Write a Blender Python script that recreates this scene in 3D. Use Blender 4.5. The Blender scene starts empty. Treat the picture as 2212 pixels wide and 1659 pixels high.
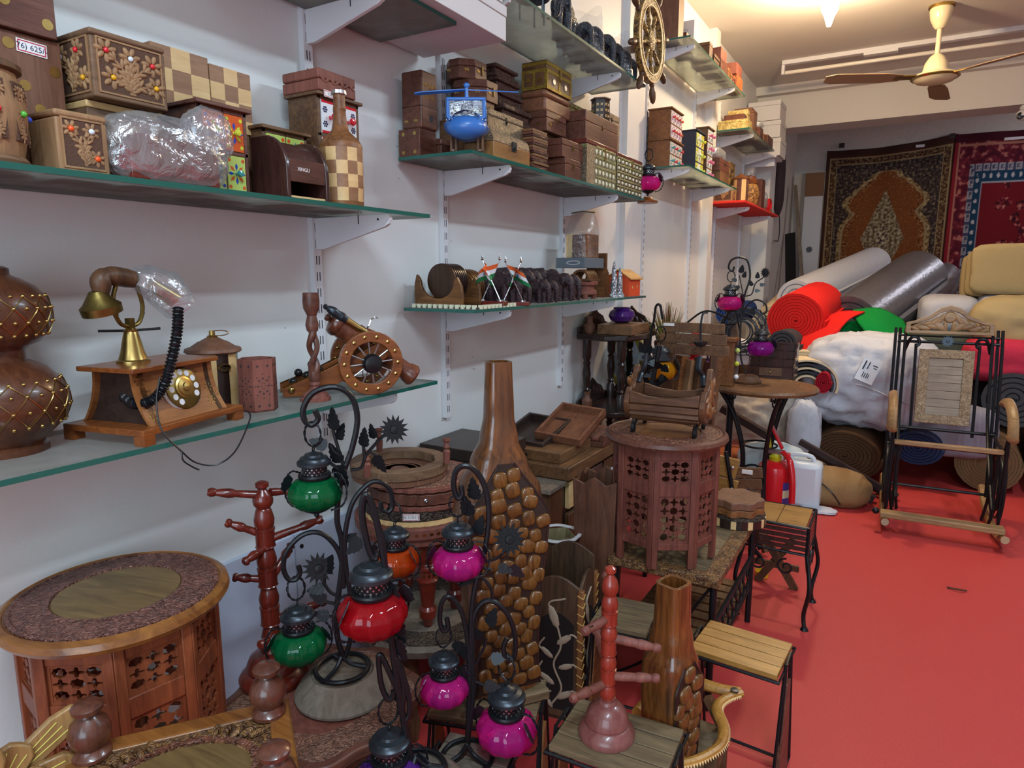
import bpy, bmesh, math, random
from mathutils import Vector, Matrix, noise
sc = bpy.context.scene
col = sc.collection
R_ = math.radians
PI = math.pi
V = Vector
# ---------------------------------------------------------------- camera
CAM = V((1.45, 0, 1.35)); FPX = 1440.0; PITCH = R_(9.4); YAW = R_(30.2)
cd = bpy.data.cameras.new('camera'); cam = bpy.data.objects.new('camera', cd); col.objects.link(cam)
cd.sensor_width = 36; cd.lens = 36 * FPX / 2212; cd.clip_start = .02
cam.location = CAM; cam.rotation_euler = (PI/2 - PITCH, 0, YAW); sc.camera = cam
# ---------------------------------------------------------------- exposure and light
sc.view_settings.view_transform = 'Standard'; sc.view_settings.look = 'None'
sc.view_settings.gamma = 1; sc.view_settings.use_curve_mapping = False
sc.view_settings.exposure = 0.5
wd = bpy.data.worlds.new('world'); sc.world = wd; wd.use_nodes = True
wd.node_tree.nodes['Background'].inputs[0].default_value = (.78, .84, 1, 1)
wd.node_tree.nodes['Background'].inputs[1].default_value = .25
def light(name, kind, loc, energy, colr, rot=(0, 0, 0), size=.1, sy=None):
    l = bpy.data.lights.new(name, kind); l.energy = energy; l.color = colr
    if kind == 'AREA':
        l.size = size
        if sy: l.shape = 'RECTANGLE'; l.size_y = sy
    else: l.shadow_soft_size = size
    o = bpy.data.objects.new(name, l); o.location = loc; o.rotation_euler = rot; col.objects.link(o); return o
COOL = (.66, .86, 1.0); WARM = (1.0, .77, .50)
# two ceiling tube lights over the aisle, the shop front behind the camera, the warm bulb ahead
light('tube_light', 'AREA', (1.9, -.4, 3.05), 50, COOL, (0, R_(12), 0), .12, 1.2)
light('tube_light', 'AREA', (2.6, 2.9, 3.05), 34, COOL, (0, R_(20), 0), .12, 1.2)
light('shop_front_daylight', 'AREA', (2.2, -2.7, 1.7), 72, (.66, .85, 1.0), (R_(90), 0, 0), 2.6, 2.2)
light('rear_fill_light', 'AREA', (3.6, 8.7, 3.1), 14, (.9, .92, 1.0), (0, R_(20), 0), .12, 1.2)  # unseen fill light added to lift the dark back wall of the rear room
light('warm_bulb_light', 'POINT', (.90, 4.95, 2.98), 155, WARM, size=.06)
# ---------------------------------------------------------------- pixel of the photograph -> point of the place
_R = V((math.cos(YAW), math.sin(YAW), 0)); _F = V((-math.sin(YAW), math.cos(YAW), 0)); _Z = V((0, 0, 1))
_FW = _F*math.cos(PITCH) - _Z*math.sin(PITCH); _U = _Z*math.cos(PITCH) + _F*math.sin(PITCH)
def _ray(x, y): return _R*(x-1106) + _U*(829.5-y) + _FW*FPX
def AX(x, y, X): r = _ray(x, y); return CAM + r*((X-CAM.x)/r.x)
def AY(x, y, Y): r = _ray(x, y); return CAM + r*((Y-CAM.y)/r.y)
def AZ(x, y, Z): r = _ray(x, y); return CAM + r*((Z-CAM.z)/r.z)
def BX(xc, xr, xl, yt, yb, X):
    """box seen from its near vertical edge xc: front face at X between pixel columns xc..xr, end face back to column xl"""
    a = AX(xc, (yt+yb)/2, X); b = AX(xr, (yt+yb)/2, X); y0 = a.y
    x0 = AY(xl, (yt+yb)/2, y0).x; return [x0, y0, AX(xc, yb, X).z, X, b.y, AX(xc, yt, X).z]
# ---------------------------------------------------------------- mesh builder
class MB:
    def __init__(s): s.v = []; s.f = []; s.mi = []; s.M = Matrix.Identity(4)
    def add(s, vs, fs, m=0):
        n = len(s.v); M = s.M
        s.v += [M @ V(p) for p in vs]; s.f += [[i+n for i in f] for f in fs]; s.mi += [m]*len(fs); return s
    def box(s, x0, y0, z0, x1, y1, z1, m=0):
        return s.add([(x0,y0,z0),(x1,y0,z0),(x1,y1,z0),(x0,y1,z0),(x0,y0,z1),(x1,y0,z1),(x1,y1,z1),(x0,y1,z1)],
                     [(3,2,1,0),(4,5,6,7),(0,1,5,4),(1,2,6,5),(2,3,7,6),(3,0,4,7)], m)
    def cb(s, c, d, m=0): return s.box(c[0]-d[0]/2, c[1]-d[1]/2, c[2]-d[2]/2, c[0]+d[0]/2, c[1]+d[1]/2, c[2]+d[2]/2, m)
    def cyl(s, p0, p1, r0, r1=None, n=12, m=0):
        if r1 is None: r1 = r0
        p0 = V(p0); p1 = V(p1); d = (p1-p0).normalized(); a = d.orthogonal().normalized(); b = d.cross(a)
        vs = [p0+(a*math.cos(t)+b*math.sin(t))*r0 for t in [2*PI*i/n for i in range(n)]] + [p1+(a*math.cos(t)+b*math.sin(t))*r1 for t in [2*PI*i/n for i in range(n)]]
        return s.add(vs, [(i,(i+1)%n,n+(i+1)%n,n+i) for i in range(n)] + [list(range(n))[::-1], list(range(n, 2*n))], m)
    def bar(s, p0, p1, w, h, m=0, up=(0,0,1)):
        p0 = V(p0); p1 = V(p1); d = (p1-p0).normalized(); a = d.cross(V(up))
        if a.length < 1e-4: a = d.cross(V((1,0,0)))
        a.normalize(); b = a.cross(d)
        vs = [p+a*sx*w/2+b*sy*h/2 for p in (p0,p1) for sx,sy in ((-1,-1),(1,-1),(1,1),(-1,1))]
        return s.add(vs, [(0,1,2,3),(7,6,5,4),(0,4,5,1),(1,5,6,2),(2,6,7,3),(3,7,4,0)], m)
    def tube(s, pts, r, n=6, m=0, closed=False, flat=1.0):
        P = [V(p) for p in pts]; k = len(P); rs = r if isinstance(r, (list, tuple)) else [r]*k
        nrm = None; vs = []
        for i in range(k):
            if closed: t = P[(i+1)%k]-P[i-1]
            else: t = P[min(i+1,k-1)]-P[max(i-1,0)]
            t.normalize()
            if nrm is None: nrm = t.orthogonal().normalized()
            else:
                nrm = nrm - t*nrm.dot(t)
                nrm = nrm.normalized() if nrm.length > 1e-6 else t.orthogonal().normalized()
            b = t.cross(nrm)
            vs += [P[i]+(nrm*math.cos(2*PI*j/n)+b*math.sin(2*PI*j/n)*flat)*rs[i] for j in range(n)]
        fs = [(i*n+j, i*n+(j+1)%n, ((i+1)%k)*n+(j+1)%n, ((i+1)%k)*n+j) for i in range(k if closed else k-1) for j in range(n)]
        if not closed: fs += [list(range(n))[::-1], [(k-1)*n+j for j in range(n)]]
        return s.add(vs, fs, m)
    def lathe(s, prof, n=24, m=0, c=(0,0,0), sx=1, sy=1, rib=None):
        vs = []
        for r, z in prof:
            for i in range(n):
                t = 2*PI*i/n; q = r*(1+rib(t, z) if rib else 1)
                vs.append((c[0]+q*math.cos(t)*sx, c[1]+q*math.sin(t)*sy, c[2]+z))
        k = len(prof)
        fs = [(i*n+j, i*n+(j+1)%n, (i+1)*n+(j+1)%n, (i+1)*n+j) for i in range(k-1) for j in range(n)]
        if prof[0][0] > 1e-6: fs.append(list(range(n))[::-1])
        if prof[-1][0] > 1e-6: fs.append([(k-1)*n+j for j in range(n)])
        return s.add(vs, fs, m)
    def prism(s, poly, z0, z1, m=0):
        n = len(poly)
        return s.add([(x,y,z0) for x,y in poly]+[(x,y,z1) for x,y in poly],
                     [list(range(n))[::-1], list(range(n,2*n))]+[(i,(i+1)%n,n+(i+1)%n,n+i) for i in range(n)], m)
    def ring(s, outer, inner, z0, z1, m=0):
        n = len(outer)
        vs = [(x,y,z) for z in (z0,z1) for P in (outer,inner) for x,y in P]
        fs = []
        for i in range(n):
            j = (i+1)%n
            fs += [(2*n+i,2*n+j,3*n+j,3*n+i),(j,i,n+i,n+j),(i,j,2*n+j,2*n+i),(n+j,n+i,3*n+i,3*n+j)]
        return s.add(vs, fs, m)
    def ell(s, c, r, nu=12, nv=8, m=0, rot=None):
        if not isinstance(r, (tuple, list)): r = (r, r, r)
        vs = []
        for i in range(1, nv):
            a = PI*i/nv
            for j in range(nu):
                b = 2*PI*j/nu; vs.append(V((r[0]*math.sin(a)*math.cos(b), r[1]*math.sin(a)*math.sin(b), r[2]*math.cos(a))))
        vs += [V((0,0,r[2])), V((0,0,-r[2]))]
        if rot is not None: vs = [rot @ p for p in vs]
        vs = [p+V(c) for p in vs]; T = (nv-1)*nu
        fs = [(i*nu+j,(i+1)*nu+j,(i+1)*nu+(j+1)%nu,i*nu+(j+1)%nu) for i in range(nv-2) for j in range(nu)]
        fs += [(T,j,(j+1)%nu) for j in range(nu)] + [(T+1,(nv-2)*nu+(j+1)%nu,(nv-2)*nu+j) for j in range(nu)]
        return s.add(vs, fs, m)
    def grid(s, fn, nu, nv, m=0, closeu=False):
        vs = [fn(i/nu, j/nv) for j in range(nv+1) for i in range(nu+(0 if closeu else 1))]
        w = nu if closeu else nu+1
        return s.add(vs, [(j*w+i, j*w+(i+1)%w, (j+1)*w+(i+1)%w, (j+1)*w+i) for j in range(nv) for i in range(nu)], m)
    def text(s, body, size, m=0, depth=.0004, align='CENTER'):
        cu = bpy.data.curves.new('lettering', 'FONT'); cu.body = body; cu.size = size; cu.align_x = align; cu.extrude = depth; cu.resolution_u = 2
        o = bpy.data.objects.new('lettering', cu); col.objects.link(o)
        dg = bpy.context.evaluated_depsgraph_get(); me = bpy.data.meshes.new_from_object(o.evaluated_get(dg))
        s.add([tuple(v.co) for v in me.vertices], [list(p.vertices) for p in me.polygons], m)
        bpy.data.objects.remove(o); bpy.data.curves.remove(cu); bpy.data.meshes.remove(me); return s
    def at(s, o=(0,0,0), x=(1,0,0), y=(0,1,0)):
        x = V(x).normalized(); y = V(y); z = x.cross(y).normalized(); y = z.cross(x)
        s.M = Matrix(((x.x,y.x,z.x,o[0]),(x.y,y.y,z.y,o[1]),(x.z,y.z,z.z,o[2]),(0,0,0,1))); return s
    def fx(s, o): return s.at(o, (0,1,0), (0,0,1))      # a face that looks into the room (+X)
    def fy(s, o): return s.at(o, (1,0,0), (0,0,1))      # a face that looks to the front (-Y)
    def world(s): s.M = Matrix.Identity(4); return s
WM = {}
def _link(name, mb, mats, M, smooth=.6, bev=0, seg=2):
    me = bpy.data.meshes.new(name); I = M.inverted()
    me.from_pydata([tuple(I @ p) for p in mb.v], [], mb.f)
    mats = mats if isinstance(mats, (list, tuple)) else [mats]
    for m in mats: me.materials.append(m)
    me.polygons.foreach_set('material_index', mb.mi)
    bm = bmesh.new(); bm.from_mesh(me); bmesh.ops.recalc_face_normals(bm, faces=bm.faces); bm.to_mesh(me); bm.free()
    if smooth: me.shade_smooth(); me.set_sharp_from_angle(angle=smooth)
    o = bpy.data.objects.new(name, me); col.objects.link(o)
    if bev:
        b = o.modifiers.new('bevel', 'BEVEL'); b.width = bev; b.segments = seg; b.limit_method = 'ANGLE'; b.angle_limit = .7; b.harden_normals = False
    return o
def tag(o, label, cat, group=None, kind=None):
    if label: o['label'] = label
    if cat: o['category'] = cat
    if group: o['group'] = group
    if kind: o['kind'] = kind
    return o
def T(name, label, cat, loc=(0,0,0), rz=0, group=None):
    o = bpy.data.objects.new(name, None); col.objects.link(o); o.empty_display_size = .05
    o.location = loc; o.rotation_euler = (0,0,rz); WM[o.name] = Matrix.Translation(V(loc)) @ Matrix.Rotation(rz, 4, 'Z')
    return tag(o, label, cat, group)
def P(name, mb, mats, parent, bev=0, smooth=.6, label=None, local=False, kind=None):
    """a part; mb holds place coordinates unless local"""
    M = WM[parent.name]
    o = _link(name, mb, mats, Matrix.Identity(4) if local else M, smooth, bev); o.parent = parent; WM[o.name] = M
    if label: o['label'] = label
    if kind: o['kind'] = kind
    return o
def S(name, mb, mats, label, cat, group=None, bev=0, smooth=.6, kind=None, loc=None):
    """a thing that is one mesh"""
    if loc is None:
        xs = [p.x for p in mb.v]; ys = [p.y for p in mb.v]; zs = [p.z for p in mb.v]
        loc = V(((min(xs)+max(xs))/2, (min(ys)+max(ys))/2, min(zs)))
    M = Matrix.Translation(V(loc)); o = _link(name, mb, mats, M, smooth, bev); o.location = loc; WM[o.name] = M
    return tag(o, label, cat, group, kind)
def ST(name, mb, mats, bev=0, smooth=.6): return S(name, mb, mats, None, None, kind='structure', bev=bev, smooth=smooth)
def dup(root, label, loc, rz=None, group=None, scale=None):
    """copy a thing with its parts and sub-parts"""
    def cp(o, par):
        c = o.copy(); col.objects.link(c)
        if par is not None: c.parent = par
        for ch in [x for x in bpy.data.objects if x.parent == o]: cp(ch, c)
        return c
    r = cp(root, None); r.location = loc
    if rz is not None: r.rotation_euler = (0,0,rz)
    if scale: r.scale = (scale,)*3 if not isinstance(scale, (tuple, list)) else scale
    r['label'] = label
    if group: r['group'] = group
    WM[r.name] = Matrix.Translation(V(loc)) @ Matrix.Rotation(r.rotation_euler.z, 4, 'Z')
    return r
# ---------------------------------------------------------------- materials
def hx(h):
    h = h.lstrip('#'); f = lambda u: u/12.92 if u <= .04045 else ((u+.055)/1.055)**2.4
    return tuple(f(int(h[i:i+2], 16)/255) for i in (0,2,4)) + (1,)
def nmat(name):
    m = bpy.data.materials.new(name); m.use_nodes = True; nt = m.node_tree
    return m, nt, nt.nodes, nt.links, nt.nodes['Principled BSDF']
def plain(name, c, rough=.5, metal=0, spec=.5, coat=0, bump=0, bs=60, var=0, trans=0, ior=1.45, emit=None, es=1):
    m, nt, N, L, b = nmat(name); c = hx(c) if isinstance(c, str) else c
    b.inputs['Base Color'].default_value = c; b.inputs['Roughness'].default_value = rough; b.inputs['Metallic'].default_value = metal
    b.inputs['Specular IOR Level'].default_value = spec; b.inputs['Coat Weight'].default_value = coat; b.inputs['Coat Roughness'].default_value = .1
    b.inputs['Transmission Weight'].default_value = trans; b.inputs['IOR'].default_value = ior
    if emit: b.inputs['Emission Color'].default_value = hx(emit); b.inputs['Emission Strength'].default_value = es
    if bump or var:
        tc = N.new('ShaderNodeTexCoord'); nz = N.new('ShaderNodeTexNoise'); nz.inputs['Scale'].default_value = bs; nz.inputs['Detail'].default_value = 5
        L.new(tc.outputs['Object'], nz.inputs['Vector'])
        if bump:
            bp = N.new('ShaderNodeBump'); bp.inputs['Strength'].default_value = bump; bp.inputs['Distance'].default_value = .004
            L.new(nz.outputs['Fac'], bp.inputs['Height']); L.new(bp.outputs['Normal'], b.inputs['Normal'])
        if var:
            r = N.new('ShaderNodeValToRGB'); r.color_ramp.elements[0].position = .3; r.color_ramp.elements[1].position = .7
            r.color_ramp.elements[0].color = tuple(x*(1-var) for x in c[:3])+(1,); r.color_ramp.elements[1].color = tuple(min(1, x*(1+var)) for x in c[:3])+(1,)
            L.new(nz.outputs['Fac'], r.inputs['Fac']); L.new(r.outputs['Color'], b.inputs['Base Color'])
    return m
def wood(name, a, c, scale=9, rough=.42, axis=2, bump=.25, coat=0, stretch=.12, dist=1.2, spec=.4):
    """streaky wood grain along the given axis"""
    m, nt, N, L, b = nmat(name)
    tc = N.new('ShaderNodeTexCoord'); mp = N.new('ShaderNodeMapping'); L.new(tc.outputs['Object'], mp.inputs['Vector'])
    sv = [1,1,1]; sv[axis] = stretch; mp.inputs['Scale'].default_value = sv
    nz = N.new('ShaderNodeTexNoise'); nz.inputs['Scale'].default_value = scale*6; nz.inputs['Detail'].default_value = 7; nz.inputs['Roughness'].default_value = .65; nz.inputs['Distortion'].default_value = dist
    L.new(mp.outputs['Vector'], nz.inputs['Vector'])
    n2 = N.new('ShaderNodeTexNoise'); n2.inputs['Scale'].default_value = scale*.7; n2.inputs['Detail'].default_value = 3; L.new(tc.outputs['Object'], n2.inputs['Vector'])
    mx = N.new('ShaderNodeMath'); mx.operation = 'MULTIPLY_ADD'; mx.inputs[1].default_value = .65
    m2 = N.new('ShaderNodeMath'); m2.operation = 'MULTIPLY'; m2.inputs[1].default_value = .35; L.new(n2.outputs['Fac'], m2.inputs[0])
    L.new(nz.outputs['Fac'], mx.inputs[0]); L.new(m2.outputs[0], mx.inputs[2])
    r = N.new('ShaderNodeValToRGB'); r.color_ramp.elements[0].position = .36; r.color_ramp.elements[1].position = .64
    r.color_ramp.elements[0].color = hx(a); r.color_ramp.elements[1].color = hx(c)
    L.new(mx.outputs[0], r.inputs['Fac']); L.new(r.outputs['Color'], b.inputs['Base Color'])
    b.inputs['Roughness'].default_value = rough; b.inputs['Coat Weight'].default_value = coat; b.inputs['Coat Roughness'].default_value = .12; b.inputs['Specular IOR Level'].default_value = spec
    bp = N.new('ShaderNodeBump'); bp.inputs['Strength'].default_value = bump; bp.inputs['Distance'].default_value = .002
    L.new(nz.outputs['Fac'], bp.inputs['Height']); L.new(bp.outputs['Normal'], b.inputs['Normal'])
    return m
def carved(name, a, c, scale=70, rough=.5, strength=.9, dist=.006, metal=0):
    """dense cut ornament: relief in the normal, tone from the wood itself"""
    m, nt, N, L, b = nmat(name)
    tc = N.new('ShaderNodeTexCoord')
    nz = N.new('ShaderNodeTexNoise'); nz.inputs['Scale'].default_value = scale*.35; nz.inputs['Detail'].default_value = 2; L.new(tc.outputs['Object'], nz.inputs['Vector'])
    mxv = N.new('ShaderNodeMixRGB'); mxv.inputs['Fac'].default_value = .06; L.new(tc.outputs['Object'], mxv.inputs[1]); L.new(nz.outputs['Color'], mxv.inputs[2])
    vo = N.new('ShaderNodeTexVoronoi'); vo.feature = 'SMOOTH_F1'; vo.inputs['Scale'].default_value = scale; vo.inputs['Smoothness'].default_value = .2
    L.new(mxv.outputs[0], vo.inputs['Vector'])
    bp = N.new('ShaderNodeBump'); bp.inputs['Strength'].default_value = strength; bp.inputs['Distance'].default_value = dist; bp.invert = True
    L.new(vo.outputs['Distance'], bp.inputs['Height']); L.new(bp.outputs['Normal'], b.inputs['Normal'])
    r = N.new('ShaderNodeValToRGB'); r.color_ramp.elements[0].position = .3; r.color_ramp.elements[1].position = .7
    r.color_ramp.elements[0].color = hx(a); r.color_ramp.elements[1].color = hx(c)
    vc = N.new('ShaderNodeTexVoronoi'); vc.inputs['Scale'].default_value = scale; L.new(mxv.outputs[0], vc.inputs['Vector'])
    sp = N.new('ShaderNodeSeparateColor'); L.new(vc.outputs['Color'], sp.inputs[0])
    L.new(sp.outputs[0], r.inputs['Fac']); L.new(r.outputs['Color'], b.inputs['Base Color'])
    b.inputs['Roughness'].default_value = rough; b.inputs['Metallic'].default_value = metal
    return m
def film(name, tint='#f4f6f8', fac=.25, bs=40, glossy=.22, milk=.1):
    """clear crinkled plastic film"""
    m, nt, N, L, b = nmat(name); N.remove(b); out = N['Material Output']
    tr = N.new('ShaderNodeBsdfTransparent'); tr.inputs[0].default_value = hx(tint)
    gl = N.new('ShaderNodeBsdfGlossy'); gl.inputs['Roughness'].default_value = .12
    df = N.new('ShaderNodeBsdfDiffuse'); df.inputs[0].default_value = hx(tint)
    tc = N.new('ShaderNodeTexCoord'); nz = N.new('ShaderNodeTexNoise'); nz.inputs['Scale'].default_value = bs; nz.inputs['Detail'].default_value = 4; nz.inputs['Distortion'].default_value = 1.5
    L.new(tc.outputs['Object'], nz.inputs['Vector']); bp = N.new('ShaderNodeBump'); bp.inputs['Strength'].default_value = .7; bp.inputs['Distance'].default_value = .01
    L.new(nz.outputs['Fac'], bp.inputs['Height'])
    for q in (gl, df): L.new(bp.outputs['Normal'], q.inputs['Normal'])
    a = N.new('ShaderNodeMixShader'); a.inputs[0].default_value = milk; L.new(tr.outputs[0], a.inputs[1]); L.new(df.outputs[0], a.inputs[2])
    c = N.new('ShaderNodeMixShader'); c.inputs[0].default_value = glossy; L.new(a.outputs[0], c.inputs[1]); L.new(gl.outputs[0], c.inputs[2])
    L.new(c.outputs[0], out.inputs[0]); return m
def tinted(name, c, fac=.38, rough=.05):
    """coloured blown glass"""
    m, nt, N, L, b = nmat(name); out = N['Material Output']
    b.inputs['Base Color'].default_value = hx(c); b.inputs['Roughness'].default_value = rough; b.inputs['Specular IOR Level'].default_value = .8
    tr = N.new('ShaderNodeBsdfTransparent'); k = hx(c); tr.inputs[0].default_value = tuple(min(1, x*1.5+.05) for x in k[:3])+(1,)
    a = N.new('ShaderNodeMixShader'); a.inputs[0].default_value = fac; L.new(tr.outputs[0], a.inputs[1]); L.new(b.outputs[0], a.inputs[2]); L.new(a.outputs[0], out.inputs[0]); return m
def attrmat(name, rough=.9, bump=.4, bs=300):
    """pattern woven or painted on the thing, kept as a colour attribute"""
    m, nt, N, L, b = nmat(name); at = N.new('ShaderNodeAttribute'); at.attribute_name = 'Col'
    tc = N.new('ShaderNodeTexCoord'); nz = N.new('ShaderNodeTexNoise'); nz.inputs['Scale'].default_value = bs; L.new(tc.outputs['Object'], nz.inputs['Vector'])
    bp = N.new('ShaderNodeBump'); bp.inputs['Strength'].default_value = bump; bp.inputs['Distance'].default_value = .003; L.new(nz.outputs['Fac'], bp.inputs['Height']); L.new(bp.outputs['Normal'], b.inputs['Normal'])
    L.new(at.outputs['Color'], b.inputs['Base Color']); b.inputs['Roughness'].default_value = rough; b.inputs['Specular IOR Level'].default_value = .2; return m
def rect(x0, y0, x1, y1): return [(x0,y0),(x1,y0),(x1,y1),(x0,y1)]
def circ(r, n=20, cx=0, cy=0, ph=0, sy=1): return [(cx+r*math.cos(ph+2*PI*i/n), cy+r*sy*math.sin(ph+2*PI*i/n)) for i in range(n)]
def star(ro, ri, n, cx=0, cy=0, ph=0): return [(cx+(ro if i%2==0 else ri)*math.cos(ph+PI*i/n), cy+(ro if i%2==0 else ri)*math.sin(ph+PI*i/n)) for i in range(2*n)]
def cr(pts, k=6, closed=False):
    """smooth curve through the points"""
    P_ = [V(p) for p in pts]; n = len(P_); out = []
    for i in range(n if closed else n-1):
        a = P_[i-1] if (closed or i > 0) else P_[0]*2-P_[1]; b = P_[i]; c = P_[(i+1)%n]; d = P_[(i+2)%n] if (closed or i < n-2) else P_[-1]*2-P_[-2]
        for j in range(k):
            t = j/k; out.append(.5*((2*b)+(c-a)*t+(2*a-5*b+4*c-d)*t*t+(3*b-a-3*c+d)*t**3))
    if not closed: out.append(P_[-1])
    return out
# ================================================================ materials of the place
M = {}
def wallpaint():
    m, nt, N, L, b = nmat('wall_paint'); tc = N.new('ShaderNodeTexCoord')
    nz = N.new('ShaderNodeTexNoise'); nz.inputs['Scale'].default_value = 1.6; nz.inputs['Detail'].default_value = 4; L.new(tc.outputs['Object'], nz.inputs['Vector'])
    r = N.new('ShaderNodeValToRGB'); r.color_ramp.elements[0].position = .35; r.color_ramp.elements[1].position = .65; r.color_ramp.elements[0].color = hx('#d3d2d0'); r.color_ramp.elements[1].color = hx('#dcdbd9')
    L.new(nz.outputs['Fac'], r.inputs['Fac'])
    # small scuffs and specks of dirt
    n2 = N.new('ShaderNodeTexNoise'); n2.inputs['Scale'].default_value = 14; n2.inputs['Detail'].default_value = 8; n2.inputs['Distortion'].default_value = 2.5; L.new(tc.outputs['Object'], n2.inputs['Vector'])
    r2 = N.new('ShaderNodeValToRGB'); r2.color_ramp.elements[0].position = .74; r2.color_ramp.elements[1].position = .78; L.new(n2.outputs['Fac'], r2.inputs['Fac'])
    mx = N.new('ShaderNodeMixRGB'); mx.inputs[2].default_value = hx('#6d645c'); L.new(r2.outputs['Color'], mx.inputs[0]); L.new(r.outputs['Color'], mx.inputs[1]); L.new(mx.outputs[0], b.inputs['Base Color'])
    n3 = N.new('ShaderNodeTexNoise'); n3.inputs['Scale'].default_value = 90; L.new(tc.outputs['Object'], n3.inputs['Vector'])
    bp = N.new('ShaderNodeBump'); bp.inputs['Strength'].default_value = .12; bp.inputs['Distance'].default_value = .003; L.new(n3.outputs['Fac'], bp.inputs['Height']); L.new(bp.outputs['Normal'], b.inputs['Normal'])
    b.inputs['Roughness'].default_value = .45; return m
M['wall'] = wallpaint()
M['ceil'] = plain('ceiling_paint', '#d2cdc6', .8, bump=.1, bs=40)
M['floor'] = plain('red_floor_felt', '#b73a37', .5, spec=.4, bump=.25, bs=180, var=.06)
M['white'] = plain('white_enamel', '#d5d3d6', .4)
M['slot'] = plain('dark_slot', '#2a2a2e', .8)
M['bolt'] = plain('black_bolt', '#151515', .5)
def glass_sheet():
    m, nt, N, L, b = nmat('dusty_glass'); out = N['Material Output']; N.remove(b); tc = N.new('ShaderNodeTexCoord')
    tr = N.new('ShaderNodeBsdfTransparent'); tr.inputs[0].default_value = hx('#dde6e2')
    d0 = N.new('ShaderNodeBsdfDiffuse'); d0.inputs[0].default_value = hx('#c0c2bd'); t0 = N.new('ShaderNodeBsdfTranslucent'); t0.inputs[0].default_value = hx('#d6dbd4')
    df = N.new('ShaderNodeMixShader'); df.inputs[0].default_value = .55; L.new(d0.outputs[0], df.inputs[1]); L.new(t0.outputs[0], df.inputs[2])
    gl = N.new('ShaderNodeBsdfGlossy'); gl.inputs['Roughness'].default_value = .08
    nz = N.new('ShaderNodeTexNoise'); nz.inputs['Scale'].default_value = 7; nz.inputs['Detail'].default_value = 6; nz.inputs['Distortion'].default_value = 1; L.new(tc.outputs['Object'], nz.inputs['Vector'])
    mr = N.new('ShaderNodeMapRange'); mr.inputs[1].default_value = .3; mr.inputs[2].default_value = .7; mr.inputs[3].default_value = .38; mr.inputs[4].default_value = .64; L.new(nz.outputs['Fac'], mr.inputs[0])
    a = N.new('ShaderNodeMixShader'); L.new(mr.outputs[0], a.inputs[0]); L.new(tr.outputs[0], a.inputs[1]); L.new(df.outputs[0], a.inputs[2])
    c = N.new('ShaderNodeMixShader'); c.inputs[0].default_value = .08; L.new(a.outputs[0], c.inputs[1]); L.new(gl.outputs[0], c.inputs[2]); L.new(c.outputs[0], out.inputs[0]); return m
M['glass'] = glass_sheet()
M['gedge'] = plain('green_glass_edge', '#1d5a4f', .12, spec=.8)
# ================================================================ the setting
CZ = 3.2; YB = 7.5; YR = 9.8
ST('wall_left', MB().box(-.12, -3, 0, 0, 7.85, CZ), M['wall'])
ST('floor', MB().box(-.12, -3, -.1, 5.2, YR+.1, 0), M['floor'])
ST('ceiling', MB().box(-.12, -3, CZ, 5.2, YR+.1, CZ+.1), M['ceil'])
ST('wall_right', MB().box(5.1, -3, 0, 5.2, YR, CZ), M['wall'])
mb = MB(); mb.box(-.12, -3.1, 0, .7, -3, CZ).box(3.7, -3.1, 0, 5.2, -3, CZ).box(.7, -3.1, 2.95, 3.7, -3, CZ); ST('wall_front', mb, M['wall'])
ST('trim_1', MB().box(0, 3.72, 0, .035, 4.0, CZ), M['wall'])             # flat pier between the second and third bays
ST('trim_2', MB().box(0, 5.5, 0, .06, 5.62, CZ), M['wall'])
ST('trim_3', MB().box(0, 7.55, 0, .16, 7.85, 2.78), M['wall'])
mb = MB(); mb.box(-.12, YB, 2.80, 5.1, 7.85, CZ).box(0, YB-.10, 3.12, 5.1, YB, CZ); ST('trim_4', mb, M['ceil'])
M['rear'] = plain('rear_room_paint', '#c2bcb6', .8, bump=.1, bs=30, var=.05)
ST('wall_back', MB().box(-.12, YR, 0, 5.2, YR+.1, CZ), M['rear'])
ST('wall_rear_left', MB().box(-.12, 7.85, 0, .08, YR, CZ), M['rear'])
# ceiling joint line and cable trunking
ST('trim_5', MB().box(.3, 4.62, CZ-.006, 5.1, 4.65, CZ), M['ceil'])
ST('trim_6', MB().box(1.2, YR-.03, 2.86, 5.0, YR, 2.89), M['white'])
# white melamine boards along the foot of the wall
M['board'] = plain('pale_board', '#b9bfd0', .35)
mb = MB(); mb.box(0, .95, 0, .018, 1.235, .62).box(0, 1.24, 0, .018, 1.75, .62); ST('baseboard_left', mb, [M['board']])
mb = MB()
for y in (1.22, 1.26): mb.cyl((.018, y, .58), (.021, y, .58), .006, n=10)
ST('baseboard_screws', mb, M['bolt'])
# ================================================================ wall standards, brackets, glass shelves
def standard(y, z0, z1, label):
    t = T('shelf_standard', label, 'shelf upright', (0, y, z0), 0, 'slotted shelf uprights')
    mb = MB(); mb.box(0, y-.015, z0, .018, y+.015, z1); P('channel', mb, M['white'], t)
    mb = MB(); z = z0+.02
    while z < z1-.03:
        for dy in (-.007, .003): mb.box(.0178, y+dy, z, .0184, y+dy+.003, z+.024)
        z += .045
    P('slots', mb, M['slot'], t, kind='stuff')
def bracket(y, z, d, label):
    t = T('shelf_bracket', label, 'shelf bracket', (.018, y, z), 0, 'tapered white shelf brackets')
    mb = MB().at((.018, y-.006, z), (1,0,0), (0,0,1)); mb.prism([(0,0),(0,-.085),(.03,-.085),(d-.02,-.032),(d-.005,-.024),(d,-.012),(d-.004,0)], -.012, 0); P('arm', mb, M['white'], t, bev=.001)
    mb = MB(); mb.box(d*.66, y-.0065, z-.022, d*.66+.003, y-.0055, z+.004); P('bolt', mb, M['bolt'], t); mb = MB().cyl((d*.92, y-.0075, z-.012), (d*.92, y-.004, z-.012), .003, n=8); P('rivet', mb, M['bolt'], t)
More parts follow.
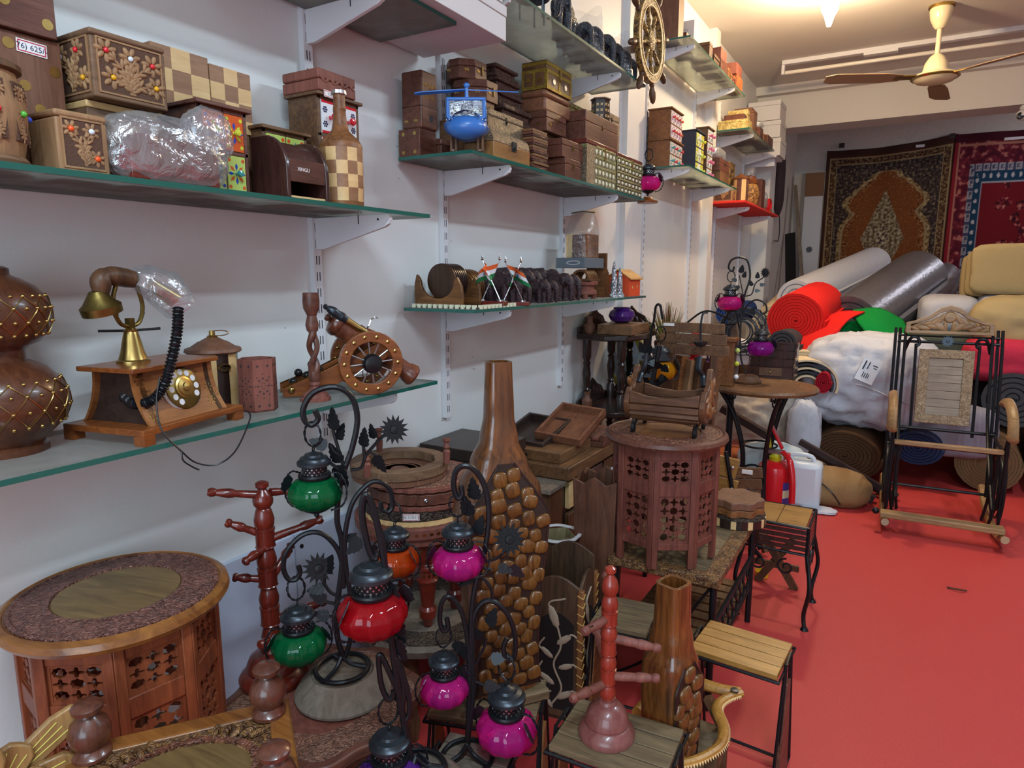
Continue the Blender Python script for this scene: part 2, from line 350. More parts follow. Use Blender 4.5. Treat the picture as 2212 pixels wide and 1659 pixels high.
def shelf(y0, y1, z, x1, label, th=.010, x0=.02):
    """z = top of the pane"""
    mb = MB(); mb.box(x0, y0, z-th, x1, y1, z); mb.mi = [0, 0, 1, 1, 1, 1]
    S('glass_shelf', mb, [M['glass'], M['gedge']], label, 'shelf', 'glass wall shelves', smooth=0)
Z1L, Z1U, Z1T = 1.043, 1.512, 2.05
Z2L, Z2U, Z2T = 1.238, 1.716, 2.242
Z3M, Z3U, Z4R, Z4U = 1.982, 2.672, 1.925, 2.487
for y, z0, z1, l in ((1.375, .86, 2.3, 'white slotted shelf upright behind the toy cannon and the checked bottle'), (1.99, .82, 2.5, 'white slotted shelf upright left of the carved elephants'),
                     (2.957, .80, 2.5, 'white slotted shelf upright behind the clear bag of wooden blocks'), (4.10, .8, 2.95, 'white slotted shelf upright right of the orange toy house'),
                     (5.16, .8, 2.95, 'white slotted shelf upright below the dark blue drawer chest'), (5.92, .8, 2.75, 'white slotted shelf upright at the near end of the red shelf'), (6.95, .8, 2.75, 'white slotted shelf upright at the far end of the red shelf')):
    standard(y, z0, z1, l)
for y, zs in ((1.375, (('lower near', Z1L, 'under the lower glass shelf below the toy cannon'), ('', Z1U, 'under the glass shelf holding the checked bottle'), ('', Z1T, 'under the glass shelf holding the white carton'))),
              (1.99, (('', Z2L, 'under the coaster holder end of the elephant shelf'), ('', Z2U, 'under the blue helicopter end of the box shelf'), ('', Z2T, 'under the near end of the high shelf with the ship wheel'))),
              (2.957, (('', Z2L, 'under the orange house end of the elephant shelf'), ('', Z2U, 'under the jewelled chest end of the box shelf'), ('', Z2T, 'beside the gilt trunk under the high shelf with the ship wheel'))),
              (4.10, (('', Z3M, 'under the stacked brown drawer chests'), ('', Z3U, 'under the tall brown box on the highest shelf'))),
              (5.16, (('', Z3M, 'under the dark blue drawer chest'), ('', Z3U, 'under the far end of the highest shelf'))),
              (5.92, (('', Z4R-.018, 'under the near end of the red shelf'), ('', Z4U, 'under the near end of the shelf with white cartons'))),
              (6.95, (('', Z4R-.018, 'under the far end of the red shelf'), ('', Z4U, 'under the far end of the shelf with white cartons')))):
    for _, z, l in zs: bracket(y, z-.010, .27, 'white tapered shelf bracket ' + l)
shelf(-.55, 1.545, Z1L, .30, 'long glass shelf carrying the telephone and toy cannon')
shelf(-.55, 1.525, Z1U, .30, 'glass shelf carrying the carved boxes and checked bottle')
shelf(-.55, 1.665, Z1T, .30, 'glass shelf holding the white carton above the checked boxes')
shelf(1.21*1.44, 3.355, Z2L, .30, 'glass shelf carrying the row of carved elephants')
shelf(1.735, 3.29, Z2U, .30, 'glass shelf crowded with wooden boxes and a blue helicopter')
shelf(1.74, 3.25, Z2T, .30, 'high glass shelf carrying black elephants and the ship wheel')
shelf(4.03, 5.36, Z3M, .30, 'glass shelf carrying the small drawer chests')
shelf(3.97, 5.47, Z3U, .30, 'highest glass shelf near the glowing bulb')
shelf(5.70, 6.85, Z4U, .30, 'small glass shelf with pale boxes and white cartons')
mb = MB(); mb.box(.02, 5.62, Z4R-.02, .31, 7.22, Z4R)
S('felt_shelf', mb, plain('red_felt', '#d32a22', .9, bump=.5, bs=250), 'red felt covered wall shelf with jars on it', 'shelf', bev=.004)
# ================================================================ shared materials for the goods
M['sheesham'] = wood('sheesham', '#5c3a2a', '#7f5641', 9, .5)
M['sheeshamy'] = wood('sheesham_long', '#5a3424', '#84553c', 9, .45, axis=1)
M['oldbox'] = wood('aged_box_wood', '#594030', '#826247', 8, .6, axis=1)
M['pale'] = wood('pale_carved_wood', '#7d5d40', '#a8805a', 8, .6)
M['maple'] = wood('maple', '#c8a06a', '#dcb983', 8, .45, axis=1)
M['wal'] = wood('walnut_square', '#7d5639', '#9a7050', 8, .45, axis=1)
M['dark'] = wood('dark_polish', '#2c1a17', '#4a2c26', 8, .25, coat=.4)
M['darkb'] = wood('dark_board', '#241a17', '#3c2c26', 6, .35, axis=1)
M['red'] = wood('red_polish', '#43130d', '#732517', 8, .28, coat=.5)
M['redb'] = wood('red_brown', '#46241b', '#6e4435', 8, .4, axis=1)
M['orange'] = wood('orange_teak', '#5e2e15', '#8f5023', 9, .35, axis=1, coat=.2)
M['teak'] = wood('teak', '#5a341d', '#905d33', 8, .45, axis=1)
M['umber'] = wood('umber', '#3b2618', '#6c4930', 8, .45)
M['umbery'] = wood('umber_long', '#4a3020', '#7d5837', 8, .45, axis=1)
M['ebony'] = wood('ebony_turned', '#19100e', '#33211c', 8, .3, coat=.3)
M['grey'] = wood('dusty_wood', '#5c5044', '#85786a', 6, .7)
M['terra'] = wood('rosewood_dusty', '#60332a', '#874f41', 8, .6)
M['brass'] = plain('brass', '#b3975a', .28, 1, var=.15, bs=40)
M['obrass'] = plain('old_brass', '#7d6a3a', .4, 1, var=.25, bs=60)
M['steel'] = plain('steel', '#c2c2c4', .3, 1)
M['iron'] = plain('black_iron', '#17181b', .38, .3, bump=.15, bs=120)
M['gun'] = plain('gunmetal', '#3a3f45', .35, .7, bump=.1, bs=80)
M['black'] = plain('black_plastic', '#141518', .3)
M['film'] = film('crinkled_film', bs=24, glossy=.30, milk=.13); M['clear'] = film('clear_film', milk=.03, glossy=.12)
M['paper'] = plain('paper', '#e6e2dd', .7); M['pinkred'] = plain('tag_border', '#b9304a', .6); M['ink'] = plain('ink', '#27365e', .7)
M['gem_r'] = plain('red_bead', '#d2202c', .15, coat=.5); M['gem_y'] = plain('yellow_bead', '#e0a31a', .15, coat=.5); M['gem_w'] = plain('white_bead', '#d8dde6', .15, coat=.5)
M['gem_b'] = plain('blue_bead', '#3350c4', .15, coat=.5); M['gem_g'] = plain('green_bead', '#4fae38', .15, coat=.5); M['gem_o'] = plain('orange_bead', '#e8541c', .15, coat=.5)
M['carve'] = wood('carved_relief', '#7a583c', '#a67f58', 9, .6)
M['ground'] = plain('darkened_ground', '#54392a', .8, bump=.4, bs=260)  # recessed ground coloured darker than the relief so the carving reads bolder
ELE = [(-.5,-.36),(-.5,-.1),(-.56,.05),(-.74,-.02),(-.9,.2),(-.98,.44),(-.9,.5),(-.82,.3),(-.68,.24),(-.6,.42),(-.42,.5),(-.25,.4),(.1,.48),(.4,.36),(.52,.1),(.6,-.15),(.53,-.2),(.46,.0),(.44,-.36),(.2,-.36),(.18,-.08),(-.2,-.08),(-.24,-.36)]
def ele2d(s, cx, cy, fl=1): return [(cx+fl*x*s, cy+y*s) for x, y in ELE][::fl]
def flower(mb, x, y, r, n=6, m=0, h=.004):
    for i in range(n):
        a = 2*PI*i/n+.3
        mb.ell((x+.62*r*math.cos(a), y+.62*r*math.sin(a), 0), (r*.44, r*.25, h), 8, 6, m, Matrix.Rotation(a, 3, 'Z'))
def leaf(mb, x, y, l, a, m=0, h=.002): mb.ell((x, y, 0), (l, l*.38, h), 8, 6, m, Matrix.Rotation(a, 3, 'Z'))
def relief(mb, w, h, fl, m=0, seed=1, fr=.2):
    """flowers on stems, cut in relief on a w x h panel (frame already set, panel centre at the origin)"""
    rn = random.Random(seed); s = min(w, h)
    for u, v in fl:
        x = (u-.5)*w; y = (v-.5)*h; b = V((rn.uniform(-.04,.04)*w, -.47*h, 0)); e = V((x, y, 0)); c = (b+e)/2+V((-(e.x-b.x)*.25, .05*h, 0))
        pts = cr([b, c, e], 5); mb.tube(pts, s*.028, 5, m)
        for k in (2, 4, 6, 8):
            if k < len(pts)-1:
                d = pts[k]-pts[k-1]; a = math.atan2(d.y, d.x)
                for sg in (-1, 1):
                    q = pts[k]+V((math.cos(a+sg*.9), math.sin(a+sg*.9), 0))*s*.09
                    if abs(q.x) < w*.46 and abs(q.y) < h*.46: leaf(mb, q.x, q.y, s*.115, a+sg*.7, m, s*.05)
        flower(mb, x, y, s*fr, 7, m, s*.05)
def crate(name, label, d, mat, group=None, lid=None, lidm=None, clasp=None, cat='box', bev=.0015, rz=0, over=0, extra=None):
    """wooden box d=(x0,y0,z0,x1,y1,z1): body, optional lid with a seam, clasp on the room face"""
    x0, y0, z0, x1, y1, z1 = d
    t = T(name, label, cat, ((x0+x1)/2, (y0+y1)/2, z0), 0, group)
    zl = z1-(lid or 0)
    mb = MB().box(x0, y0, z0, x1, y1, zl-(.0012 if lid else 0)); P('body', mb, mat, t, bev)
    if lid: P('lid', MB().box(x0-over, y0-over, zl, x1+over, y1+over, z1), lidm or mat, t, bev*1.5)
    if clasp:
        mb = MB(); yc = (y0+y1)/2; zc = zl; mb.box(x1, yc-.004, zc-.014, x1+.002, yc+.004, zc+.010).cyl((x1+.002, yc, zc-.006), (x1+.005, yc, zc-.006), .0035, n=8); P('clasp', mb, clasp, t)
    if extra: extra(t, d)
    if rz: t.rotation_euler.z = rz
    return t
def studs(pts, r, mat, t, name='brass_dot', ax=(1,0,0)):
    for p in pts:
        p = V(p); mb = MB().cyl(p-V(ax)*.001, p+V(ax)*.0008, r, n=12); P(name, mb, mat, t)
def tagcard(o, w, h, txt, parent, face='fx', name='price_tag', rot=0):
    mb = MB(); getattr(mb, face)(o); F0 = mb.M.copy(); mb.M = F0 @ Matrix.Rotation(rot, 4, 'Z'); mb.prism(rect(-w/2,-h/2,w/2,h/2), 0, .0006, 0)
    b = h*.08; mb.ring(rect(-w/2+b,-h/2+b,w/2-b,h/2-b), rect(-w/2+2*b,-h/2+2*b,w/2-2*b,h/2-2*b), .0006, .0009, 1)
    if txt: mb.M = F0 @ Matrix.Rotation(rot, 4, 'Z') @ Matrix.Translation((0, -h*.2, .0007)); mb.text(txt, h*.6, 2, .0002)
    P(name, mb, [M['paper'], M['pinkred'], M['ink']], parent, smooth=0)
def lump(c, r, seed, amp=.18, fq=1.6, sub=4, sq=.75, flat=None, ridge=.6):
    """crumpled soft body: superellipsoid pushed about by ridged noise; returns MB"""
    bm = bmesh.new(); bmesh.ops.create_icosphere(bm, subdivisions=sub, radius=1); off = V((seed*7.3, seed*3.1, seed*5.7)); vs = []
    for v in bm.verts:
        p = v.co.copy(); k = (abs(p.x)**(2/sq)+abs(p.y)**(2/sq)+abs(p.z)**(2/sq))**(-sq/2); p *= k
        n = noise.noise(p*fq+off); n2 = 1-2*abs(noise.noise(p*fq*1.9+off*1.7)); n3 = 1-2*abs(noise.noise(p*fq*4+off*.3))
        p *= 1+amp*(n*(1-ridge)+ridge*(n2*.6+n3*.3))
        q = V((p.x*r[0]+c[0], p.y*r[1]+c[1], p.z*r[2]+c[2]))
        if flat is not None and q.z < flat: q.z = flat+(q.z-flat)*.03
        if flat is not None: q.z = max(q.z, flat)
        vs.append(q)
    bm.verts.index_update(); mb = MB(); mb.add(vs, [[v.index for v in f.verts] for f in bm.faces]); bm.free(); return mb
def drawers(name, label, d, body, cols, nr, nc, group=None, roof=.008, knobm=None, tiles=None, cat='drawer chest', base=True):
    """small chest with painted ceramic drawer fronts on the room face; each drawer a part with its knob"""
    x0, y0, z0, x1, y1, z1 = d; t = T(name, label, cat, ((x0+x1)/2, (y0+y1)/2, z0), 0, group)
    th = min(.008, (y1-y0)*.07); zt = z1-roof
    mb = MB(); mb.box(x0, y0, z0, x1-.004, y1, zt)
    mb.box(x1-.004, y0, z0, x1, y0+th, zt).box(x1-.004, y1-th, z0, x1, y1, zt)
    H = (zt-z0-th)/nr; Wd = (y1-y0-2*th)/nc
    for i in range(nr+1): mb.box(x1-.004, y0, z0+i*H, x1, y1, z0+i*H+th)
    for j in range(1, nc): mb.box(x1-.004, y0+th+j*Wd-th*.25, z0, x1, y0+th+j*Wd+th*.25, zt)
    P('body', mb, body, t, .0008)
    P('top', MB().box(x0-.006, y0-.008, zt, x1+.010, y1+.008, z1), body, t, .0015)
    q = 0
    for i in range(nr):
        for j in range(nc):
            ya = y0+th+j*Wd+th*.3; yb = ya+Wd-th*.6; za = z0+th+i*H+.001; zb = z0+(i+1)*H-.001; yc = (ya+yb)/2; zc = (za+zb)/2; w = yb-ya; h = zb-za; s = min(w, h)
            pal = cols[(i*nc+j)%len(cols)]; mb = MB().box(x1-.003, ya, za, x1+.001, yb, zb, 0); mb.fx((x1+.001, yc, zc)); style = pal[0]
            if style == 'flower':
                for k in range(8): a = k*PI/4; mb.prism([(s*.10*math.cos(a)+s*.36*math.cos(a+e)*f, s*.10*math.sin(a)+s*.36*math.sin(a+e)*f) for e, f in ((0,.1),(.32,.7),(0,1.1),(-.32,.7))], 0, .0004, 1+k%2)
                for a in range(4): mb.prism(circ(s*.09, 10, (w*.38)*(1 if a%2 else -1), (h*.38)*(1 if a//2 else -1)), 0, .0004, 2)
            elif style == 'dots':
                for cx, cy in ((-.3,.22),(-.3,-.22),(.3,.22),(.3,-.22)):
                    for k in range(7): a = k*PI/3; rr = 0 if k == 6 else .1; mb.prism(circ(s*.045, 8, cx*w+rr*s*math.cos(a), cy*h+rr*s*math.sin(a)), 0, .0004, 1)
                mb.prism(rect(-w/2, h*.42, w/2, h*.5), 0, .0004, 2); mb.prism(rect(-w/2, -h*.5, w/2, -h*.42), 0, .0004, 2)
            f = P('drawer', mb, pal[1:4], t, smooth=0)
            kb = MB(); k = s*.17; kb.at((x1+.001, yc, zc), (0,1,0), (0,0,1)); kb.lathe([(k*.55,0),(k*.5,k*.5),(k*.75,k*.9),(k*1.0,k*1.5),(k*.8,k*2.1),(0,k*2.3)], 12)
            P('knob', kb, pal[4], f)
    return t
# ================================================================ bay 1, upper shelf
z = Z1U
def dots_(ps, r=.011): return lambda t, d: studs([(d[3], y, zz) for y, zz in ps], r, M['brass'], t)
t = crate('wooden_box', 'plain brown wooden box with brass dots and a handwritten price tag, leftmost on the shelf', (.06, .43, z, .155, .672, 1.742), M['sheesham'], 'brass dotted boxes', extra=dots_([(.63,1.625),(.656,1.598),(.659,1.692),(.592,1.722),(.61,1.66)], .009))
tagcard((.156, .626, 1.722), .046, .021, '76) 625/-', t, rot=-.03)
crate('wooden_box', 'brown wooden box with brass dots stacked on the price tagged box', (.05, .43, 1.743, .165, .664, 1.87), M['redb'], 'brass dotted boxes', extra=dots_([(.622,1.81),(.588,1.785),(.650,1.764)], .009))
# carved keg
t = T('carved_keg', 'round carved wooden keg with green and blue beads at the shelf edge', 'keg', (.228, .50, z))
c = (.228, .50, z)
P('body', MB().lathe([(.058,.012),(.066,.05),(.068,.085),(.064,.115),(.058,.135)], 32, 0, c), M['pale'], t)
P('base', MB().lathe([(.064,0),(.066,.006),(.060,.013)], 32, 0, c), M['oldbox'], t)
P('lid', MB().lathe([(.060,.135),(.066,.138),(.066,.146),(.058,.150),(0,.152)], 32, 0, c), M['umber'], t)
for i, a in enumerate([k*PI/5-1.2 for k in range(10)]):
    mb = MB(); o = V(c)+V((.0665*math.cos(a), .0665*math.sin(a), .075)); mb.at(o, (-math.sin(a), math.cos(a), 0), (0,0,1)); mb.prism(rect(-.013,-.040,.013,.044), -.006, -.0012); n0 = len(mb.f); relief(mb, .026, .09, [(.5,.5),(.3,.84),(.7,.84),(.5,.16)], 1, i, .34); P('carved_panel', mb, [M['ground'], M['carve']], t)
    g = MB(); g.ell(o+V((math.cos(a), math.sin(a), 0))*.003, .0048, 10, 8); P('bead', g, M[('gem_g','gem_b','gem_r')[i%3]], t)
def carvedbox(label, d, mat, group, front, end, seed=3, lid=None, name='carved_box'):
    """box with a flowered panel cut on the room face and the near end, a coloured bead in each flower"""
    x0, y0, z0, x1, y1, z1 = d
    t = T(name, label, 'carved box', ((x0+x1)/2, (y0+y1)/2, z0), 0, group); b = .10*(z1-z0)
    P('body', MB().box(x0, y0, z0, x1, y1, z1-.012), mat, t, .003)
    P('lid', MB().box(x0-.001, y0-.001, z1-.011, x1+.001, y1+.001, z1), mat, t, .004)
    for fl, w, h, fr, o in ((front, y1-y0-2*b, z1-z0-2*b-.004, 'fx', (x1, (y0+y1)/2, (z0+z1)/2-.002)), (end, x1-x0-2*b, z1-z0-2*b-.004, 'fy', ((x0+x1)/2, y0, (z0+z1)/2-.002))):
        if not fl: continue
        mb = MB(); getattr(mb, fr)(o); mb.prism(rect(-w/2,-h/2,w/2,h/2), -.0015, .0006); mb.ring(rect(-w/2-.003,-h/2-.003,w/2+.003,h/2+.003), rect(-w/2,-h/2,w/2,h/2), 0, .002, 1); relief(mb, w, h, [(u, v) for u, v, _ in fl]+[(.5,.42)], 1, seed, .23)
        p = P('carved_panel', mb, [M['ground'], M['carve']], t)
        for u, v, k in fl:
            g = MB(); getattr(g, fr)(o); g.ell(((u-.5)*w, (v-.5)*h, .003), (.0048,.0048,.004), 10, 8); P('bead', g, M['gem_'+k], p)
    return t
carvedbox('small carved box with orange and white beads beside the keg', (.185, .592, z, .272, .672, 1.608), M['pale'], 'flower carved boxes', [(.2,.8,'o'),(.72,.8,'w'),(.82,.22,'o')], [], 5)
crate('wooden_box', 'brown wooden box with a brass leaf under the red beaded carved box', (.075, .690, z, .185, .822, 1.652), M['oldbox'], lid=.012, lidm=M['maple'],
      extra=lambda t, d: P('brass_leaf', MB().fx((d[3], .775, 1.606)).prism([(0,-.016),(.010,-.012),(.013,0),(.008,.004),(.011,.014),(.002,.010),(0,.018),(-.003,.010),(-.012,.015),(-.009,.003),(-.014,-.001),(-.009,-.012)], 0, .001), M['brass'], t))
carvedbox('dark carved box with red, white and yellow beads on top of a plain box', (.09, .69, 1.6535, .215, .825, 1.766), M['oldbox'], 'flower carved boxes', [(.12,.8,'r'),(.5,.75,'w'),(.86,.72,'r'),(.2,.3,'y'),(.9,.28,'y')], [(.2,.75,'w'),(.7,.8,'r'),(.85,.25,'y')], 8)
def checker(label, d, n=3):
    x0, y0, z0, x1, y1, z1 = d; t = T('checkered_box', label, 'checkered box', ((x0+x1)/2, (y0+y1)/2, z0), 0, 'checkered wooden boxes'); P('body', MB().box(x0, y0, z0, x1, y1, z1), M['wal'], t, .001)
    mb = MB(); s = (y1-y0)/n; nz = int((z1-z0)/s)+1
    for i in range(nz):
        for j in range(n):
            if (i+j)%2: mb.box(x1-.001, y0+j*s, max(z0, z1-(i+1)*s), x1+.0006, y0+(j+1)*s, z1-i*s)
    P('maple_squares', mb, M['maple'], t)
crate('wooden_box', 'plain box hidden behind the drawer chest, carrying the checkered boxes', (.03, .87, z, .10, 1.1, 1.668), M['oldbox'])
checker('larger checkered light and dark wooden box beside the dark carved box', (.02, .873, 1.669, .10, 1.003, 1.812)); checker('smaller checkered wooden box farthest right of the pair', (.02, 1.006, 1.669, .10, 1.112, 1.803))
Cy = plain('ceramic_yellow', '#c9cf3c', .12, coat=.6); Cg = plain('ceramic_lime', '#b7cc6a', .12, coat=.6); Cb = plain('ceramic_blue', '#2747a6', .12, coat=.6); Co = plain('ceramic_orange', '#cf5a2a', .12, coat=.6); Cw = plain('ceramic_white', '#e3e4e6', .12, coat=.6); Cr = plain('ceramic_red', '#cc2430', .12, coat=.6); Ct = plain('ceramic_teal', '#3c8f8c', .12, coat=.6); Cn = plain('ceramic_navy', '#1f2450', .12, coat=.6)
drawers('drawer_chest', 'red brown drawer chest with painted ceramic drawers and yellow knobs behind the plastic bag', (.105, .885, z, .218, .998, 1.690), M['redb'], [('flower', Cg, Co, Cb, Ct), ('flower', Cg, Cb, Co, Ct), ('flower', Co, Cy, Cb, Cy), ('flower', Co, Cb, Cy, Cy)], 2, 2)
# bagged red box
t = T('bagged_box', 'dark red wooden box wrapped in a clear crinkled plastic bag', 'wrapped box', (.262, .79, z))
P('box', MB().box(.228, .70, z+.001, .288, .872, 1.575).box(.232, .72, 1.575, .28, .86, 1.592), M['red'], t, .002)
mb = lump((.260, .787, z+.055), (.040, .112, .062), 3, .16, 1.7, 5, .7, z+.0005)
b2 = lump((.266, .866, z+.10), (.028, .045, .045), 9, .3, 2.0, 4, .8); mb.f += [[i+len(mb.v) for i in f] for f in b2.f]; mb.mi += b2.mi; mb.v += b2.v
P('plastic_bag', mb, M['film'], t, smooth=1.2)
# roll-top box
d = (.165, 1.048, z, .278, 1.172, 1.650); t = T('roll_top_box', 'dark roll-top box with rounded sides and white lettering', 'roll-top box', (.22, 1.11, z))
prof = [(d[0], z), (d[3], z), (d[3], z+.055)] + [(d[3]-.07+.07*math.cos(a), z+.062+.076*math.sin(a)) for a in [k*PI/2/8 for k in range(9)]] + [(d[0], z+.138)]
prof = [(-x, y) for x, y in prof][::-1]
for y in (d[1], d[4]-.010): P('side_panel', MB().at((0, y, 0), (-1,0,0), (0,0,1)).prism(prof, 0, .010), M['dark'], t, .002)
pr2 = [(d[0]+.004, z+.06), (d[3]-.010, z+.058)] + [(d[3]-.074+.064*math.cos(a), z+.062+.068*math.sin(a)) for a in [k*PI/2/8 for k in range(9)]] + [(d[0]+.004, z+.13)]
P('tambour', MB().at((0, d[1]+.010, 0), (-1,0,0), (0,0,1)).prism([(-x, y) for x, y in pr2][::-1], 0, d[4]-d[1]-.020), M['dark'], t)
P('front_board', MB().box(d[3]-.009, d[1]+.010, z+.038, d[3]-.003, d[4]-.010, z+.086), wood('tambour_front', '#46281f', '#5f3a30', 8, .3, axis=1), t, .001)
P('lettering', MB().fx((d[3]-.003, 1.098, z+.062)).text('XINGLI', .011, 0, .0003), M['paper'], t)
P('ledge', MB().box(d[0]+.005, d[1]+.010, z, d[3]-.006, d[4]-.010, z+.008), M['maple'], t)
P('back_board', MB().box(d[0], d[1]+.010, z, d[0]+.004, d[4]-.010, z+.13), M['dark'], t)
drawers('drawer_chest', 'dark little drawer chest behind the roll-top box', (.05, 1.105, z, .14, 1.238, 1.690), M['umbery'], [('flower', Cg, Ct, Co, Cw)], 2, 2)
drawers('drawer_chest', 'weathered drawer chest with white, blue dotted drawers and red knobs behind the checked bottle', (.055, 1.262, z, .160, 1.405, 1.795), M['umbery'], [('dots', Cw, Cn, Cr, Cr)], 3, 2)
tagcard((.172, 1.297, 1.791), .05, .016, '1250/-', bpy.data.objects['drawer_chest.002'])
t = crate('carved_flat_box', 'flat reddish carved box with notched corners on the dotted drawer chest', (.045, 1.255, 1.796, .172, 1.385, 1.848), M['terra'], lid=.024, bev=.003)
mb = MB()
for k in range(7): mb.fx((.1725, 1.27+k*.0165, 1.824)); leaf(mb, 0, 0, .012, (.7 if k%2 else -.7), 0, .0015)
P('carved_leaves', mb, M['terra'], t)
# checked bottle
c = (.235, 1.258, z); t = T('checkered_bottle', 'tall wooden bottle with a cream and brown checked body', 'bottle', c)
mb = MB(); rows = [(.050,.012)]+[(.0515,.012+.031*k) for k in range(1,5)]; mb.lathe([(r, h) for r, h in rows], 48, 0, c)
mb.mi = [(i//48+(i%48)//4)%2 if i < 192 else 0 for i in range(len(mb.mi))]; P('checked_body', mb, [M['maple'], M['wal']], t, smooth=.9)
P('shoulder', MB().lathe([(.0515,.136),(.051,.145),(.044,.158),(.031,.170),(.021,.180),(.0165,.20),(.0145,.225),(.0155,.228),(.0155,.233),(.0145,.236),(.014,.262)], 28, 0, c), M['teak'], t)
P('foot', MB().lathe([(.050,0),(.051,.012)], 28, 0, c), M['teak'], t)
P('cap', MB().lathe([(.016,.262),(.0175,.264),(.0165,.272),(0,.274)], 20, 0, c, rib=lambda a, z: .04*math.cos(10*a)), M['steel'], t)
# white cartons on the top shelf
Mc = plain('white_carton', '#cfccca', .7, bump=.25, bs=25)
crate('white_carton', 'long white carton on the top glass shelf overhanging its end', (.02, 1.0, Z1T+.001, .335, 1.88, Z1T+.10), Mc, cat='carton', lid=.03, over=.002)
crate('white_carton', 'second white carton lying on the long white carton', (.03, 1.1, Z1T+.105, .335, 1.86, Z1T+.25), Mc, cat='carton')
# ================================================================ bay 1, lower shelf
z = Z1L; c = (.115, .532, z)
t = T('gourd_vase', 'large double-bulb brown wooden vase netted with brass wire and studs', 'vase', c)
lo = [(.066,0),(.066,.012),(.060,.016),(.072,.030),(.094,.052),(.1035,.078),(.1035,.098),(.094,.124),(.074,.146),(.056,.156)]
up = [(.047,.160),(.047,.178),(.052,.184),(.068,.190),(.082,.205),(.090,.226),(.091,.246),(.085,.268),(.070,.286),(.050,.299),(.040,.303),(.036,.306),(.036,.316),(.028,.320),(0,.320)]
P('body', MB().lathe(lo+up, 48, 0, c), wood('vase_wood', '#3a1e12', '#613722', 7, .3, axis=0, coat=.2), t)
def prad(prof, h):
    for (r0, z0), (r1, z1) in zip(prof, prof[1:]):
        if z0 <= h <= z1: return r0+(r1-r0)*(h-z0)/max(1e-6, z1-z0)
    return prof[-1][0]
for prof, hs in ((lo, (.052, .079, .106, .126)), (up, (.205, .2265, .250, .270))):
    n = 14; mb = MB()
    for sg in (0, 1):
        for j in range(n):
            pts = []
            for i, h in enumerate(hs):
                a0 = (j+ (i%2 if sg == 0 else -(i%2)) * .5)
                if i:
                    for q in range(1, 5):
                        f = q/4; hh = h0+(h-h0)*f; aa = p0+(a0-p0)*f; r = prad(prof, hh)+.0012; pts.append(V(c)+V((r*math.cos(2*PI*aa/n), r*math.sin(2*PI*aa/n), hh)))
                else: r = prad(prof, h)+.0012; pts.append(V(c)+V((r*math.cos(2*PI*a0/n), r*math.sin(2*PI*a0/n), h)))
                h0, p0 = h, a0
            mb.tube(pts, .0009, 4)
    P('wire_net', mb, M['brass'], t, kind='stuff')
    mb = MB()
    for i, h in enumerate(hs):
        for j in range(n):
            for da in (0, .5):
                a = 2*PI*(j+.5*(i%2)+da)/n; r = prad(prof, h); mb.ell(V(c)+V((r*math.cos(a), r*math.sin(a), h)), .0034, 8, 6)
    P('brass_studs', mb, M['brass'], t, kind='stuff')
# telephone
RZ = R_(12); o = V((.180, .775, z+.0005)); t = T('telephone', 'antique style wooden telephone with rotary dial and brass handset, plastic on its mouthpiece', 'telephone', o, RZ)
mb = MB().box(-.097, -.128, .018, .097, .128, .030); P('base_tray', mb, M['orange'], t, .001, local=True)
for x in (-.085, .085):
    for y in (-.116, .116): P('foot', MB().box(x-.012, y-.012, 0, x+.012, y+.012, .018), M['orange'], t, local=True)
cv = [(.082-.034*(1-(1-k/8)**2.2), .030+.098*k/8) for k in range(9)]
pf = [(-x, h) for x, h in cv]+[(x, h) for x, h in cv[::-1]]
for yy in (.086, -.074): P('end_panel', MB().at((0, yy, 0), (1,0,0), (0,0,1)).prism(pf, 0, .012), M['darkb'], t, local=True)
mb = MB()
for sg in (1, -1):
    q = [(sg*x, h) for x, h in cv]; q2 = [(sg*(x-.006), h) for x, h in cv[::-1]]; mb.at((0, .098, 0), (1,0,0), (0,0,1)); mb.prism(q+q2, 0, .196)
P('curved_panel', mb, wood('phone_front', '#6a3a1c', '#966034', 8, .3, axis=1, coat=.3), t, local=True)
P('top_board', MB().box(-.070, -.112, .128, .066, .100, .137), M['orange'], t, .0015, local=True)
mb = MB()
def onface(h, y):
    k = (h-.030)/.098*8; i = min(7, int(k)); f = k-i; x = cv[i][0]+(cv[i+1][0]-cv[i][0])*f; s = V((cv[i+1][0]-cv[i][0], 0, cv[i+1][1]-cv[i][1])).normalized(); return V((x, y, h)), s
for h, y, r in ((.112,-.085,.011),(.11,.045,.010),(.045,-.08,.011),(.05,.07,.010),(.075,.075,.010),(.06,.088,.008),(.085,-.07,.008)):
    p, s = onface(h, y); mb.at(p, (0,1,0), s)
    for k in range(6): a = k*PI/3; mb.prism([(r*.35*math.cos(a)+r*.6*math.cos(a+e)*f, r*.35*math.sin(a)+r*.6*math.sin(a+e)*f) for e, f in ((0,.1),(.45,.7),(0,1.1),(-.45,.7))], 0, .0008)
P('brass_inlay', mb, M['obrass'], t, local=True)
p, s = onface(.083, .005); n_ = V((s.z, 0, -s.x))
mb = MB().at(p, (0,1,0), s); mb.lathe([(.047,0),(.047,.004),(.044,.006)], 40); d_ = P('dial', mb, plain('dial_silver', '#b7b2ad', .3, .6), t, local=True)
mb = MB().at(p+n_*.006, (0,1,0), s); mb.lathe([(.042,0),(.042,.003),(.038,.0045),(0,.0045)], 40); P('finger_wheel', mb, M['obrass'], d_, local=True)
mb = MB()
for k in range(10): a = R_(-30+k*30); mb.at(p+n_*.0106, (0,1,0), s); mb.prism(circ(.0062, 12, .031*math.cos(a), .031*math.sin(a)), -.001, .0003)
P('finger_holes', mb, plain('hole_white', '#cfcfd2', .5), d_, local=True)
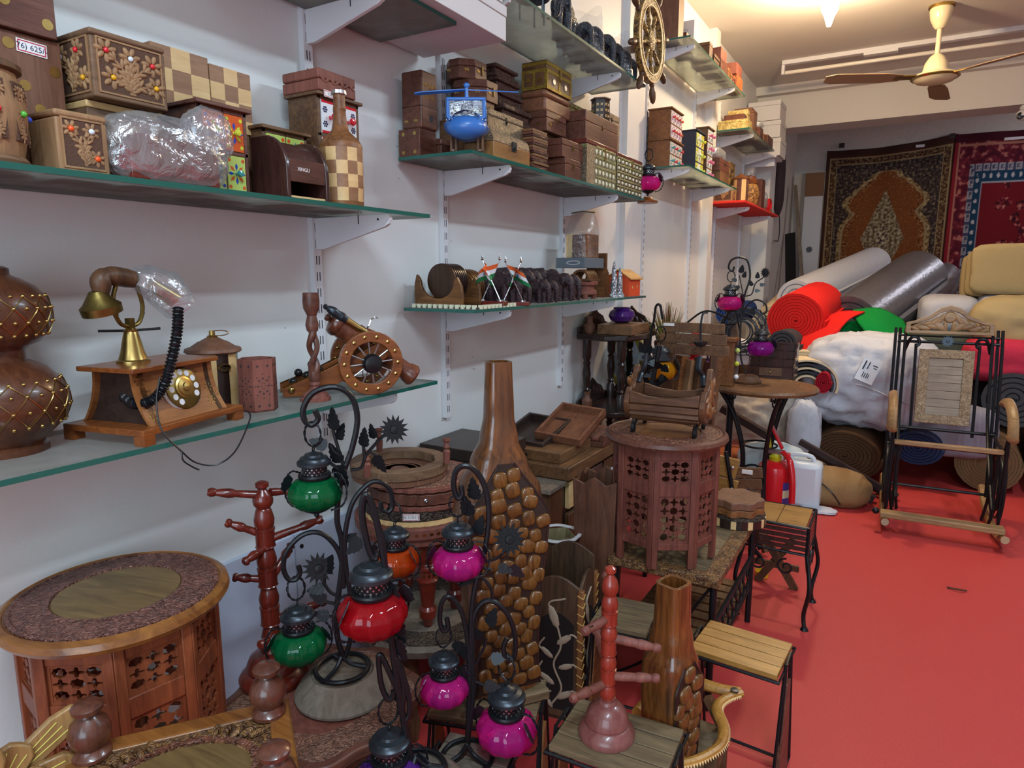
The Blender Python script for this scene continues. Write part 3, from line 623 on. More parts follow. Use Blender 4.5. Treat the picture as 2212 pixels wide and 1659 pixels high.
mb = MB().at(p+n_*.0105, (0,1,0), s); mb.lathe([(.022,0),(.022,.002),(.017,.003),(.017,.005),(.009,.006),(.008,.009),(0,.010)], 28); P('dial_hub', mb, M['brass'], d_, local=True)
mb = MB().lathe([(.030,.137),(.030,.141),(.026,.143),(.021,.158),(.014,.190),(.012,.196),(.013,.199),(.008,.203)], 28, 0, (-.02,-.03,0)); P('bell', mb, M['brass'], t, local=True)
mb = MB().box(-.026, -.036, .203, -.014, -.024, .222); mb.tube(cr([(-.02,-.062,.232),(-.02,-.050,.212),(-.02,-.03,.207),(-.02,-.010,.212),(-.02,.002,.232)]), .004, 8); mb.tube(cr([(-.02,-.058,.228),(-.02,-.062,.26),(-.02,-.052,.288)]), .004, 8); mb.tube(cr([(-.02,.0,.228),(-.02,.002,.25),(-.02,-.008,.288)]), .004, 8)
P('cradle', mb, M['obrass'], t, local=True); P('hook_switch', MB().tube([(-.05,-.075,.200),(-.02,-.03,.198),(.01,.012,.200)], .0025, 6), M['iron'], t, local=True)
h = MB(); h.tube(cr([(-.02,-.085,.268),(-.02,-.082,.298),(-.02,-.058,.302),(-.02,-.01,.295)]), [.012,.014,.016,.017,.018,.018,.017,.016,.016,.015,.016,.018,.018,.018,.018,.018,.018,.017,.016][:19], 12); hs = P('handset', h, M['umber'], t, local=True)
P('earpiece', MB().at((-.02,-.088,.240), (1,0,0), (0,1,.25)).lathe([(.034,-.006),(.035,.008),(.028,.014),(.016,.030),(.012,.036)], 24), M['obrass'], hs, local=True)
bg = MB(); bg.tube([(-.02,-.015,.296),(-.015,.012,.292),(-.005,.045,.275),(.005,.075,.240)], [.020,.032,.042,.034], 14)
for i in range(len(bg.v)):
    p_ = bg.v[i]; bg.v[i] = p_*1 + V((noise.noise(p_*70), noise.noise(p_*70+V((5,0,0))), noise.noise(p_*70+V((0,9,0)))))*.006
P('plastic_wrap', bg, M['film'], hs, local=True); P('mouthpiece', MB().cyl((-.012,.02,.288), (.002,.062,.255), .012, .018, 14), M['brass'], hs, local=True)
# spring cord from the mouthpiece down into the open end of the case
path = cr([AX(385,665,.26), AX(382,720,.27), AX(370,780,.275), AX(352,838,.275), AX(322,868,.262), AX(292,872,.235), AX(268,856,.20)], 26); mb = MB(); mb.tube(path, [.0092+.0018*math.sin(i*1.9) for i in range(len(path))], 10); P('cord', mb, M['black'], t)
mb = MB(); mb.tube(cr([AX(345,815,.275), AX(338,870,.285), AX(350,930,.305), AX(392,975,.318), AX(425,1000,.318), AX(470,1003,.318), AX(510,972,.318), AX(540,905,.31), AX(535,888,.29)], 8), .0016, 6); mb.tube(cr([AX(392,975,.318), AX(396,995,.32), AX(415,1008,.32), AX(430,1015,.32)], 5), .0016, 6); P('loose_wire', mb, M['black'], t)
# striped bank
c = (.085, .975, z); t = T('striped_money_box', 'round money box of cream and dark wooden stripes with a brass ringed lid', 'money box', c)
for k in range(12):
    a0 = 2*PI*k/12; a1 = 2*PI*(k+1)/12; mb = MB().prism([(c[0], c[1])]+[(c[0]+.052*math.cos(a), c[1]+.052*math.sin(a)) for a in (a0, (a0+a1)/2, a1)], z, z+.128); P('stave', mb, (M['maple'], M['ebony'])[k%2], t)
P('lid', MB().lathe([(.058,.128),(.062,.131),(.060,.138),(.048,.142),(.032,.153),(.028,.154),(.012,.163),(0,.164)], 32, 0, c), M['sheesham'], t)
mb = MB().lathe([(.011,.162),(.012,.166),(.007,.168),(.006,.178),(0,.179)], 16, 0, c); P('knob', mb, M['brass'], t); P('ring', MB().tube([V(c)+V((.010+.016*math.cos(a)*.7, .012+.016*math.cos(a), .172+.006*math.sin(a))) for a in [2*PI*k/20 for k in range(20)]], .0013, 6, closed=True), M['brass'], t)
mb = MB().at(V(c)+V((.050, -.012, .098)), (.23,1,0), (0,0,1)); mb.ring(circ(.014, 20, sy=.62), circ(.011, 20, sy=.55), 0, .006); P('slot_rim', mb, M['obrass'], t)
# hexagonal pen holder
c = V((.195, 1.005, z)); t = T('pen_holder', 'hexagonal reddish wooden pen holder pierced with a flower pattern', 'pen holder', c)
hexa = [circ(.043, 6, c.x, c.y, R_(8))][0]; inn = circ(.033, 24, c.x, c.y, R_(8))
out24 = [tuple(V(hexa[i//4]).lerp(V(hexa[(i//4+1)%6]), (i%4)/4)) for i in range(24)]
P('body', MB().ring(out24, inn, z, z+.118).prism(hexa, z, z+.004), M['terra'], t)
a = R_(8)-PI/2+PI*2/6*0.0
for k in range(6):
    aa = R_(8)+PI/6+k*PI/3; mb = MB().at(c+V((.0375*math.cos(aa), .0375*math.sin(aa), .059)), (-math.sin(aa), math.cos(aa), 0), (0,0,1))
    for r, n, s0 in ((.011, 8, .0042), (.0045, 6, .002), (.018, 8, .0028)):
        for q in range(n): b = 2*PI*q/n; mb.prism([(r*math.cos(b)+s0*math.cos(b+e)*f, r*1.5*math.sin(b)+s0*math.sin(b+e)*f) for e, f in ((0,1),(2,.55),(-2,.55))], 0, .0006)
    for x, y in ((-.011,.045),(.011,.045),(-.011,-.045),(.011,-.045)): mb.prism(star(.004,.0014,4,x,y), 0, .0006)
    P('pierced_pattern', mb, M['slot'], t)
# toy cannon
A = R_(-36); c0 = V((.235, 1.318, z)); t = T('toy_cannon', 'wooden toy cannon on two spoked wheels with brass studs', 'toy cannon', c0, A)
chk = [(-.215,.004),(-.215,.026),(-.12,.062),(-.06,.090),(.02,.128),(.060,.124),(.062,.105),(.03,.075),(-.02,.060),(-.10,.020),(-.17,.004)]
for sx in (.030, -.042): P('carriage_cheek', MB().at((sx, 0, 0), (0,1,0), (0,0,1)).prism(chk, 0, .012), M['orange'], t, .001, local=True)
for sx in (.030, -.042):
    P('brass_strip', MB().tube([(sx+.006, y, h+.0015) for y, h in ((-.215,.026),(-.12,.062),(-.06,.090),(.02,.128),(.055,.124),(.062,.138))], .0035, 6, flat=.4), M['obrass'], t, local=True)
P('axle', MB().cyl((-.085,0,.082), (.085,0,.082), .007, n=12), M['iron'], t, local=True)
def wheel(sx):
    w = MB().at((sx,0,.082), (0,1,0), (0,0,1)); w.ring(circ(.081,40), circ(.054,40), -.009, .009); f = P('wheel', w, M['orange'], t, .002, local=True)
    h = MB().at((sx,0,.082), (0,1,0), (0,0,1)); h.lathe([(.018,-.010),(.020,.004),(.025,.008),(.025,.020),(.020,.028),(.012,.030),(0,.031)], 24); P('hub', h, M['black'], f, local=True)
    for k in range(12):
        a = 2*PI*k/12+.1; s_ = MB().at((sx,0,.082), (0,1,0), (0,0,1)); s_.cyl((.018*math.cos(a), .018*math.sin(a), 0), (.056*math.cos(a), .056*math.sin(a), 0), .0022, n=6); P('spoke', s_, M['steel'], f, local=True)
    b = MB()
    for k in range(14): a = 2*PI*k/14; b.at((sx,0,.082), (0,1,0), (0,0,1)); b.ell((.068*math.cos(a), .068*math.sin(a), .009), (.0052,.0052,.003), 10, 6)
    P('brass_studs', b, M['brass'], f, local=True)
wheel(.068); wheel(-.068)
mb = MB(); d = V((0, .80, -.60)).normalized(); o_ = V((0, -.075, .183)); mb.at(o_, d.orthogonal(), d.cross(d.orthogonal())); prof = [(0,-.030),(.009,-.028),(.010,-.020),(.006,-.016),(.030,-.008),(.034,0),(.034,.010),(.030,.016),(.031,.055),(.035,.060),(.035,.070),(.028,.078),(.026,.150),(.023,.225),(.027,.232),(.030,.250),(.026,.256),(.014,.256),(.014,.20),(0,.20)]
z_ = mb.M.to_3x3() @ V((0,0,1))
if z_.dot(d) < 0: prof = [(r, -h) for r, h in prof]
mb.lathe(prof, 28); P('barrel', mb, wood('barrel', '#4d2317', '#7d452c', 8, .3, coat=.4), t, local=True)
mb = MB(); mb.cyl((.035,.03,.135), (.030,-.05,.190), .0065, .0085, 12); P('rammer_sleeve', mb, M['brass'], t, local=True)
mb = MB(); dd = V((-.005,-.08,.055)).normalized(); p0 = V((.030,-.05,.190)); mb.tube([p0+dd*s for s in (0,.012,.014,.03,.034,.042,.052,.058,.062,.068)], [.009,.0105,.012,.0105,.012,.0125,.009,.006,.0075,.004], 12); P('rammer', mb, M['gun'], t, local=True)
P('chain', MB().tube([V((.02+.003*math.sin(i*2.2), -.03+i*.004, .172-.004*math.sin(i*.35)*6+.002*math.cos(i*2.2))) for i in range(16)], .0022, 5), M['steel'], t, local=True)
mb = MB().at((.042,.018,.140), (0,1,0), (0,0,1)); mb.ring(circ(.013,6), circ(.006,6), -.006, .006); P('trunnion', mb, M['obrass'], t, local=True)
P('tail_stud', MB().ell((.043,-.195,.022), .009, 14, 10), M['brass'], t, local=True)
for x, y, h in ((0,-.12,.062),(0,-.152,.050),(0,-.186,.036),(-.022,-.136,.075),(-.022,-.17,.055)): P('cannon_ball', MB().ell((x,y,h), .0105, 16, 12), M['black'], t, local=True)
P('ball_tray', MB().bar((0,-.205,.014), (0,-.09,.058), .058, .006), M['orange'], t, local=True)
# twisted candlestick
c = V((.222, 1.15, z)); t = T('candlestick', 'reddish wooden candlestick with an open twisted stem', 'candlestick', c)
P('base', MB().lathe([(.037,0),(.037,.007),(.032,.010),(.031,.016),(.022,.022),(.013,.028),(.010,.034),(.013,.040),(.011,.046)], 28, 0, c), M['terra'], t)
mb = MB()
for k in (0, PI): mb.tube([c+V((.0095*math.sin(PI*i/30)**.6*math.cos(k+i*.21), .0095*math.sin(PI*i/30)**.6*math.sin(k+i*.21), .062+.117*i/30)) for i in range(31)], [.010-.0035*math.sin(PI*i/30) for i in range(31)], 10)
P('twisted_stem', mb, M['redb'], t); P('stem_foot', MB().lathe([(.009,.044),(.015,.056),(.013,.072)], 20, 0, c), M['redb'], t)
P('cup', MB().lathe([(.013,.170),(.016,.185),(.012,.202),(.011,.207),(.019,.225),(.020,.240),(.0185,.262),(.015,.262),(.015,.245),(0,.245)], 24, 0, c), M['redb'], t)
# ================================================================ bay 2
def D(xc, xr, xl, yt, yb, Y, z0=None, z1=None):
    """box seen from its near vertical edge (pixel column xc) standing at depth Y"""
    ym = (yt+yb)/2; x1 = AY(xc, ym, Y).x; x0 = AY(xl, ym, Y).x; y1 = AX(xr, ym, x1).y
    return (x0, Y, AY(xc, yb, Y).z if z0 is None else z0, x1, y1, AY(xc, yt, Y).z if z1 is None else z1)
def inlay_ele(t, ps, s=.012):
    for o, fr, fl in ps: P('brass_elephant', getattr(MB(), fr)(o).prism(ele2d(s, 0, 0, fl), 0, .0007), M['brass'], t)
z = Z2U
t = crate('dotted_box', 'small brown box with four brass dots at the near end of the box shelf', (.015, 1.745, z, .10, 1.83, z+.085), M['redb'], 'brown shelf boxes', extra=lambda t, d: studs([(.035,1.745,z+.07),(.08,1.745,z+.07),(.035,1.745,z+.014),(.08,1.745,z+.014)], .006, M['brass'], t, ax=(0,1,0)))
d = (.025, 1.752, z+.086, .105, 1.834, 1.975)
t = crate('money_bank', 'tall brown wooden money bank with brass elephants and gilt lettering', d, M['redb'], cat='money box', bev=.006)
inlay_ele(t, [((.045,1.752,z+.108),'fy',1),((.082,1.752,z+.108),'fy',1)], .011)
P('lettering', MB().fx((.105, 1.793, 1.925)).text('MONEY', .020, 0, .0006), M['brass'], t); P('lettering', MB().fx((.105, 1.793, 1.893)).text('BANK', .020, 0, .0006), M['brass'], t)
P('coin_hole', MB().fx((.105, 1.80, 1.835)).prism(circ(.010, 16), 0, .0005), M['slot'], t); P('seam', MB().box(.025, 1.752, 1.868, .1055, 1.8345, 1.8695), M['slot'], t)
crate('wooden_box', 'little brown box between the dotted box and the helicopter', (.03, 1.838, z, .115, 1.90, z+.068), M['redb'], 'brown shelf boxes', lid=.02, bev=.003)
# helicopter
c = V((.245, 1.795, z)); Bl = plain('helicopter_blue', '#3a72bd', .35, coat=.2); t = T('toy_helicopter', 'blue painted toy helicopter with white dotted trim at the shelf corner', 'toy helicopter', c, R_(31))
mb = MB(); mb.grid(lambda u, v: (lambda a, f: V((.043*f*math.sin(a)*(1.15 if math.cos(a) < 0 else 1), -.075+.17*v, .068+.030*math.cos(a)*(1 if math.cos(a) > 0 else 1.15)*(.55+.45*f))))(2*PI*u, (math.sin(PI*(v*.82+.16))**.5)), 24, 14, closeu=True)
P('fuselage', MB().add([], []) if False else mb, Bl, t, local=True)
mb = MB(); mb.grid(lambda u, v: V(((-.036+.072*u), -.073-.014*math.sin(PI*u)-.006*v, .040+.032*v)), 12, 4); P('nose', MB().ell((0,-.05,.056), (.042,.050,.028), 20, 12), Bl, t, local=True)
cb = MB(); cb.ring(rect(-.040,-.022,.040,.022)[::1], rect(-.031,-.013,.031,.015), -.004, .004); 
cab = MB()
cab.box(-.041,-.062,.118,.041,.050,.126); cab.box(-.041,-.062,.074,.041,-.056,.082)
for x in (-.041, .034): cab.box(x,-.062,.074,x+.007,-.055,.120); cab.box(x,.043,.074,x+.007,.050,.120)
cab.box(-.041,-.055,.070,.041,.050,.076); P('cabin_frame', cab, Bl, t, .003, local=True)
P('windscreen', MB().box(-.034,-.0585,.080,.034,-.0575,.119), M['clear'], t, local=True)
for x in (-.018, .018): P('seat', MB().box(x-.011,-.03,.078,x+.011,-.012,.092), M['paper'], t, .003, local=True)
mb = MB()
for i in range(15): u = -1+2*i/14; mb.ell((u*.040, -.063-.012*(1-u*u), .072+.003*(1-u*u)), .0015, 6, 4)
P('white_dots', mb, M['paper'], t, kind='stuff', local=True)
mb = MB().cyl((0,-.01,.126), (0,-.01,.160), .0045, .003, 10); mb.cyl((0,-.01,.126), (0,-.01,.131), .009, .005, 12).ell((0,-.01,.163), .0065, 12, 8); r_ = P('rotor', mb, Bl, t, local=True)
for a0, tilt in ((R_(14), .0), (R_(194), -.14)):
    bl = MB(); ax = V((math.cos(a0), math.sin(a0), tilt)); s_ = V((-math.sin(a0), math.cos(a0), .25)); o_ = V((0,-.01,.153)); bl.at(o_, ax, s_); bl.prism([(0,-.003),(.02,-.007),(.10,-.009),(.112,-.003),(.112,.004),(.10,.008),(.02,.005),(0,.003)], -.0012, .0012); P('rotor_blade', bl, Bl, r_, local=True)
for x in (-.028, .028):
    P('skid', MB().cyl((x,-.05,.003), (x,.08,.003), .003, n=8), M['umber'], t, local=True)
    for y in (-.03, .05):
        for dx in (-.005, .005): P('strut', MB().cyl((x+dx,y,.003), (x+dx,y,.052), .0026, n=8), M['umber'], t, local=True)
P('tail_boom', MB().cyl((0,.07,.075), (0,.10,.078), .016, .010, 12), Bl, t, local=True); t.scale = (1.45, .95, 1.22)
# octagonal boxes with brass elephants
def octbox(label, x0, y0, z0, w, l, h, ch, es=.013):
    t = T('octagonal_box', label, 'octagonal box', (x0+w/2, y0+l/2, z0), 0, 'octagonal boxes with brass elephants')
    pl = [(x0+ch,y0),(x0+w-ch,y0),(x0+w,y0+ch),(x0+w,y0+l-ch),(x0+w-ch,y0+l),(x0+ch,y0+l),(x0,y0+l-ch),(x0,y0+ch)]
    P('body', MB().prism(pl, z0, z0+h*.62), M['redb'], t, .0015); P('lid', MB().prism(pl, z0+h*.64, z0+h), M['redb'], t, .002)
    for o, ax in (((x0+w/2-.018, y0-.0003, z0+h*.42), (1,0,0)), ((x0+w-ch*.5, y0+ch*.5-.0003, z0+h*.42), (.707,.707,0)), ((x0+w+.0003, y0+ch+.02, z0+h*.42), (0,1,0))):
        P('brass_elephant', MB().at(o, ax, (0,0,1)).prism(ele2d(es, 0, 0), 0, .0007), M['brass'], t)
    mb = MB().fx((x0+w, y0+l*.55, z0+h*.55)); mb.prism([(-.005,.012),(.005,.012),(.003,-.016),(-.003,-.016)], 0, .003); P('clasp', mb, M['obrass'], t)
octbox('octagonal box with a brass elephant directly above the helicopter rotor', .02, 1.975, z+.155, .145, .15, .060, .04)
octbox('middle octagonal box with brass elephants and a long brass clasp in the stack', .02, 1.985, z+.216, .15, .16, .068, .045, .015)
octbox('topmost octagonal box of the stack just under the carton shelf', .02, 1.965, z+.285, .12, .15, .062, .04)
crate('wooden_box', 'plain box hidden at the foot of the octagonal box stack', (.02, 1.96, z, .155, 2.12, z+.154), M['umbery'], 'brown shelf boxes')
Em = carved('embossed_metal', '#6d5f4e', '#a8977c', 210, .42, 1.0, .004, .55); Ed = carved('dark_carved', '#3a2118', '#59352a', 150, .45, 1.0, .006)
Es = carved('embossed_old', '#7a6650', '#b39a78', 190, .5, 1.0, .005, .3)
def ornate(label, d, mat, lid=.0, group='embossed boxes', clasp=None, name='embossed_box', cat='embossed box', bev=.003):
    return crate(name, label, d, mat, group, lid=lid or None, clasp=clasp, cat=cat, bev=bev)
ornate('silvery embossed box lying on the domed trunk', (.17, 1.93, z+.099, .235, 2.17, z+.168), Em, .022, clasp=M['iron'])
# domed trunk
d = (.172, 1.885, z, .285, 2.125, z+.098); t = T('domed_trunk', 'embossed brass-brown trunk with rounded lid beside the helicopter', 'trunk', ((d[0]+d[3])/2, 2.0, z))
P('body', MB().box(d[0], d[1], z, d[3], d[4], z+.052), wood('trunk_body', '#6f4a27', '#9a6f3c', 7, .35, axis=1, coat=.2), t, .002)
pr = [(d[0]+.001, z+.053), (d[3]-.001, z+.053)]+[((d[0]+d[3])/2+.0555*math.cos(a), z+.053+.045*math.sin(a)**.8) for a in [k*PI/12 for k in range(1,12)]]
P('lid', MB().at((0, d[1], 0), (-1,0,0), (0,0,1)).prism([(-x, y) for x, y in pr][::-1], 0, d[4]-d[1]), Es, t, .001)
mb = MB().box(d[3], 2.0, z+.036, d[3]+.004, 2.028, z+.066).cyl((d[3]+.004, 2.014, z+.045), (d[3]+.010, 2.014, z+.045), .005); P('clasp', mb, M['gun'], t)
# stepped carved boxes
def stepped(label, x0, x1, y0, y1, z0, h, grp='stepped carved boxes'):
    t = T('stepped_box', label, 'carved box', ((x0+x1)/2, (y0+y1)/2, z0), 0, grp); q = .012
    P('body', MB().box(x0+q, y0+q, z0, x1-q, y1-q, z0+h*.72), Ed, t, .001); P('base_moulding', MB().box(x0, y0, z0, x1, y1, z0+h*.28), Ed, t, .003); P('lid', MB().box(x0, y0, z0+h*.72, x1, y1, z0+h), Ed, t, .004); return t
zz = z+.14
crate('wooden_box', 'plain box hidden under the dark stepped carved boxes', (.02, 2.20, z, .145, 2.415, z+.112), M['umbery'], 'brown shelf boxes')
stepped('lowest and widest of the dark stepped carved boxes', .02, .150, 2.195, 2.42, z+.113, .070); stepped('second dark stepped carved box from below', .02, .140, 2.19, 2.41, z+.184, .064)
for i, (l, hh) in enumerate((('third dark stepped carved box from below in its stack', .050), ('fourth dark stepped carved box, just below the top one', .048), ('topmost dark stepped carved box, right of the octagonal boxes', .044))):
    stepped(l, .02, .115-.006*i, 2.20, 2.385-.01*i, z+.249+sum((.050,.048)[:i])+.001*i, hh)
# stack of slate-thin boards
for k in range(15):
    dx = random.Random(k).uniform(-.003, .003); mb = MB().box(.155+dx, 2.158+dx, z+.0093*k, .282+dx, 2.268+dx, z+.0093*k+.0083)
    S('wooden_slate', mb, (M['dark'], M['redb'], M['umbery'])[k%3], 'thin dark red wooden slate in the tall stack beside the domed trunk', 'wooden slate', 'stack of thin wooden slates', .001)
# plain and brass-mounted boxes to the right
crate('clasped_box', 'small reddish box with brass clasp at the bottom beside the slates', (.175, 2.43, z, .275, 2.575, z+.080), M['redb'], 'clasped brown boxes', .022, clasp=M['obrass'])
crate('clasped_box', 'reddish box with purple dusty top stacked on the bottom clasped box', (.170, 2.41, z+.081, .272, 2.60, z+.150), M['redb'], 'clasped brown boxes', .024, clasp=M['obrass'])
crate('clasped_box', 'dark little box squeezed behind the slates and below the elephant box', (.10, 2.44, z, .166, 2.60, z+.185), M['umbery'], 'clasped brown boxes', .03, clasp=M['obrass'])
t = crate('clasped_box', 'brown box with brass elephants and a brass hasp under the glossy box', (.115, 2.425, z+.186, .195, 2.60, z+.262), M['redb'], 'clasped brown boxes', .024, clasp=M['obrass'])
inlay_ele(t, [((.16,2.425,z+.212),'fy',1),((.196,2.458,z+.212),'fx',1),((.196,2.565,z+.205),'fx',1)], .015)
crate('clasped_box', 'glossy brown box with a wavy lid under the gilt trunk', (.07, 2.43, z+.263, .185, 2.66, z+.345), M['sheeshamy'], 'clasped brown boxes', .028, bev=.008)
# gilt trunk
d = (.075, 2.44, z+.346, .185, 2.665, z+.452); t = crate('gilt_trunk', 'dark trunk banded with gold strips and silver rosettes on top of the pile', d, M['umber'], cat='trunk', lid=.030)
Gd = carved('gilt_band', '#8a7430', '#c0a548', 260, .35, .9, .003, .8)
mb = MB()
for zb in (d[2]+.001, d[2]+.062, d[5]-.018): mb.box(d[3], d[1], zb, d[3]+.0015, d[4], zb+.013); mb.box(d[0], d[1]-.0015, zb, d[3], d[1], zb+.013)
for y in (d[1], (d[1]+d[4])/2-.006, d[4]-.013): mb.box(d[3], y, d[2], d[3]+.0018, y+.013, d[2]+.070)
for x in (d[0], (d[0]+d[3])/2-.005, d[3]-.010): mb.box(x, d[1]-.0018, d[2], x+.010, d[1], d[2]+.070)
P('gilt_bands', mb, Gd, t)
for y in (.28, .74): mb = MB().fx((d[3], d[1]+y*(d[4]-d[1]), d[2]+.037)); mb.prism(star(.014,.010,12), 0, .003); P('rosette', mb, M['steel'], t)
for x in (.27, .72): mb = MB().fy((d[0]+x*(d[3]-d[0]), d[1], d[2]+.037)); mb.prism(star(.012,.009,12), 0, .003); P('rosette', mb, M['brass'], t)
P('hasp', MB().box(d[3]+.001, 2.548, d[2]+.050, d[3]+.006, 2.562, d[2]+.092), M['obrass'], t)
ornate('dark gold ornamented box behind the large brown box', (.03, 2.70, z+.1825, .130, 2.93, z+.372), carved('black_gold', '#3d2c16', '#8a7038', 120, .45, .8, .004), .02)
d = (.10, 2.66, z+.185, .245, 3.0, z+.318); t = crate('clasped_box', 'largest plain brown box with a brass hasp, resting on the jewelled chest', (.135, 2.66, z+.182, .255, 3.02, z+.305), M['redb'], 'clasped brown boxes', .042, clasp=M['obrass'])
crate('wooden_box', 'plain box hidden behind the jewelled chests', (.03, 2.69, z, .16, 3.0, z+.181), M['umbery'], 'brown shelf boxes')
# pierced hexagonal box
c = V((.105, 3.02, z+.306)); t = T('pierced_box', 'dark hexagonal box pierced with stars on the large brown box', 'pierced box', (.2, 2.93, z+.306)); pl = circ(.042, 6, .205, 2.93, .3); P('body', MB().prism(pl, z+.306, z+.40), M['ebony'], t, .002); P('top', MB().prism(circ(.046, 6, .205, 2.93, .3), z+.40, z+.406), M['umber'], t)
for k in range(6):
    a = .3+PI/6+k*PI/3; mb = MB().at((.205+.0366*math.cos(a), 2.93+.0366*math.sin(a), z+.353), (-math.sin(a), math.cos(a), 0), (0,0,1))
    for u in (-.009, .009):
        for v in (-.024, 0, .024): mb.prism(star(.009,.0035,4,u,v,PI/4), 0, .0006)
    P('star_cutouts', mb, M['maple'], t)
ornate('upright embossed pale box at the far end of the shelf', (.06, 3.07, z, .16, 3.285, z+.40), Es, .03, clasp=M['iron'])
# jewelled chests
Jb = plain('pearl', '#d9d6b8', .2, coat=.5); Jg = carved('jewel_gilt', '#7f8a50', '#c9c98f', 300, .35, .9, .003, .6)
def jewelled(label, d, rows, cols_):
    x0, y0, z0, x1, y1, z1 = d; t = T('jewelled_chest', label, 'jewelled chest', ((x0+x1)/2, (y0+y1)/2, z0), 0, 'jewelled chests')
    P('body', MB().box(x0, y0, z0, x1, y1, z1-.02), Em if rows == 4 else M['dark'], t, .001); P('lid', MB().box(x0-.002, y0-.002, z1-.019, x1+.002, y1+.002, z1), M['red'], t, .003)
    mb = MB(); H = (z1-.02-z0)/rows; W = (y1-y0)/cols_; s0 = .3 if rows == 4 else 0
    for i in range(rows+1): mb.box(x1, y0+(y1-y0)*s0, z0+i*H-.003*(i > 0), x1+.002, y1, z0+i*H+.004)
    for j in range(cols_+1):
        if j*W >= (y1-y0)*s0-.001: mb.box(x1, y0+j*W-.002, z0, x1+.002, y0+j*W+.002, z1-.02)
    mb.box(x0, y0-.002, z0, x1, y0, z0+.008).box(x0, y0-.002, z1-.035, x1, y0, z1-.022); P('gilt_grid', mb, Jg, t); mb = MB()
    for i in range(rows):
        for j in range(cols_):
            if (j+.5)*W < (y1-y0)*s0: continue
            mb = MB().fx((x1, y0+(j+.5)*W, z0+(i+.5)*H)); mb.ell((0,0,0), (W*.24, H*.26, .005), 8, 6); P('pearl', mb, Jb, t)
    P('clasp', MB().box(x1+.002, (y0+y1)/2+.02, z1-.06, x1+.005, (y0+y1)/2+.034, z1-.012), M['brass'], t)
jewelled('nearer jewelled chest with rows of pearls and a pale embossed end panel', (.165, 2.61, z, .285, 2.925, z+.180), 4, 8)
jewelled('farther jewelled chest with rows of pearls beside the pink lantern', (.165, 2.945, z, .285, 3.275, z+.175), 5, 7)
# ================================================================ bay 2, middle shelf
z = Z2L
t = T('mosaic_tray', 'flat tray edged in cream and dark mosaic at the end of the elephant shelf', 'tray', (.17, 1.90, z)); P('board', MB().box(.03, 1.775, z, .292, 2.02, z+.006), M['dark'], t, .001)
for k in range(12):
    P('mosaic_edge', MB().box(.033+k*.0218, 1.770, z+.0005, .033+k*.0218+.0125, 1.78, z+.0135), Jb, t)
for k in range(10): P('mosaic_edge', MB().box(.287, 1.785+k*.0235, z+.0005, .2965, 1.785+k*.0235+.0135, z+.0135), Jb, t)
Bk = wood('burnt_wood', '#3a2314', '#7d5129', 7, .4, axis=0); 
t = T('coaster_holder', 'round wooden coaster holder with crescent ends full of dark coasters', 'coaster holder', (.13, 1.86, z+.0065)); c0 = V((.13, 1.80, z+.058))
cres = [(.094*math.cos(a), -.05+.0) for a in (PI, 0)]
cres = [(-.094,-.051),(.094,-.051),(.097,-.02),(.092,.015),(.074,.044)]+[(.068*math.cos(a)-.004, .030+.058*math.sin(a)) for a in [-.0-k*PI/10 for k in range(0,11)]]+[(-.078,.042),(-.088,.052),(-.097,.02),(-.098,-.02)]
for y in (0, .104): P('end_plate', MB().fy((.13, 1.785+y, z+.058)).prism(cres, -.012, 0), Bk, t, .002)
P('cross_bar', MB().box(.10, 1.797, z+.0075, .16, 1.885, z+.026), Bk, t)
for k in range(7): mb = MB().fy((.126, 1.8095+.0112*k, z+.0875)); mb.lathe([(0,-.0085),(.056,-.0085),(.058,-.006),(.058,-.001),(.055,0),(0,0)], 36); S('coaster', mb, M['ebony'] if k else wood('coaster_face', '#1d110b', '#4a2d18', 5, .4), 'dark round coaster standing on edge in the wooden holder', 'coaster', 'coasters in the holder')
t = T('coaster_holder', 'second coaster rack half hidden behind the little flags', 'coaster holder', (.09, 1.96, z+.0065)); P('body', MB().fy((.10, 1.955, z+.0065)).prism([(-.07,0),(.07,0),(.07,.06)]+[(.068*math.cos(a), .045+.07*math.sin(a)) for a in [k*PI/10 for k in range(11)]]+[(-.07,.06)], -.004, .004), Bk, t)
for k in range(5): P('slat', MB().fy((.10, 1.965+.012*k, z+.0065)).ring(circ(.066,28,0,.055), circ(.05,28,0,.055), -.003, .003), Bk, t)
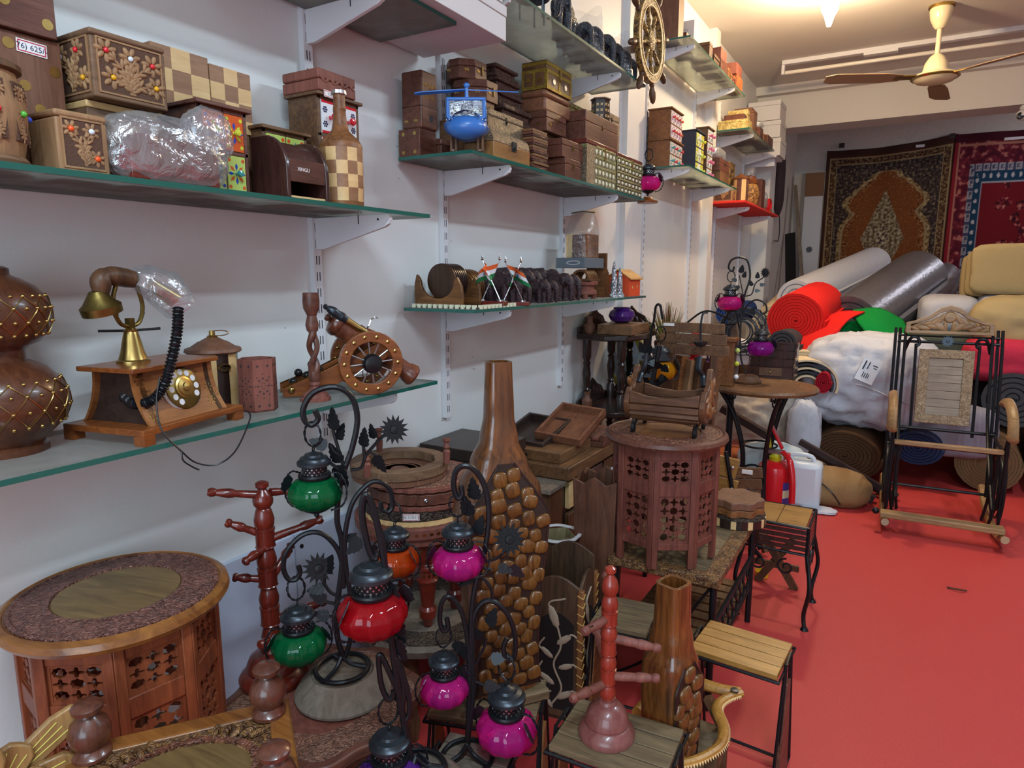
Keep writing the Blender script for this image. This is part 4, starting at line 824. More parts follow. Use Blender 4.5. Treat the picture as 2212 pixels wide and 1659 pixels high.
# flags on stands
fo = plain('flag_saffron', '#e0622a', .7); fw = plain('flag_white', '#e4e4e8', .7); fg = plain('flag_green', '#1d7a44', .7); fb = plain('flag_blue', '#2f4c96', .7)
def flagstand(label, c, rz):
    t = T('flag_stand', label, 'flag stand', c, rz, 'little flag stands'); P('base', MB().box(-.055,-.018,0,.055,.018,.014), M['red'], t, .002, local=True)
    mb = MB()
    for x in (-.035, .035): P('disc', MB().lathe([(.012,.014),(.012,.018),(.008,.020),(0,.020)], 20, 0, (x,0,0)), M['steel'], t, local=True)
    for s in (1, -1):
        a = V((-.035*s, .004*s, .016)); b = V((.03*s, .004*s, .15)); p_ = P('pole', MB().cyl(a, b, .0018, n=8), M['steel'], t, local=True); P('finial', MB().at(b, (1,0,0), (0,1,0)).lathe([(.003,0),(.005,.004),(.002,.008),(.004,.011),(0,.022)], 10), M['steel'], p_, local=True)
        dr = (a-b).normalized(); o = b+dr*.008; wv = V((-s*.5, -.86, -.25)).normalized()
        def F(u, v): return o+dr*(.056*v)+wv*(.082*u)+V((0, 0, -.010*u*u))+V((.006*math.sin(u*6+v), .006*math.sin(u*7), 0))
        fl = MB().grid(F, 10, 9); fl.mi = [(0,1,2)[(i//10)//3] for i in range(90)]
        for f in list(fl.f): pass
        pn = F(.5, .5)
        k = MB(); fl2 = P('flag', fl, [fo, fw, fg], p_, local=True); nrm = dr.cross(wv).normalized()
        for sg in (1, -1): k.at(pn+nrm*.0012*sg+V((0,0,0)), dr, wv); k.ring(circ(.0062,18), circ(.0050,18), -.0002, .0002); k.prism(star(.0048,.0012,12), -.0002, .0002)
        P('wheel_emblem', k, fb, fl2, local=True)
flagstand('nearer flag stand with two crossed small tricolour flags', (.245, 1.93, z+.0065), R_(8)); flagstand('farther small flag stand with crossed tricolour flags', (.262, 2.05, z), R_(50))
# carved elephants
def elephant_mesh(name, mat):
    mb = MB(); mb.ell((-.012,0,.066), (.046,.027,.031), 20, 14).ell((.006,0,.069), (.034,.026,.029), 16, 10).ell((.036,0,.079), (.022,.018,.022), 16, 10, 0, Matrix.Rotation(.3, 3, 'Y')).ell((.030,0,.092), (.013,.013,.010), 12, 8)
    for x, y in ((.022,.015),(.018,-.015),(-.036,.015),(-.040,-.015)): mb.tube([(x,y,.064),(x+.001,y,.03),(x,y,.010),(x+.002,y,.0)], [.0145,.0115,.0105,.0125], 12)
    mb.tube(cr([(.046,0,.082),(.058,0,.066),(.060,0,.042),(.060,0,.020),(.056,0,.008),(.062,0,.003)], 4), [.014-.008*i/20 for i in range(21)], 10)
    for s in (1, -1):
        mb.ell((.028,.021*s,.074), (.014,.005,.020), 12, 8, 0, Matrix.Rotation(.25*s, 3, 'Z')); mb.tube([(.044,.010*s,.070),(.054,.014*s,.060),(.062,.014*s,.062)], [.0042,.0036,.0015], 8)
    mb.tube([(-.054,0,.078),(-.060,0,.060),(-.058,0,.040)], [.004,.003,.004], 6)
    mb.tube([(-.046,0,.092),(.004,0,.1005)], [.012,.006], 8); 
    o = _link(name, mb, mat, Matrix.Identity(4)); m = o.modifiers.new('r', 'REMESH'); m.mode = 'VOXEL'; m.voxel_size = .0022; m2 = o.modifiers.new('s', 'SMOOTH'); m2.iterations = 3
    me = bpy.data.meshes.new_from_object(o.evaluated_get(bpy.context.evaluated_depsgraph_get())); me.shade_smooth(); bpy.data.objects.remove(o); me.name = name; return me
EM = elephant_mesh('elephant', carved('elephant_wood', '#241316', '#3d2429', 130, .55, .7, .003)); EB = elephant_mesh('black_elephant', carved('black_lacquer', '#0c0c10', '#3c4048', 260, .22, .6, .002))
def ele(me, label, loc, s, rz, group):
    o = bpy.data.objects.new('carved_elephant', me); col.objects.link(o); o.location = loc; o.scale = (s,)*3; o.rotation_euler.z = rz; tag(o, label, 'elephant figure', group); WM[o.name] = Matrix.Translation(V(loc)); return o
EG = 'carved brown elephants on the shelf'
ordn = ['nearest', 'second', 'third', 'fourth', 'fifth', 'farthest']
for i, px in enumerate((1095, 1119, 1138, 1153, 1170, 1195)):
    p = AX(px, 578, .125); ele(EM, 'tall carved brown elephant, %s in the back row' % (ordn[i] if i in (0, 5) else ordn[i]+' from the near end'), (.075, p.y, z), 1.30, R_(-4+2*i), EG)
for px, s, l in ((1119, 1.05, 'larger front row carved elephant directly behind the flags'), (1141, .78, 'small carved elephant first of the four small ones in front'), (1183, .80, 'small carved elephant in the middle of the front row'), (1200, .80, 'small carved elephant partly behind the middle front one'), (1233, 1.05, 'large carved elephant with raised head at the right end of the front row'), (1249, 1.0, 'carved elephant at the extreme right end, next to the round stand')):
    p = AX(px, 640, .262); ele(EM, l, (.275-.066*s*1.08, p.y, z), s*1.08, R_(-5), EG)
# pile at the far end
t = T('round_stand', 'reddish round carved stand on feet beside the elephants', 'round stand', (.20, 2.80, z)); P('body', MB().lathe([(.052,.018),(.056,.022),(.056,.036),(.044,.042),(.044,.058),(.058,.062),(.060,.076),(.05,.08),(0,.08)], 32, 0, (.20,2.80,z)), M['terra'], t)
for k in range(4): a = k*PI/2+.5; P('foot', MB().cyl((.20+.042*math.cos(a), 2.80+.042*math.sin(a), z), (.20+.042*math.cos(a), 2.80+.042*math.sin(a), z+.02), .011, .014, 10), M['terra'], t)
t = T('slatted_rack', 'arched slatted letter rack on the round stand', 'rack', (.20, 2.80, z+.081)); P('tray', MB().box(.15, 2.745, z+.081, .25, 2.86, z+.087), M['umber'], t)
for k in range(6): P('arch', MB().fy((.20, 2.755+.018*k, z+.086)).ring([(.045*math.cos(a), .045*math.sin(a)) for a in [PI*i/12 for i in range(13)]]+[(-.04,0),(.04,0)][:0]+[(x, 0) for x in (-.03, 0, .03)], [(.035*math.cos(a), .035*math.sin(a)) for a in [PI*i/12 for i in range(13)]]+[(x, .004) for x in (-.02, 0, .02)], -.004, .004), Bk, t)
t = crate('cardboard_box', 'flat grey blue cardboard box balanced above the slatted rack', (.085, 2.74, z+.137, .225, 2.96, z+.182), plain('grey_card', '#5b636b', .6), cat='box'); mb = MB().fy((.17, 2.74, z+.160)); mb.ring(circ(.034,24,sy=.30), circ(.029,24,sy=.20), 0, .0004); P('emblem', mb, M['steel'], t)
t = T('bagged_blocks', 'brown and cream wooden blocks in a tall clear plastic bag on the grey box', 'bag of blocks', (.16, 2.88, z+.183)); P('block', MB().box(.105,2.80,z+.183,.135,2.93,z+.29), M['maple'], t, .002); P('block', MB().box(.137,2.80,z+.183,.182,2.93,z+.285), M['redb'], t, .002); P('block', MB().box(.184,2.80,z+.183,.21,2.93,z+.288), M['teak'], t, .002)
mb = MB(); mb.grid(lambda u, v: V((.158+(.064-.012*math.sin(v*7)*v)*(abs(math.cos(2*PI*u))**.6)*(1 if math.cos(2*PI*u) > 0 else -1)*(1-.15*v**3), 2.865+(.075*(1-.85*max(0, v-.55)/.45))*(abs(math.sin(2*PI*u))**.6)*(1 if math.sin(2*PI*u) > 0 else -1), z+.184+.205*v))+V((noise.noise(V((u*9,v*8,1))), noise.noise(V((u*9,v*8,5))), 0))*.006, 40, 24, closeu=True); P('plastic_bag', mb, M['clear'], t); P('bag_tie', MB().tube([(.10,2.865,z+.386),(.155,2.865,z+.392),(.215,2.865,z+.384)], .003, 6), M['obrass'], t)
t = T('wood_strip_stand', 'upright rack of zigzag striped wood behind the silver figures', 'rack', (.16, 3.02, z))
for k in range(7): P('strip', MB().box(.12, 2.99+.011*k, z, .215, 2.996+.011*k, z+.155-.012*abs(k-2)), Bk, t)
P('post', MB().box(.15, 3.07, z, .19, 3.09, z+.21), Bk, t)
for i, (y, h, l) in enumerate(((3.0, .175, 'taller silvery foil figurine'), (3.075, .145, 'shorter silvery foil figurine beside the orange house'))):
    prof = [(.020,0),(.022,.01),(.014,.03),(.017,.06),(.013,.09),(.010,.12),(.009,.135),(.006,.15),(.003,.168),(0,.175)]; S('foil_figurine', MB().lathe([(r, q*h/.175) for r, q in prof], 14, 0, (.262, y, z), rib=lambda a, zz_: .18*math.sin(3*a+zz_*70)), carved('foil%d' % i, '#8d9096', '#d5d8dc', 120, .3, .9, .004, .8), l, 'figurine', 'silver foil figurines')
t = T('toy_house', 'orange toy house money box with a tan roof', 'toy house', (.225, 3.24, z)); Or = plain('house_orange', '#cf4a22', .5); mb = MB(); mb.fy((.222, 3.155, z)); mb.prism([(-.060,0),(.060,0),(.060,.088),(0,.125),(-.060,.088)], -.155, 0); P('walls', mb, Or, t, .001)
mb = MB()
for s in (1, -1): mb.add([V((.222, y, z+.128+dz)) for y in (3.145, 3.32) for dz in (0, .006)]+[V((.222+s*.072, y, z+.082+dz)) for y in (3.145, 3.32) for dz in (0, .006)], [(0,1,3,2),(4,6,7,5),(0,4,5,1),(2,3,7,6),(1,5,7,3),(0,2,6,4)])
P('roof', mb, wood('roof_wood', '#a5713a', '#d09a52', 8, .5, axis=1), t); 
for o, fr, r in (((.222,3.155,z+.058),'fy',.009),((.282,3.20,z+.045),'fx',.007),((.282,3.27,z+.05),'fx',.007)): mb = getattr(MB(), fr)(o); flower(mb, 0, 0, r*1.2, 6, 0, .002); P('flower_sticker', mb, M['brass'], t)
# ================================================================ bay 2, top shelf
z = Z2T
t = T('mini_chair', 'miniature navy chair with curved metal legs at the near end of the high shelf', 'miniature chair', (.23, 2.25, z)); Nv = plain('navy', '#1c2c4a', .4); P('seat', MB().lathe([(0,.07),(.06,.072),(.066,.080),(.066,.16),(.05,.19),(0,.19)], 24, 0, (.22,2.26,z)), Nv, t)
for x, y in ((.19,2.22),(.27,2.24),(.24,2.31),(.20,2.31)): P('leg', MB().cyl((x,y,z), (x,y,z+.075), .0035, n=8), M['gun'], t)
P('curved_arm', MB().tube(cr([(.275,2.27,z+.004),(.285,2.33,z+.03),(.285,2.35,z+.075)], 6), .004, 8), M['iron'], t)
t = T('pale_pouch', 'pale crumpled paper parcel over the miniature navy chair', 'parcel', (.12, 2.17, z)); P('wrap', lump((.13, 2.05, z+.09), (.12,.10,.09), 5, .15, 1.5, 4, .7, z+.0005), plain('parcel_paper', '#b99f92', .7), t)
for i, (y, s, rz, l) in enumerate(((2.50, 1.5, -75, 'black lacquered elephant seen from the side, nearest on the high shelf'), (2.66, 1.12, -8, 'second black lacquered elephant from the near end'), (2.76, 1.25, -5, 'third black lacquered elephant, in a clear bag'), (2.90, 1.35, -5, 'fourth black lacquered elephant, after the gap'), (3.0, 1.25, -5, 'fifth black lacquered elephant'), (3.09, 1.25, -4, 'sixth black lacquered elephant, in a clear bag beside the ship wheel'), (3.17, 1.05, -4, 'smallest black lacquered elephant, touching the ship wheel'))):
    ele(EB, l, (.285-.068*s if i else .225, y, z), s, R_(rz), 'black lacquered elephants')
for y, l in ((2.76, 'clear plastic bag standing over the third black elephant'), (3.09, 'clear plastic bag standing over the sixth black elephant')):
    mb = MB(); mb.grid(lambda u, v: V((.205+.085*math.cos(2*PI*u)*(1-.2*v), y+(.048*(1-v**2*.95))*math.sin(2*PI*u), z+.001+.185*v+.02*v*math.sin(4*PI*u)))+V((noise.noise(V((u*9,v*8,y))), 0, 0))*.005, 30, 16, closeu=True); S('plastic_bag', mb, M['clear'], l, 'plastic bag', 'clear bags over the elephants')
# ship wheel
c = V((.325, 3.215, 2.425)); Wd = carved('wheel_carving', '#4a3115', '#a9813c', 130, .4, .9, .005); t = T('ship_wheel', 'carved wooden ship wheel with turned handles hung at the end of the high shelf', 'ship wheel', c)
P('rim', MB().fx(c).ring(circ(.185,48), circ(.142,48), -.014, .014), Wd, t, .003); P('rim_line', MB().fx(c).ring(circ(.182,48), circ(.178,48), .014, .0165).ring(circ(.149,48), circ(.145,48), .014, .0165), M['maple'], t)
P('hub', MB().fx(c).lathe([(.040,-.016),(.042,.014),(.03,.018),(.018,.022),(0,.022)], 28), Wd, t)
for k in range(8):
    a = k*PI/4+.28; mb = MB().fx(c); ca, sa = math.cos(a), math.sin(a); mb.tube([(r*ca, r*sa, 0) for r in (.036,.05,.07,.085,.10,.12,.145)], [.010,.012,.008,.013,.008,.011,.012], 10); P('spoke', mb, Wd, t)
    mb = MB().fx(c); mb.tube([(r*ca, r*sa, 0) for r in (.183,.19,.2,.206,.225,.25,.268,.275)], [.011,.013,.009,.012,.0165,.015,.010,.002], 12); P('handle', mb, M['umber'], t)
P('hanger', MB().box(.01, 3.31, 2.42, .312, 3.33, 2.45), M['umber'], t)
# ================================================================ bay 3
Cp = plain('ceramic_pink', '#c05a86', .12, coat=.6); Cv = plain('ceramic_violet', '#4d3f92', .12, coat=.6)
z = Z3M
drawers('drawer_chest', 'brown chest with eight painted drawers and red knobs, on top of its twin', (.035, 4.075, z+.168, .170, 4.31, z+.345), M['teak'], [('flower', Cw, Cv, Cp, Cr), ('flower', Cw, Cb, Cr, Co)], 2, 4)
drawers('drawer_chest', 'brown chest with painted drawers and pale knobs under its red knobbed twin', (.035, 4.07, z, .172, 4.33, z+.166), M['teak'], [('flower', Cw, Cb, Cg, Ct), ('flower', Cw, Cv, Co, Cr)], 2, 4)
d = D(1503, 1527, 1472, 250, 372, 4.55, z, z+.30)
drawers('drawer_chest', 'tall dark blue drawer chest with yellow and white drawers', (d[0], 4.55, z, d[3], 4.76, z+.30), plain('navy_paint', '#2b3040', .5), [('flower', Cy, Cb, Cw, Cw), ('flower', Cw, Ct, Cy, Cg), ('flower', Cy, Cb, Co, Cy)], 3, 3)
drawers('drawer_chest', 'slim weathered drawer chest with floral knobs behind the dark blue one', (d[0]+.03, 4.80, z, d[3]+.01, 4.96, z+.36), M['umbery'], [('flower', Cw, Cp, Ct, Cp)], 4, 2)
crate('clasped_box', 'plain dark red wooden box nearest the red shelf, under the box with the clasp', (.07, 5.02, z, .25, 5.30, z+.095), M['umbery'], 'clasped brown boxes')
crate('clasped_box', 'reddish box with a clasp under the bagged parcel', (.06, 5.01, z+.096, .245, 5.31, z+.185), M['redb'], 'clasped brown boxes', .03, clasp=M['iron'])
t = T('bagged_parcel', 'small grey parcel in clear film on the reddish clasped box', 'parcel', (.15, 5.16, z+.186)); P('parcel', MB().box(.09,5.07,z+.187,.21,5.24,z+.235), plain('parcel_grey', '#4d4d58', .5), t, .01); P('plastic_film', lump((.15,5.16,z+.225), (.085,.13,.052), 12, .12, 2, 4, .7, z+.1865), M['film'], t, smooth=1.2)
crate('carved_box', 'little carved box with gold dots at the far end of the middle shelf', (.14, 5.33, z+.0, .23, 5.355, z+.12), carved('gold_dotted', '#3a2016', '#7a5230', 90, .5, .8), cat='carved box')
# highest shelf
z = Z3U
d = D(1466, 1476, 1424, 0, 78, 4.03); crate('tall_box', 'tall reddish brown box standing at the near end of the highest shelf', (d[0], 4.03, z, d[3], 4.13, z+.28), M['sheesham'], cat='box')
crate('wooden_box', 'dark red box lying below the pale carton on the highest shelf', (.09, 4.16, z, .22, 4.30, z+.085), M['redb'], 'highest shelf boxes')
t = crate('labelled_carton', 'pale carton with a printed word standing on the highest shelf', (.095, 4.33, z, .215, 4.42, z+.205), Mc, cat='carton'); P('lettering', MB().fy((.15, 4.33, z+.145)).text('PL-0012', .018, 0, .0003), M['ink'], t)
for i, (y0, y1, x0, h, m, l) in enumerate(((4.44, 4.52, .16, .10, 'umber', 'small dark box just past the pale carton on the highest shelf'), (4.56, 4.70, .14, .060, 'umber', 'dark carved moulded box in the middle of the highest shelf'), (4.74, 4.92, .15, .085, 'redb', 'reddish box past the moulded box on the highest shelf'),
    (4.94, 5.02, .19, .075, 'teak', 'small tan box near the far end of the highest shelf'), (5.04, 5.10, .19, .06, 'teak', 'small tan box second from the far end of the highest shelf'), (5.13, 5.19, .2, .055, 'red', 'tiny dark red box close to the far end of the highest shelf'))):
    crate('wooden_box', l, (x0, y0, z, .285, y1, z+h), M[m], 'highest shelf boxes', lid=.02, over=.004 if i == 1 else 0)
crate('wooden_box', 'pinkish box on the reddish box at the middle of the highest shelf', (.15, 4.75, z+.0865, .28, 4.91, z+.155), M['terra'], 'highest shelf boxes')
crate('wooden_box', 'orange carved box at the far end of the highest shelf', (.19, 5.24, z, .285, 5.42, z+.10), carved('orange_carved', '#8a4422', '#b96a38', 90, .5, .8), 'highest shelf boxes')
crate('wooden_box', 'pink box on the orange carved box at the end of the highest shelf', (.18, 5.22, z+.101, .28, 5.40, z+.18), M['terra'], 'highest shelf boxes')
# ================================================================ bay 4
z = Z4U; Yb = carved('yellow_embossed', '#a08a4a', '#c8b273', 60, .5, .7)
crate('embossed_box', 'wide flat yellowish embossed box at the near edge of the small shelf', (.045, 5.72, z, .275, 5.90, z+.075), Yb, 'embossed boxes', .02)
crate('wooden_box', 'reddish octagonal-lidded box on the yellowish embossed box', (.085, 5.74, z+.076, .24, 5.86, z+.118), M['redb'], 'end shelf boxes')
crate('embossed_box', 'pale embossed box standing behind the reddish box on the small shelf', (.07, 5.93, z, .23, 6.02, z+.19), Yb, 'embossed boxes', .04, clasp=M['iron'])
for l, d, m in (('orange brown box left of the brass dotted one on the small shelf', (.12, 6.08, z, .25, 6.2, z+.21), 'sheesham'), ('small reddish box at the shelf edge under the clear bag', (.15, 6.22, z, .28, 6.36, z+.10), 'redb'), ('tan box behind the small reddish box', (.14, 6.38, z, .285, 6.5, z+.07), 'teak'), ('last reddish box at the far corner of the small shelf', (.16, 6.54, z, .29, 6.80, z+.09), 'redb')):
    crate('wooden_box', l, d, M[m], 'end shelf boxes', lid=.02)
t = crate('dotted_box', 'orange brown box set with rows of brass dots on the small shelf', (.05, 6.24, z+.12, .20, 6.48, z+.27), M['sheesham'], 'end shelf boxes')
for i in range(4):
    for j in range(2): P('brass_dot', MB().fx((.20, 6.27+.06*i, z+.18+.05*j)).prism(circ(.008, 10), 0, .001), M['brass'], t)
crate('wooden_box', 'plain block under the brass dotted box on the small shelf', (.03, 6.24, z, .135, 6.50, z+.119), M['umbery'], 'end shelf boxes')
S('plastic_bag', lump((.245, 6.30, z+.130), (.04, .07, .030), 4, .2, 2, 3, .7, z+.1005), M['film'], 'crumpled clear bag at the edge of the small shelf with pale boxes', 'plastic bag')
for i, (za, zb, yy) in enumerate(((2.46, 2.62, 7.0), (2.625, 2.78, 7.03), (2.785, 2.96, 7.05))):
    crate('white_carton', ('lowest', 'middle', 'topmost')[i]+' white carton in the stack at the end of the small shelf', (.02, 6.97, za, .33-.01*i, 7.30, zb), Mc, 'stacked white cartons', cat='carton', lid=.04, over=.003)
mb = MB().box(.02, 6.972, 2.445, .30, 7.32, 2.459); S('carton_ledge', mb, M['white'], 'narrow white ledge carrying the stacked white cartons', 'ledge')
P('ledge_bracket', MB().box(.0, 7.08, 2.38, .27, 7.10, 2.445), M['white'], bpy.data.objects['carton_ledge'])
z = Z4R
carvedbox('small pale carved box with yellow beads at the near end of the red shelf', (.05, 5.66, z, .20, 5.76, z+.12), M['pale'], 'red shelf jars', [(.3,.7,'y'),(.7,.4,'y')], [(.3,.7,'y'),(.7,.6,'y')], 6)
c = V((.215, 5.88, z)); t = T('striped_money_box', 'cream and brown striped canister on the red shelf', 'canister', c)
for k in range(10):
    a0 = 2*PI*k/10; a1 = 2*PI*(k+1)/10; P('stave', MB().prism([(c.x, c.y)]+[(c.x+.062*math.cos(a), c.y+.062*math.sin(a)) for a in (a0, (a0+a1)/2, a1)], z, z+.19), (M['maple'], M['redb'])[k%2], t)
P('lid', MB().lathe([(.068,.19),(.07,.198),(.04,.215),(.01,.235),(0,.24)], 24, 0, c), M['teak'], t)
c = V((.22, 6.22, z)); t = T('carved_jar', 'barrel shaped carved jar with yellow beads on the red shelf', 'jar', c); P('body', MB().lathe([(.06,0),(.08,.06),(.082,.11),(.07,.17),(.055,.19)], 24, 0, c), carved('jar_carving', '#6d4a24', '#ad7d3e', 60, .5, .9), t); P('lid', MB().lathe([(.062,.19),(.066,.21),(.05,.23),(.05,.25),(.02,.26),(0,.27)], 24, 0, c), M['orange'], t)
P('plastic_cap', lump((c.x, c.y, z+.29), (.05,.05,.05), 2, .1, 2, 3, .8), M['clear'], t)
crate('wooden_box', 'upright reddish box behind the carved jar on the red shelf', (.17, 6.45, z, .28, 6.60, z+.26), M['redb'], 'red shelf boxes')
t = T('bagged_box', 'pale thing in clear film near the far end of the red shelf', 'wrapped box', (.23, 6.73, z)); P('box', MB().box(.18,6.68,z,.27,6.78,z+.13), M['teak'], t); P('plastic_bag', lump((.225,6.73,z+.09), (.06,.07,.09), 7, .12, 2, 3, .7, z+.0005), M['film'], t)
crate('dotted_box', 'dark box with gold dots perched behind the striped canister', (.05, 5.80, z, .14, 5.98, z+.33), carved('gold_dots', '#2f1a10', '#8a6a34', 60, .5, .7), 'red shelf boxes')
t = T('red_hoop', 'shiny red hoop shaped ornament at the far end of the red shelf', 'ornament', (.26, 6.98, z)); P('hoop', MB().at((.26, 6.98, z+.07), (0,1,0), (0,0,1)).ring(circ(.075, 28, sy=.92), circ(.05, 28, sy=.9), -.015, .015), M['gem_r'], t, .004); P('core', MB().box(.24,6.94,z,.28,7.02,z+.035), M['teak'], t)
# ================================================================ lantern and stand builders
LG = {k: tinted('lantern_'+k, c) for k, c in (('green', '#0b7a45'), ('pink', '#d0248c'), ('red', '#c01722'), ('orange', '#d0541a'), ('purple', '#6a2f9c'), ('amber', '#dc9a12'), ('violet', '#a81ca0'))}
def twist(mb, pts, r, n=5): 
    for ph in (0, PI):
        q = []
        for i, p in enumerate(pts):
            p = V(p); d = (V(pts[min(i+1, len(pts)-1)])-V(pts[max(0, i-1)])).normalized(); a = d.orthogonal().normalized(); b = d.cross(a); t = i*1.15+ph; q.append(p+(a*math.cos(t)+b*math.sin(t))*r*.75)
        mb.tube(q, r*.75, n)
def lantern(colr, label, top, s=1.0, rz=0, group='hanging glass lanterns', ring=True):
    """top = the point of the hook it hangs from; built full size, origin at the ring top"""
    t = T('glass_lantern', label, 'lantern', top, rz, group)
    G = LG[colr]; z0 = -.060 if ring else -.004
    if ring:
        m = MB(); twist(m, [(.019*math.sin(2*PI*k/28), 0, -.028+.028*math.cos(2*PI*k/28)) for k in range(29)], .0022); P('hanging_ring', m, M['iron'], t, local=True)
    P('loop', MB().at((0,0,z0-.002), (0,1,0), (0,0,1)).tube([(.006*math.cos(k*PI/5), .006*math.sin(k*PI/5), 0) for k in range(10)], .0016, 6, closed=True), M['iron'], t, local=True)
    z = z0-.008
    P('cap', MB().lathe([(0,z),(.006,z-.001),(.010,z-.004),(.020,z-.006),(.022,z-.011),(.031,z-.014),(.033,z-.019),(.0385,z-.023),(.0385,z-.030),(.034,z-.033),(.028,z-.030)], 28), M['gun'], t, local=True)
    P('collar', MB().lathe([(.0285,z-.031),(.0285,z-.053)], 24), M['iron'], t, local=True)
    m = MB()
    for i in range(18):
        for j in range(3): a = 2*PI*(i+.5*(j%2))/18; m.at((.0286*math.cos(a), .0286*math.sin(a), z-.037-.006*j), (-math.sin(a), math.cos(a), 0), (0,0,1)); m.prism(circ(.0019, 6), 0, .0004)
    P('perforations', m, M['steel'], t, local=True, kind='stuff')
    P('neck_ring', MB().lathe([(.028,z-.051),(.036,z-.052),(.0375,z-.056),(.036,z-.062),(.031,z-.064)], 28), M['iron'], t, local=True)
    P('globe', MB().lathe([(.031,z-.063),(.044,z-.068),(.055,z-.078),(.0605,z-.092),(.060,z-.106),(.053,z-.121),(.041,z-.131),(.026,z-.136)], 48, rib=lambda a, zz: .034*math.cos(12*a)), G, t, local=True, smooth=2)
    P('bottom_cup', MB().lathe([(.036,z-.131),(.030,z-.138),(.016,z-.145),(.006,z-.149),(.0065,z-.153),(.003,z-.158),(0,z-.158)], 24), M['iron'], t, local=True)
    for sg in (1, -1):
        m = MB(); twist(m, cr([(.033*sg,0,z-.052),(.055*sg,0,z-.050),(.071*sg,0,z-.072),(.073*sg,0,z-.105),(.060*sg,0,z-.130),(.035*sg,0,z-.140)], 6), .0019); P('wire_handle', m, M['iron'], t, local=True)
        l = MB(); l.at((.060*sg, -.016, z-.073), (sg*.35,.3,-1), (sg*.5,-.8,0)); l.prism([(-.026,0),(-.018,.010),(-.008,.012),(-.004,.016),(.004,.013),(.012,.015),(.018,.008),(.028,0),(.018,-.008),(.010,-.014),(.004,-.012),(-.006,-.016),(-.016,-.009)], 0, .0012); P('leaf', l, M['gun'], t, local=True)
    t.scale = (s, s, s); return t
def mleaf(mb, o, d, l, up=(0,-1,.3), m=0):
    """serrated sheet-metal leaf with its stalk at o"""
    d = V(d).normalized(); mb.at(o, d, d.cross(V(up))); w = l*.36
    q = [(0,0),(l*.08,w*.7),(l*.22,w),(l*.28,w*.82),(l*.42,w*.95),(l*.5,w*.7),(l*.64,w*.72),(l*.70,w*.45),(l*.84,w*.4),(l,0)]
    mb.prism(q+[(x, -y) for x, y in q[-2:0:-1]], -.0005, .0006, m); mb.world(); return mb
def sunflower(mb, o, nrm, r):
    nrm = V(nrm).normalized(); mb.at(o, nrm.orthogonal(), nrm.cross(nrm.orthogonal())); mb.prism(star(r, r*.62, 15), -.0005, .0006); mb.prism(star(r*.7, r*.42, 12, ph=.2), .001, .0022); mb.lathe([(r*.32,0),(r*.25,.005),(0,.006)], 14); mb.world(); return mb
# ================================================================ ceiling fan, bulb, tube fitting, camera
c = V((1.518, 5.863, CZ)); t = T('ceiling_fan', 'cream ceiling fan with brown blades near the glowing bulb', 'ceiling fan', c); Cr_ = plain('fan_cream', '#d9c9a4', .3, coat=.4); Bn = plain('fan_bronze', '#9c8062', .45, .2)
P('canopy', MB().lathe([(.06,-.008),(.062,-.03),(.055,-.07),(.035,-.11),(.022,-.125),(0,-.126)], 28, 0, c), Cr_, t); P('canopy_trim', MB().lathe([(.070,-.0),(.070,-.012),(.058,-.016)], 28, 0, c), M['brass'], t)
P('rod', MB().cyl(c+V((0,0,-.12)), c+V((0,0,-.27)), .014, n=14), Cr_, t); P('motor', MB().lathe([(.022,-.262),(.04,-.275),(.062,-.31),(.070,-.345),(.075,-.36),(.115,-.372),(.13,-.39),(.10,-.412),(.05,-.424),(0,-.426)], 36, 0, c), Cr_, t); P('motor_trim', MB().lathe([(.125,-.383),(.134,-.390),(.125,-.397)], 36, 0, c), M['brass'], t)
FB = t
for k in range(3):
    a = R_(206)+k*2*PI/3; ax = V((math.cos(a), math.sin(a), 0)); sd = V((-math.sin(a), math.cos(a), .18)); mb = MB().at(c+V((0,0,-.385)), ax, sd); mb.prism([(.20,-.045),(.30,-.062),(.60,-.068),(.645,-.05),(.66,.03),(.60,.06),(.30,.055),(.20,.035)], -.002, .002); b_ = P('blade', mb, Bn, t, .001); mb = MB().at(c+V((0,0,-.385)), ax, sd); mb.prism(rect(.10,-.025,.24,.025), -.004, .003); P('blade_iron', mb, M['brass'], b_)
FB.scale = (1.16,1.16,1.22)
c = V((.90, 4.95, 3.02)); t = T('light_bulb', 'glowing warm bulb hanging below the ceiling', 'lamp', c); P('glass', MB().lathe([(0,-.12),(.012,-.118),(.018,-.10),(.03,-.06),(.05,-.02),(.052,.02),(.035,.06),(.022,.09),(.02,.10)], 24, 0, c), plain('bulb_glow', '#fff2d0', .3, emit='#ffd28a', es=90), t); P('holder', MB().cyl(c+V((0,0,.09)), c+V((0,0,.16)), .022, n=16), M['black'], t); P('flex', MB().cyl(c+V((0,0,.15)), V((c.x, c.y, CZ)), .005), M['black'], t)
S('bulb_holder', MB().lathe([(.025,0),(.03,-.03),(.022,-.07),(.015,-.085),(0,-.09)], 16, 0, (.70, 4.32, CZ)), M['umber'], 'brown bulb holder on the ceiling at the top edge above the glow', 'bulb holder')
t = T('tube_fitting', 'unlit double tube light fitting along the ceiling by the beam', 'tube light', (1.3, 6.75, CZ)); P('body', MB().box(.36, 6.60, CZ-.035, 2.9, 6.66, CZ), M['white'], t, .002); P('choke_box', MB().box(1.0, 6.595, CZ-.055, 1.25, 6.665, CZ-.0355), M['white'], t)
for y in (.37, 2.87): P('tube_holder', MB().box(y-.012, 6.605, CZ-.115, y+.012, 6.655, CZ-.036), M['white'], t)
P('tube', MB().cyl((.385, 6.63, CZ-.10), (2.855, 6.63, CZ-.10), .016, n=14), plain('tube_glass', '#d9d2c6', .3), t)
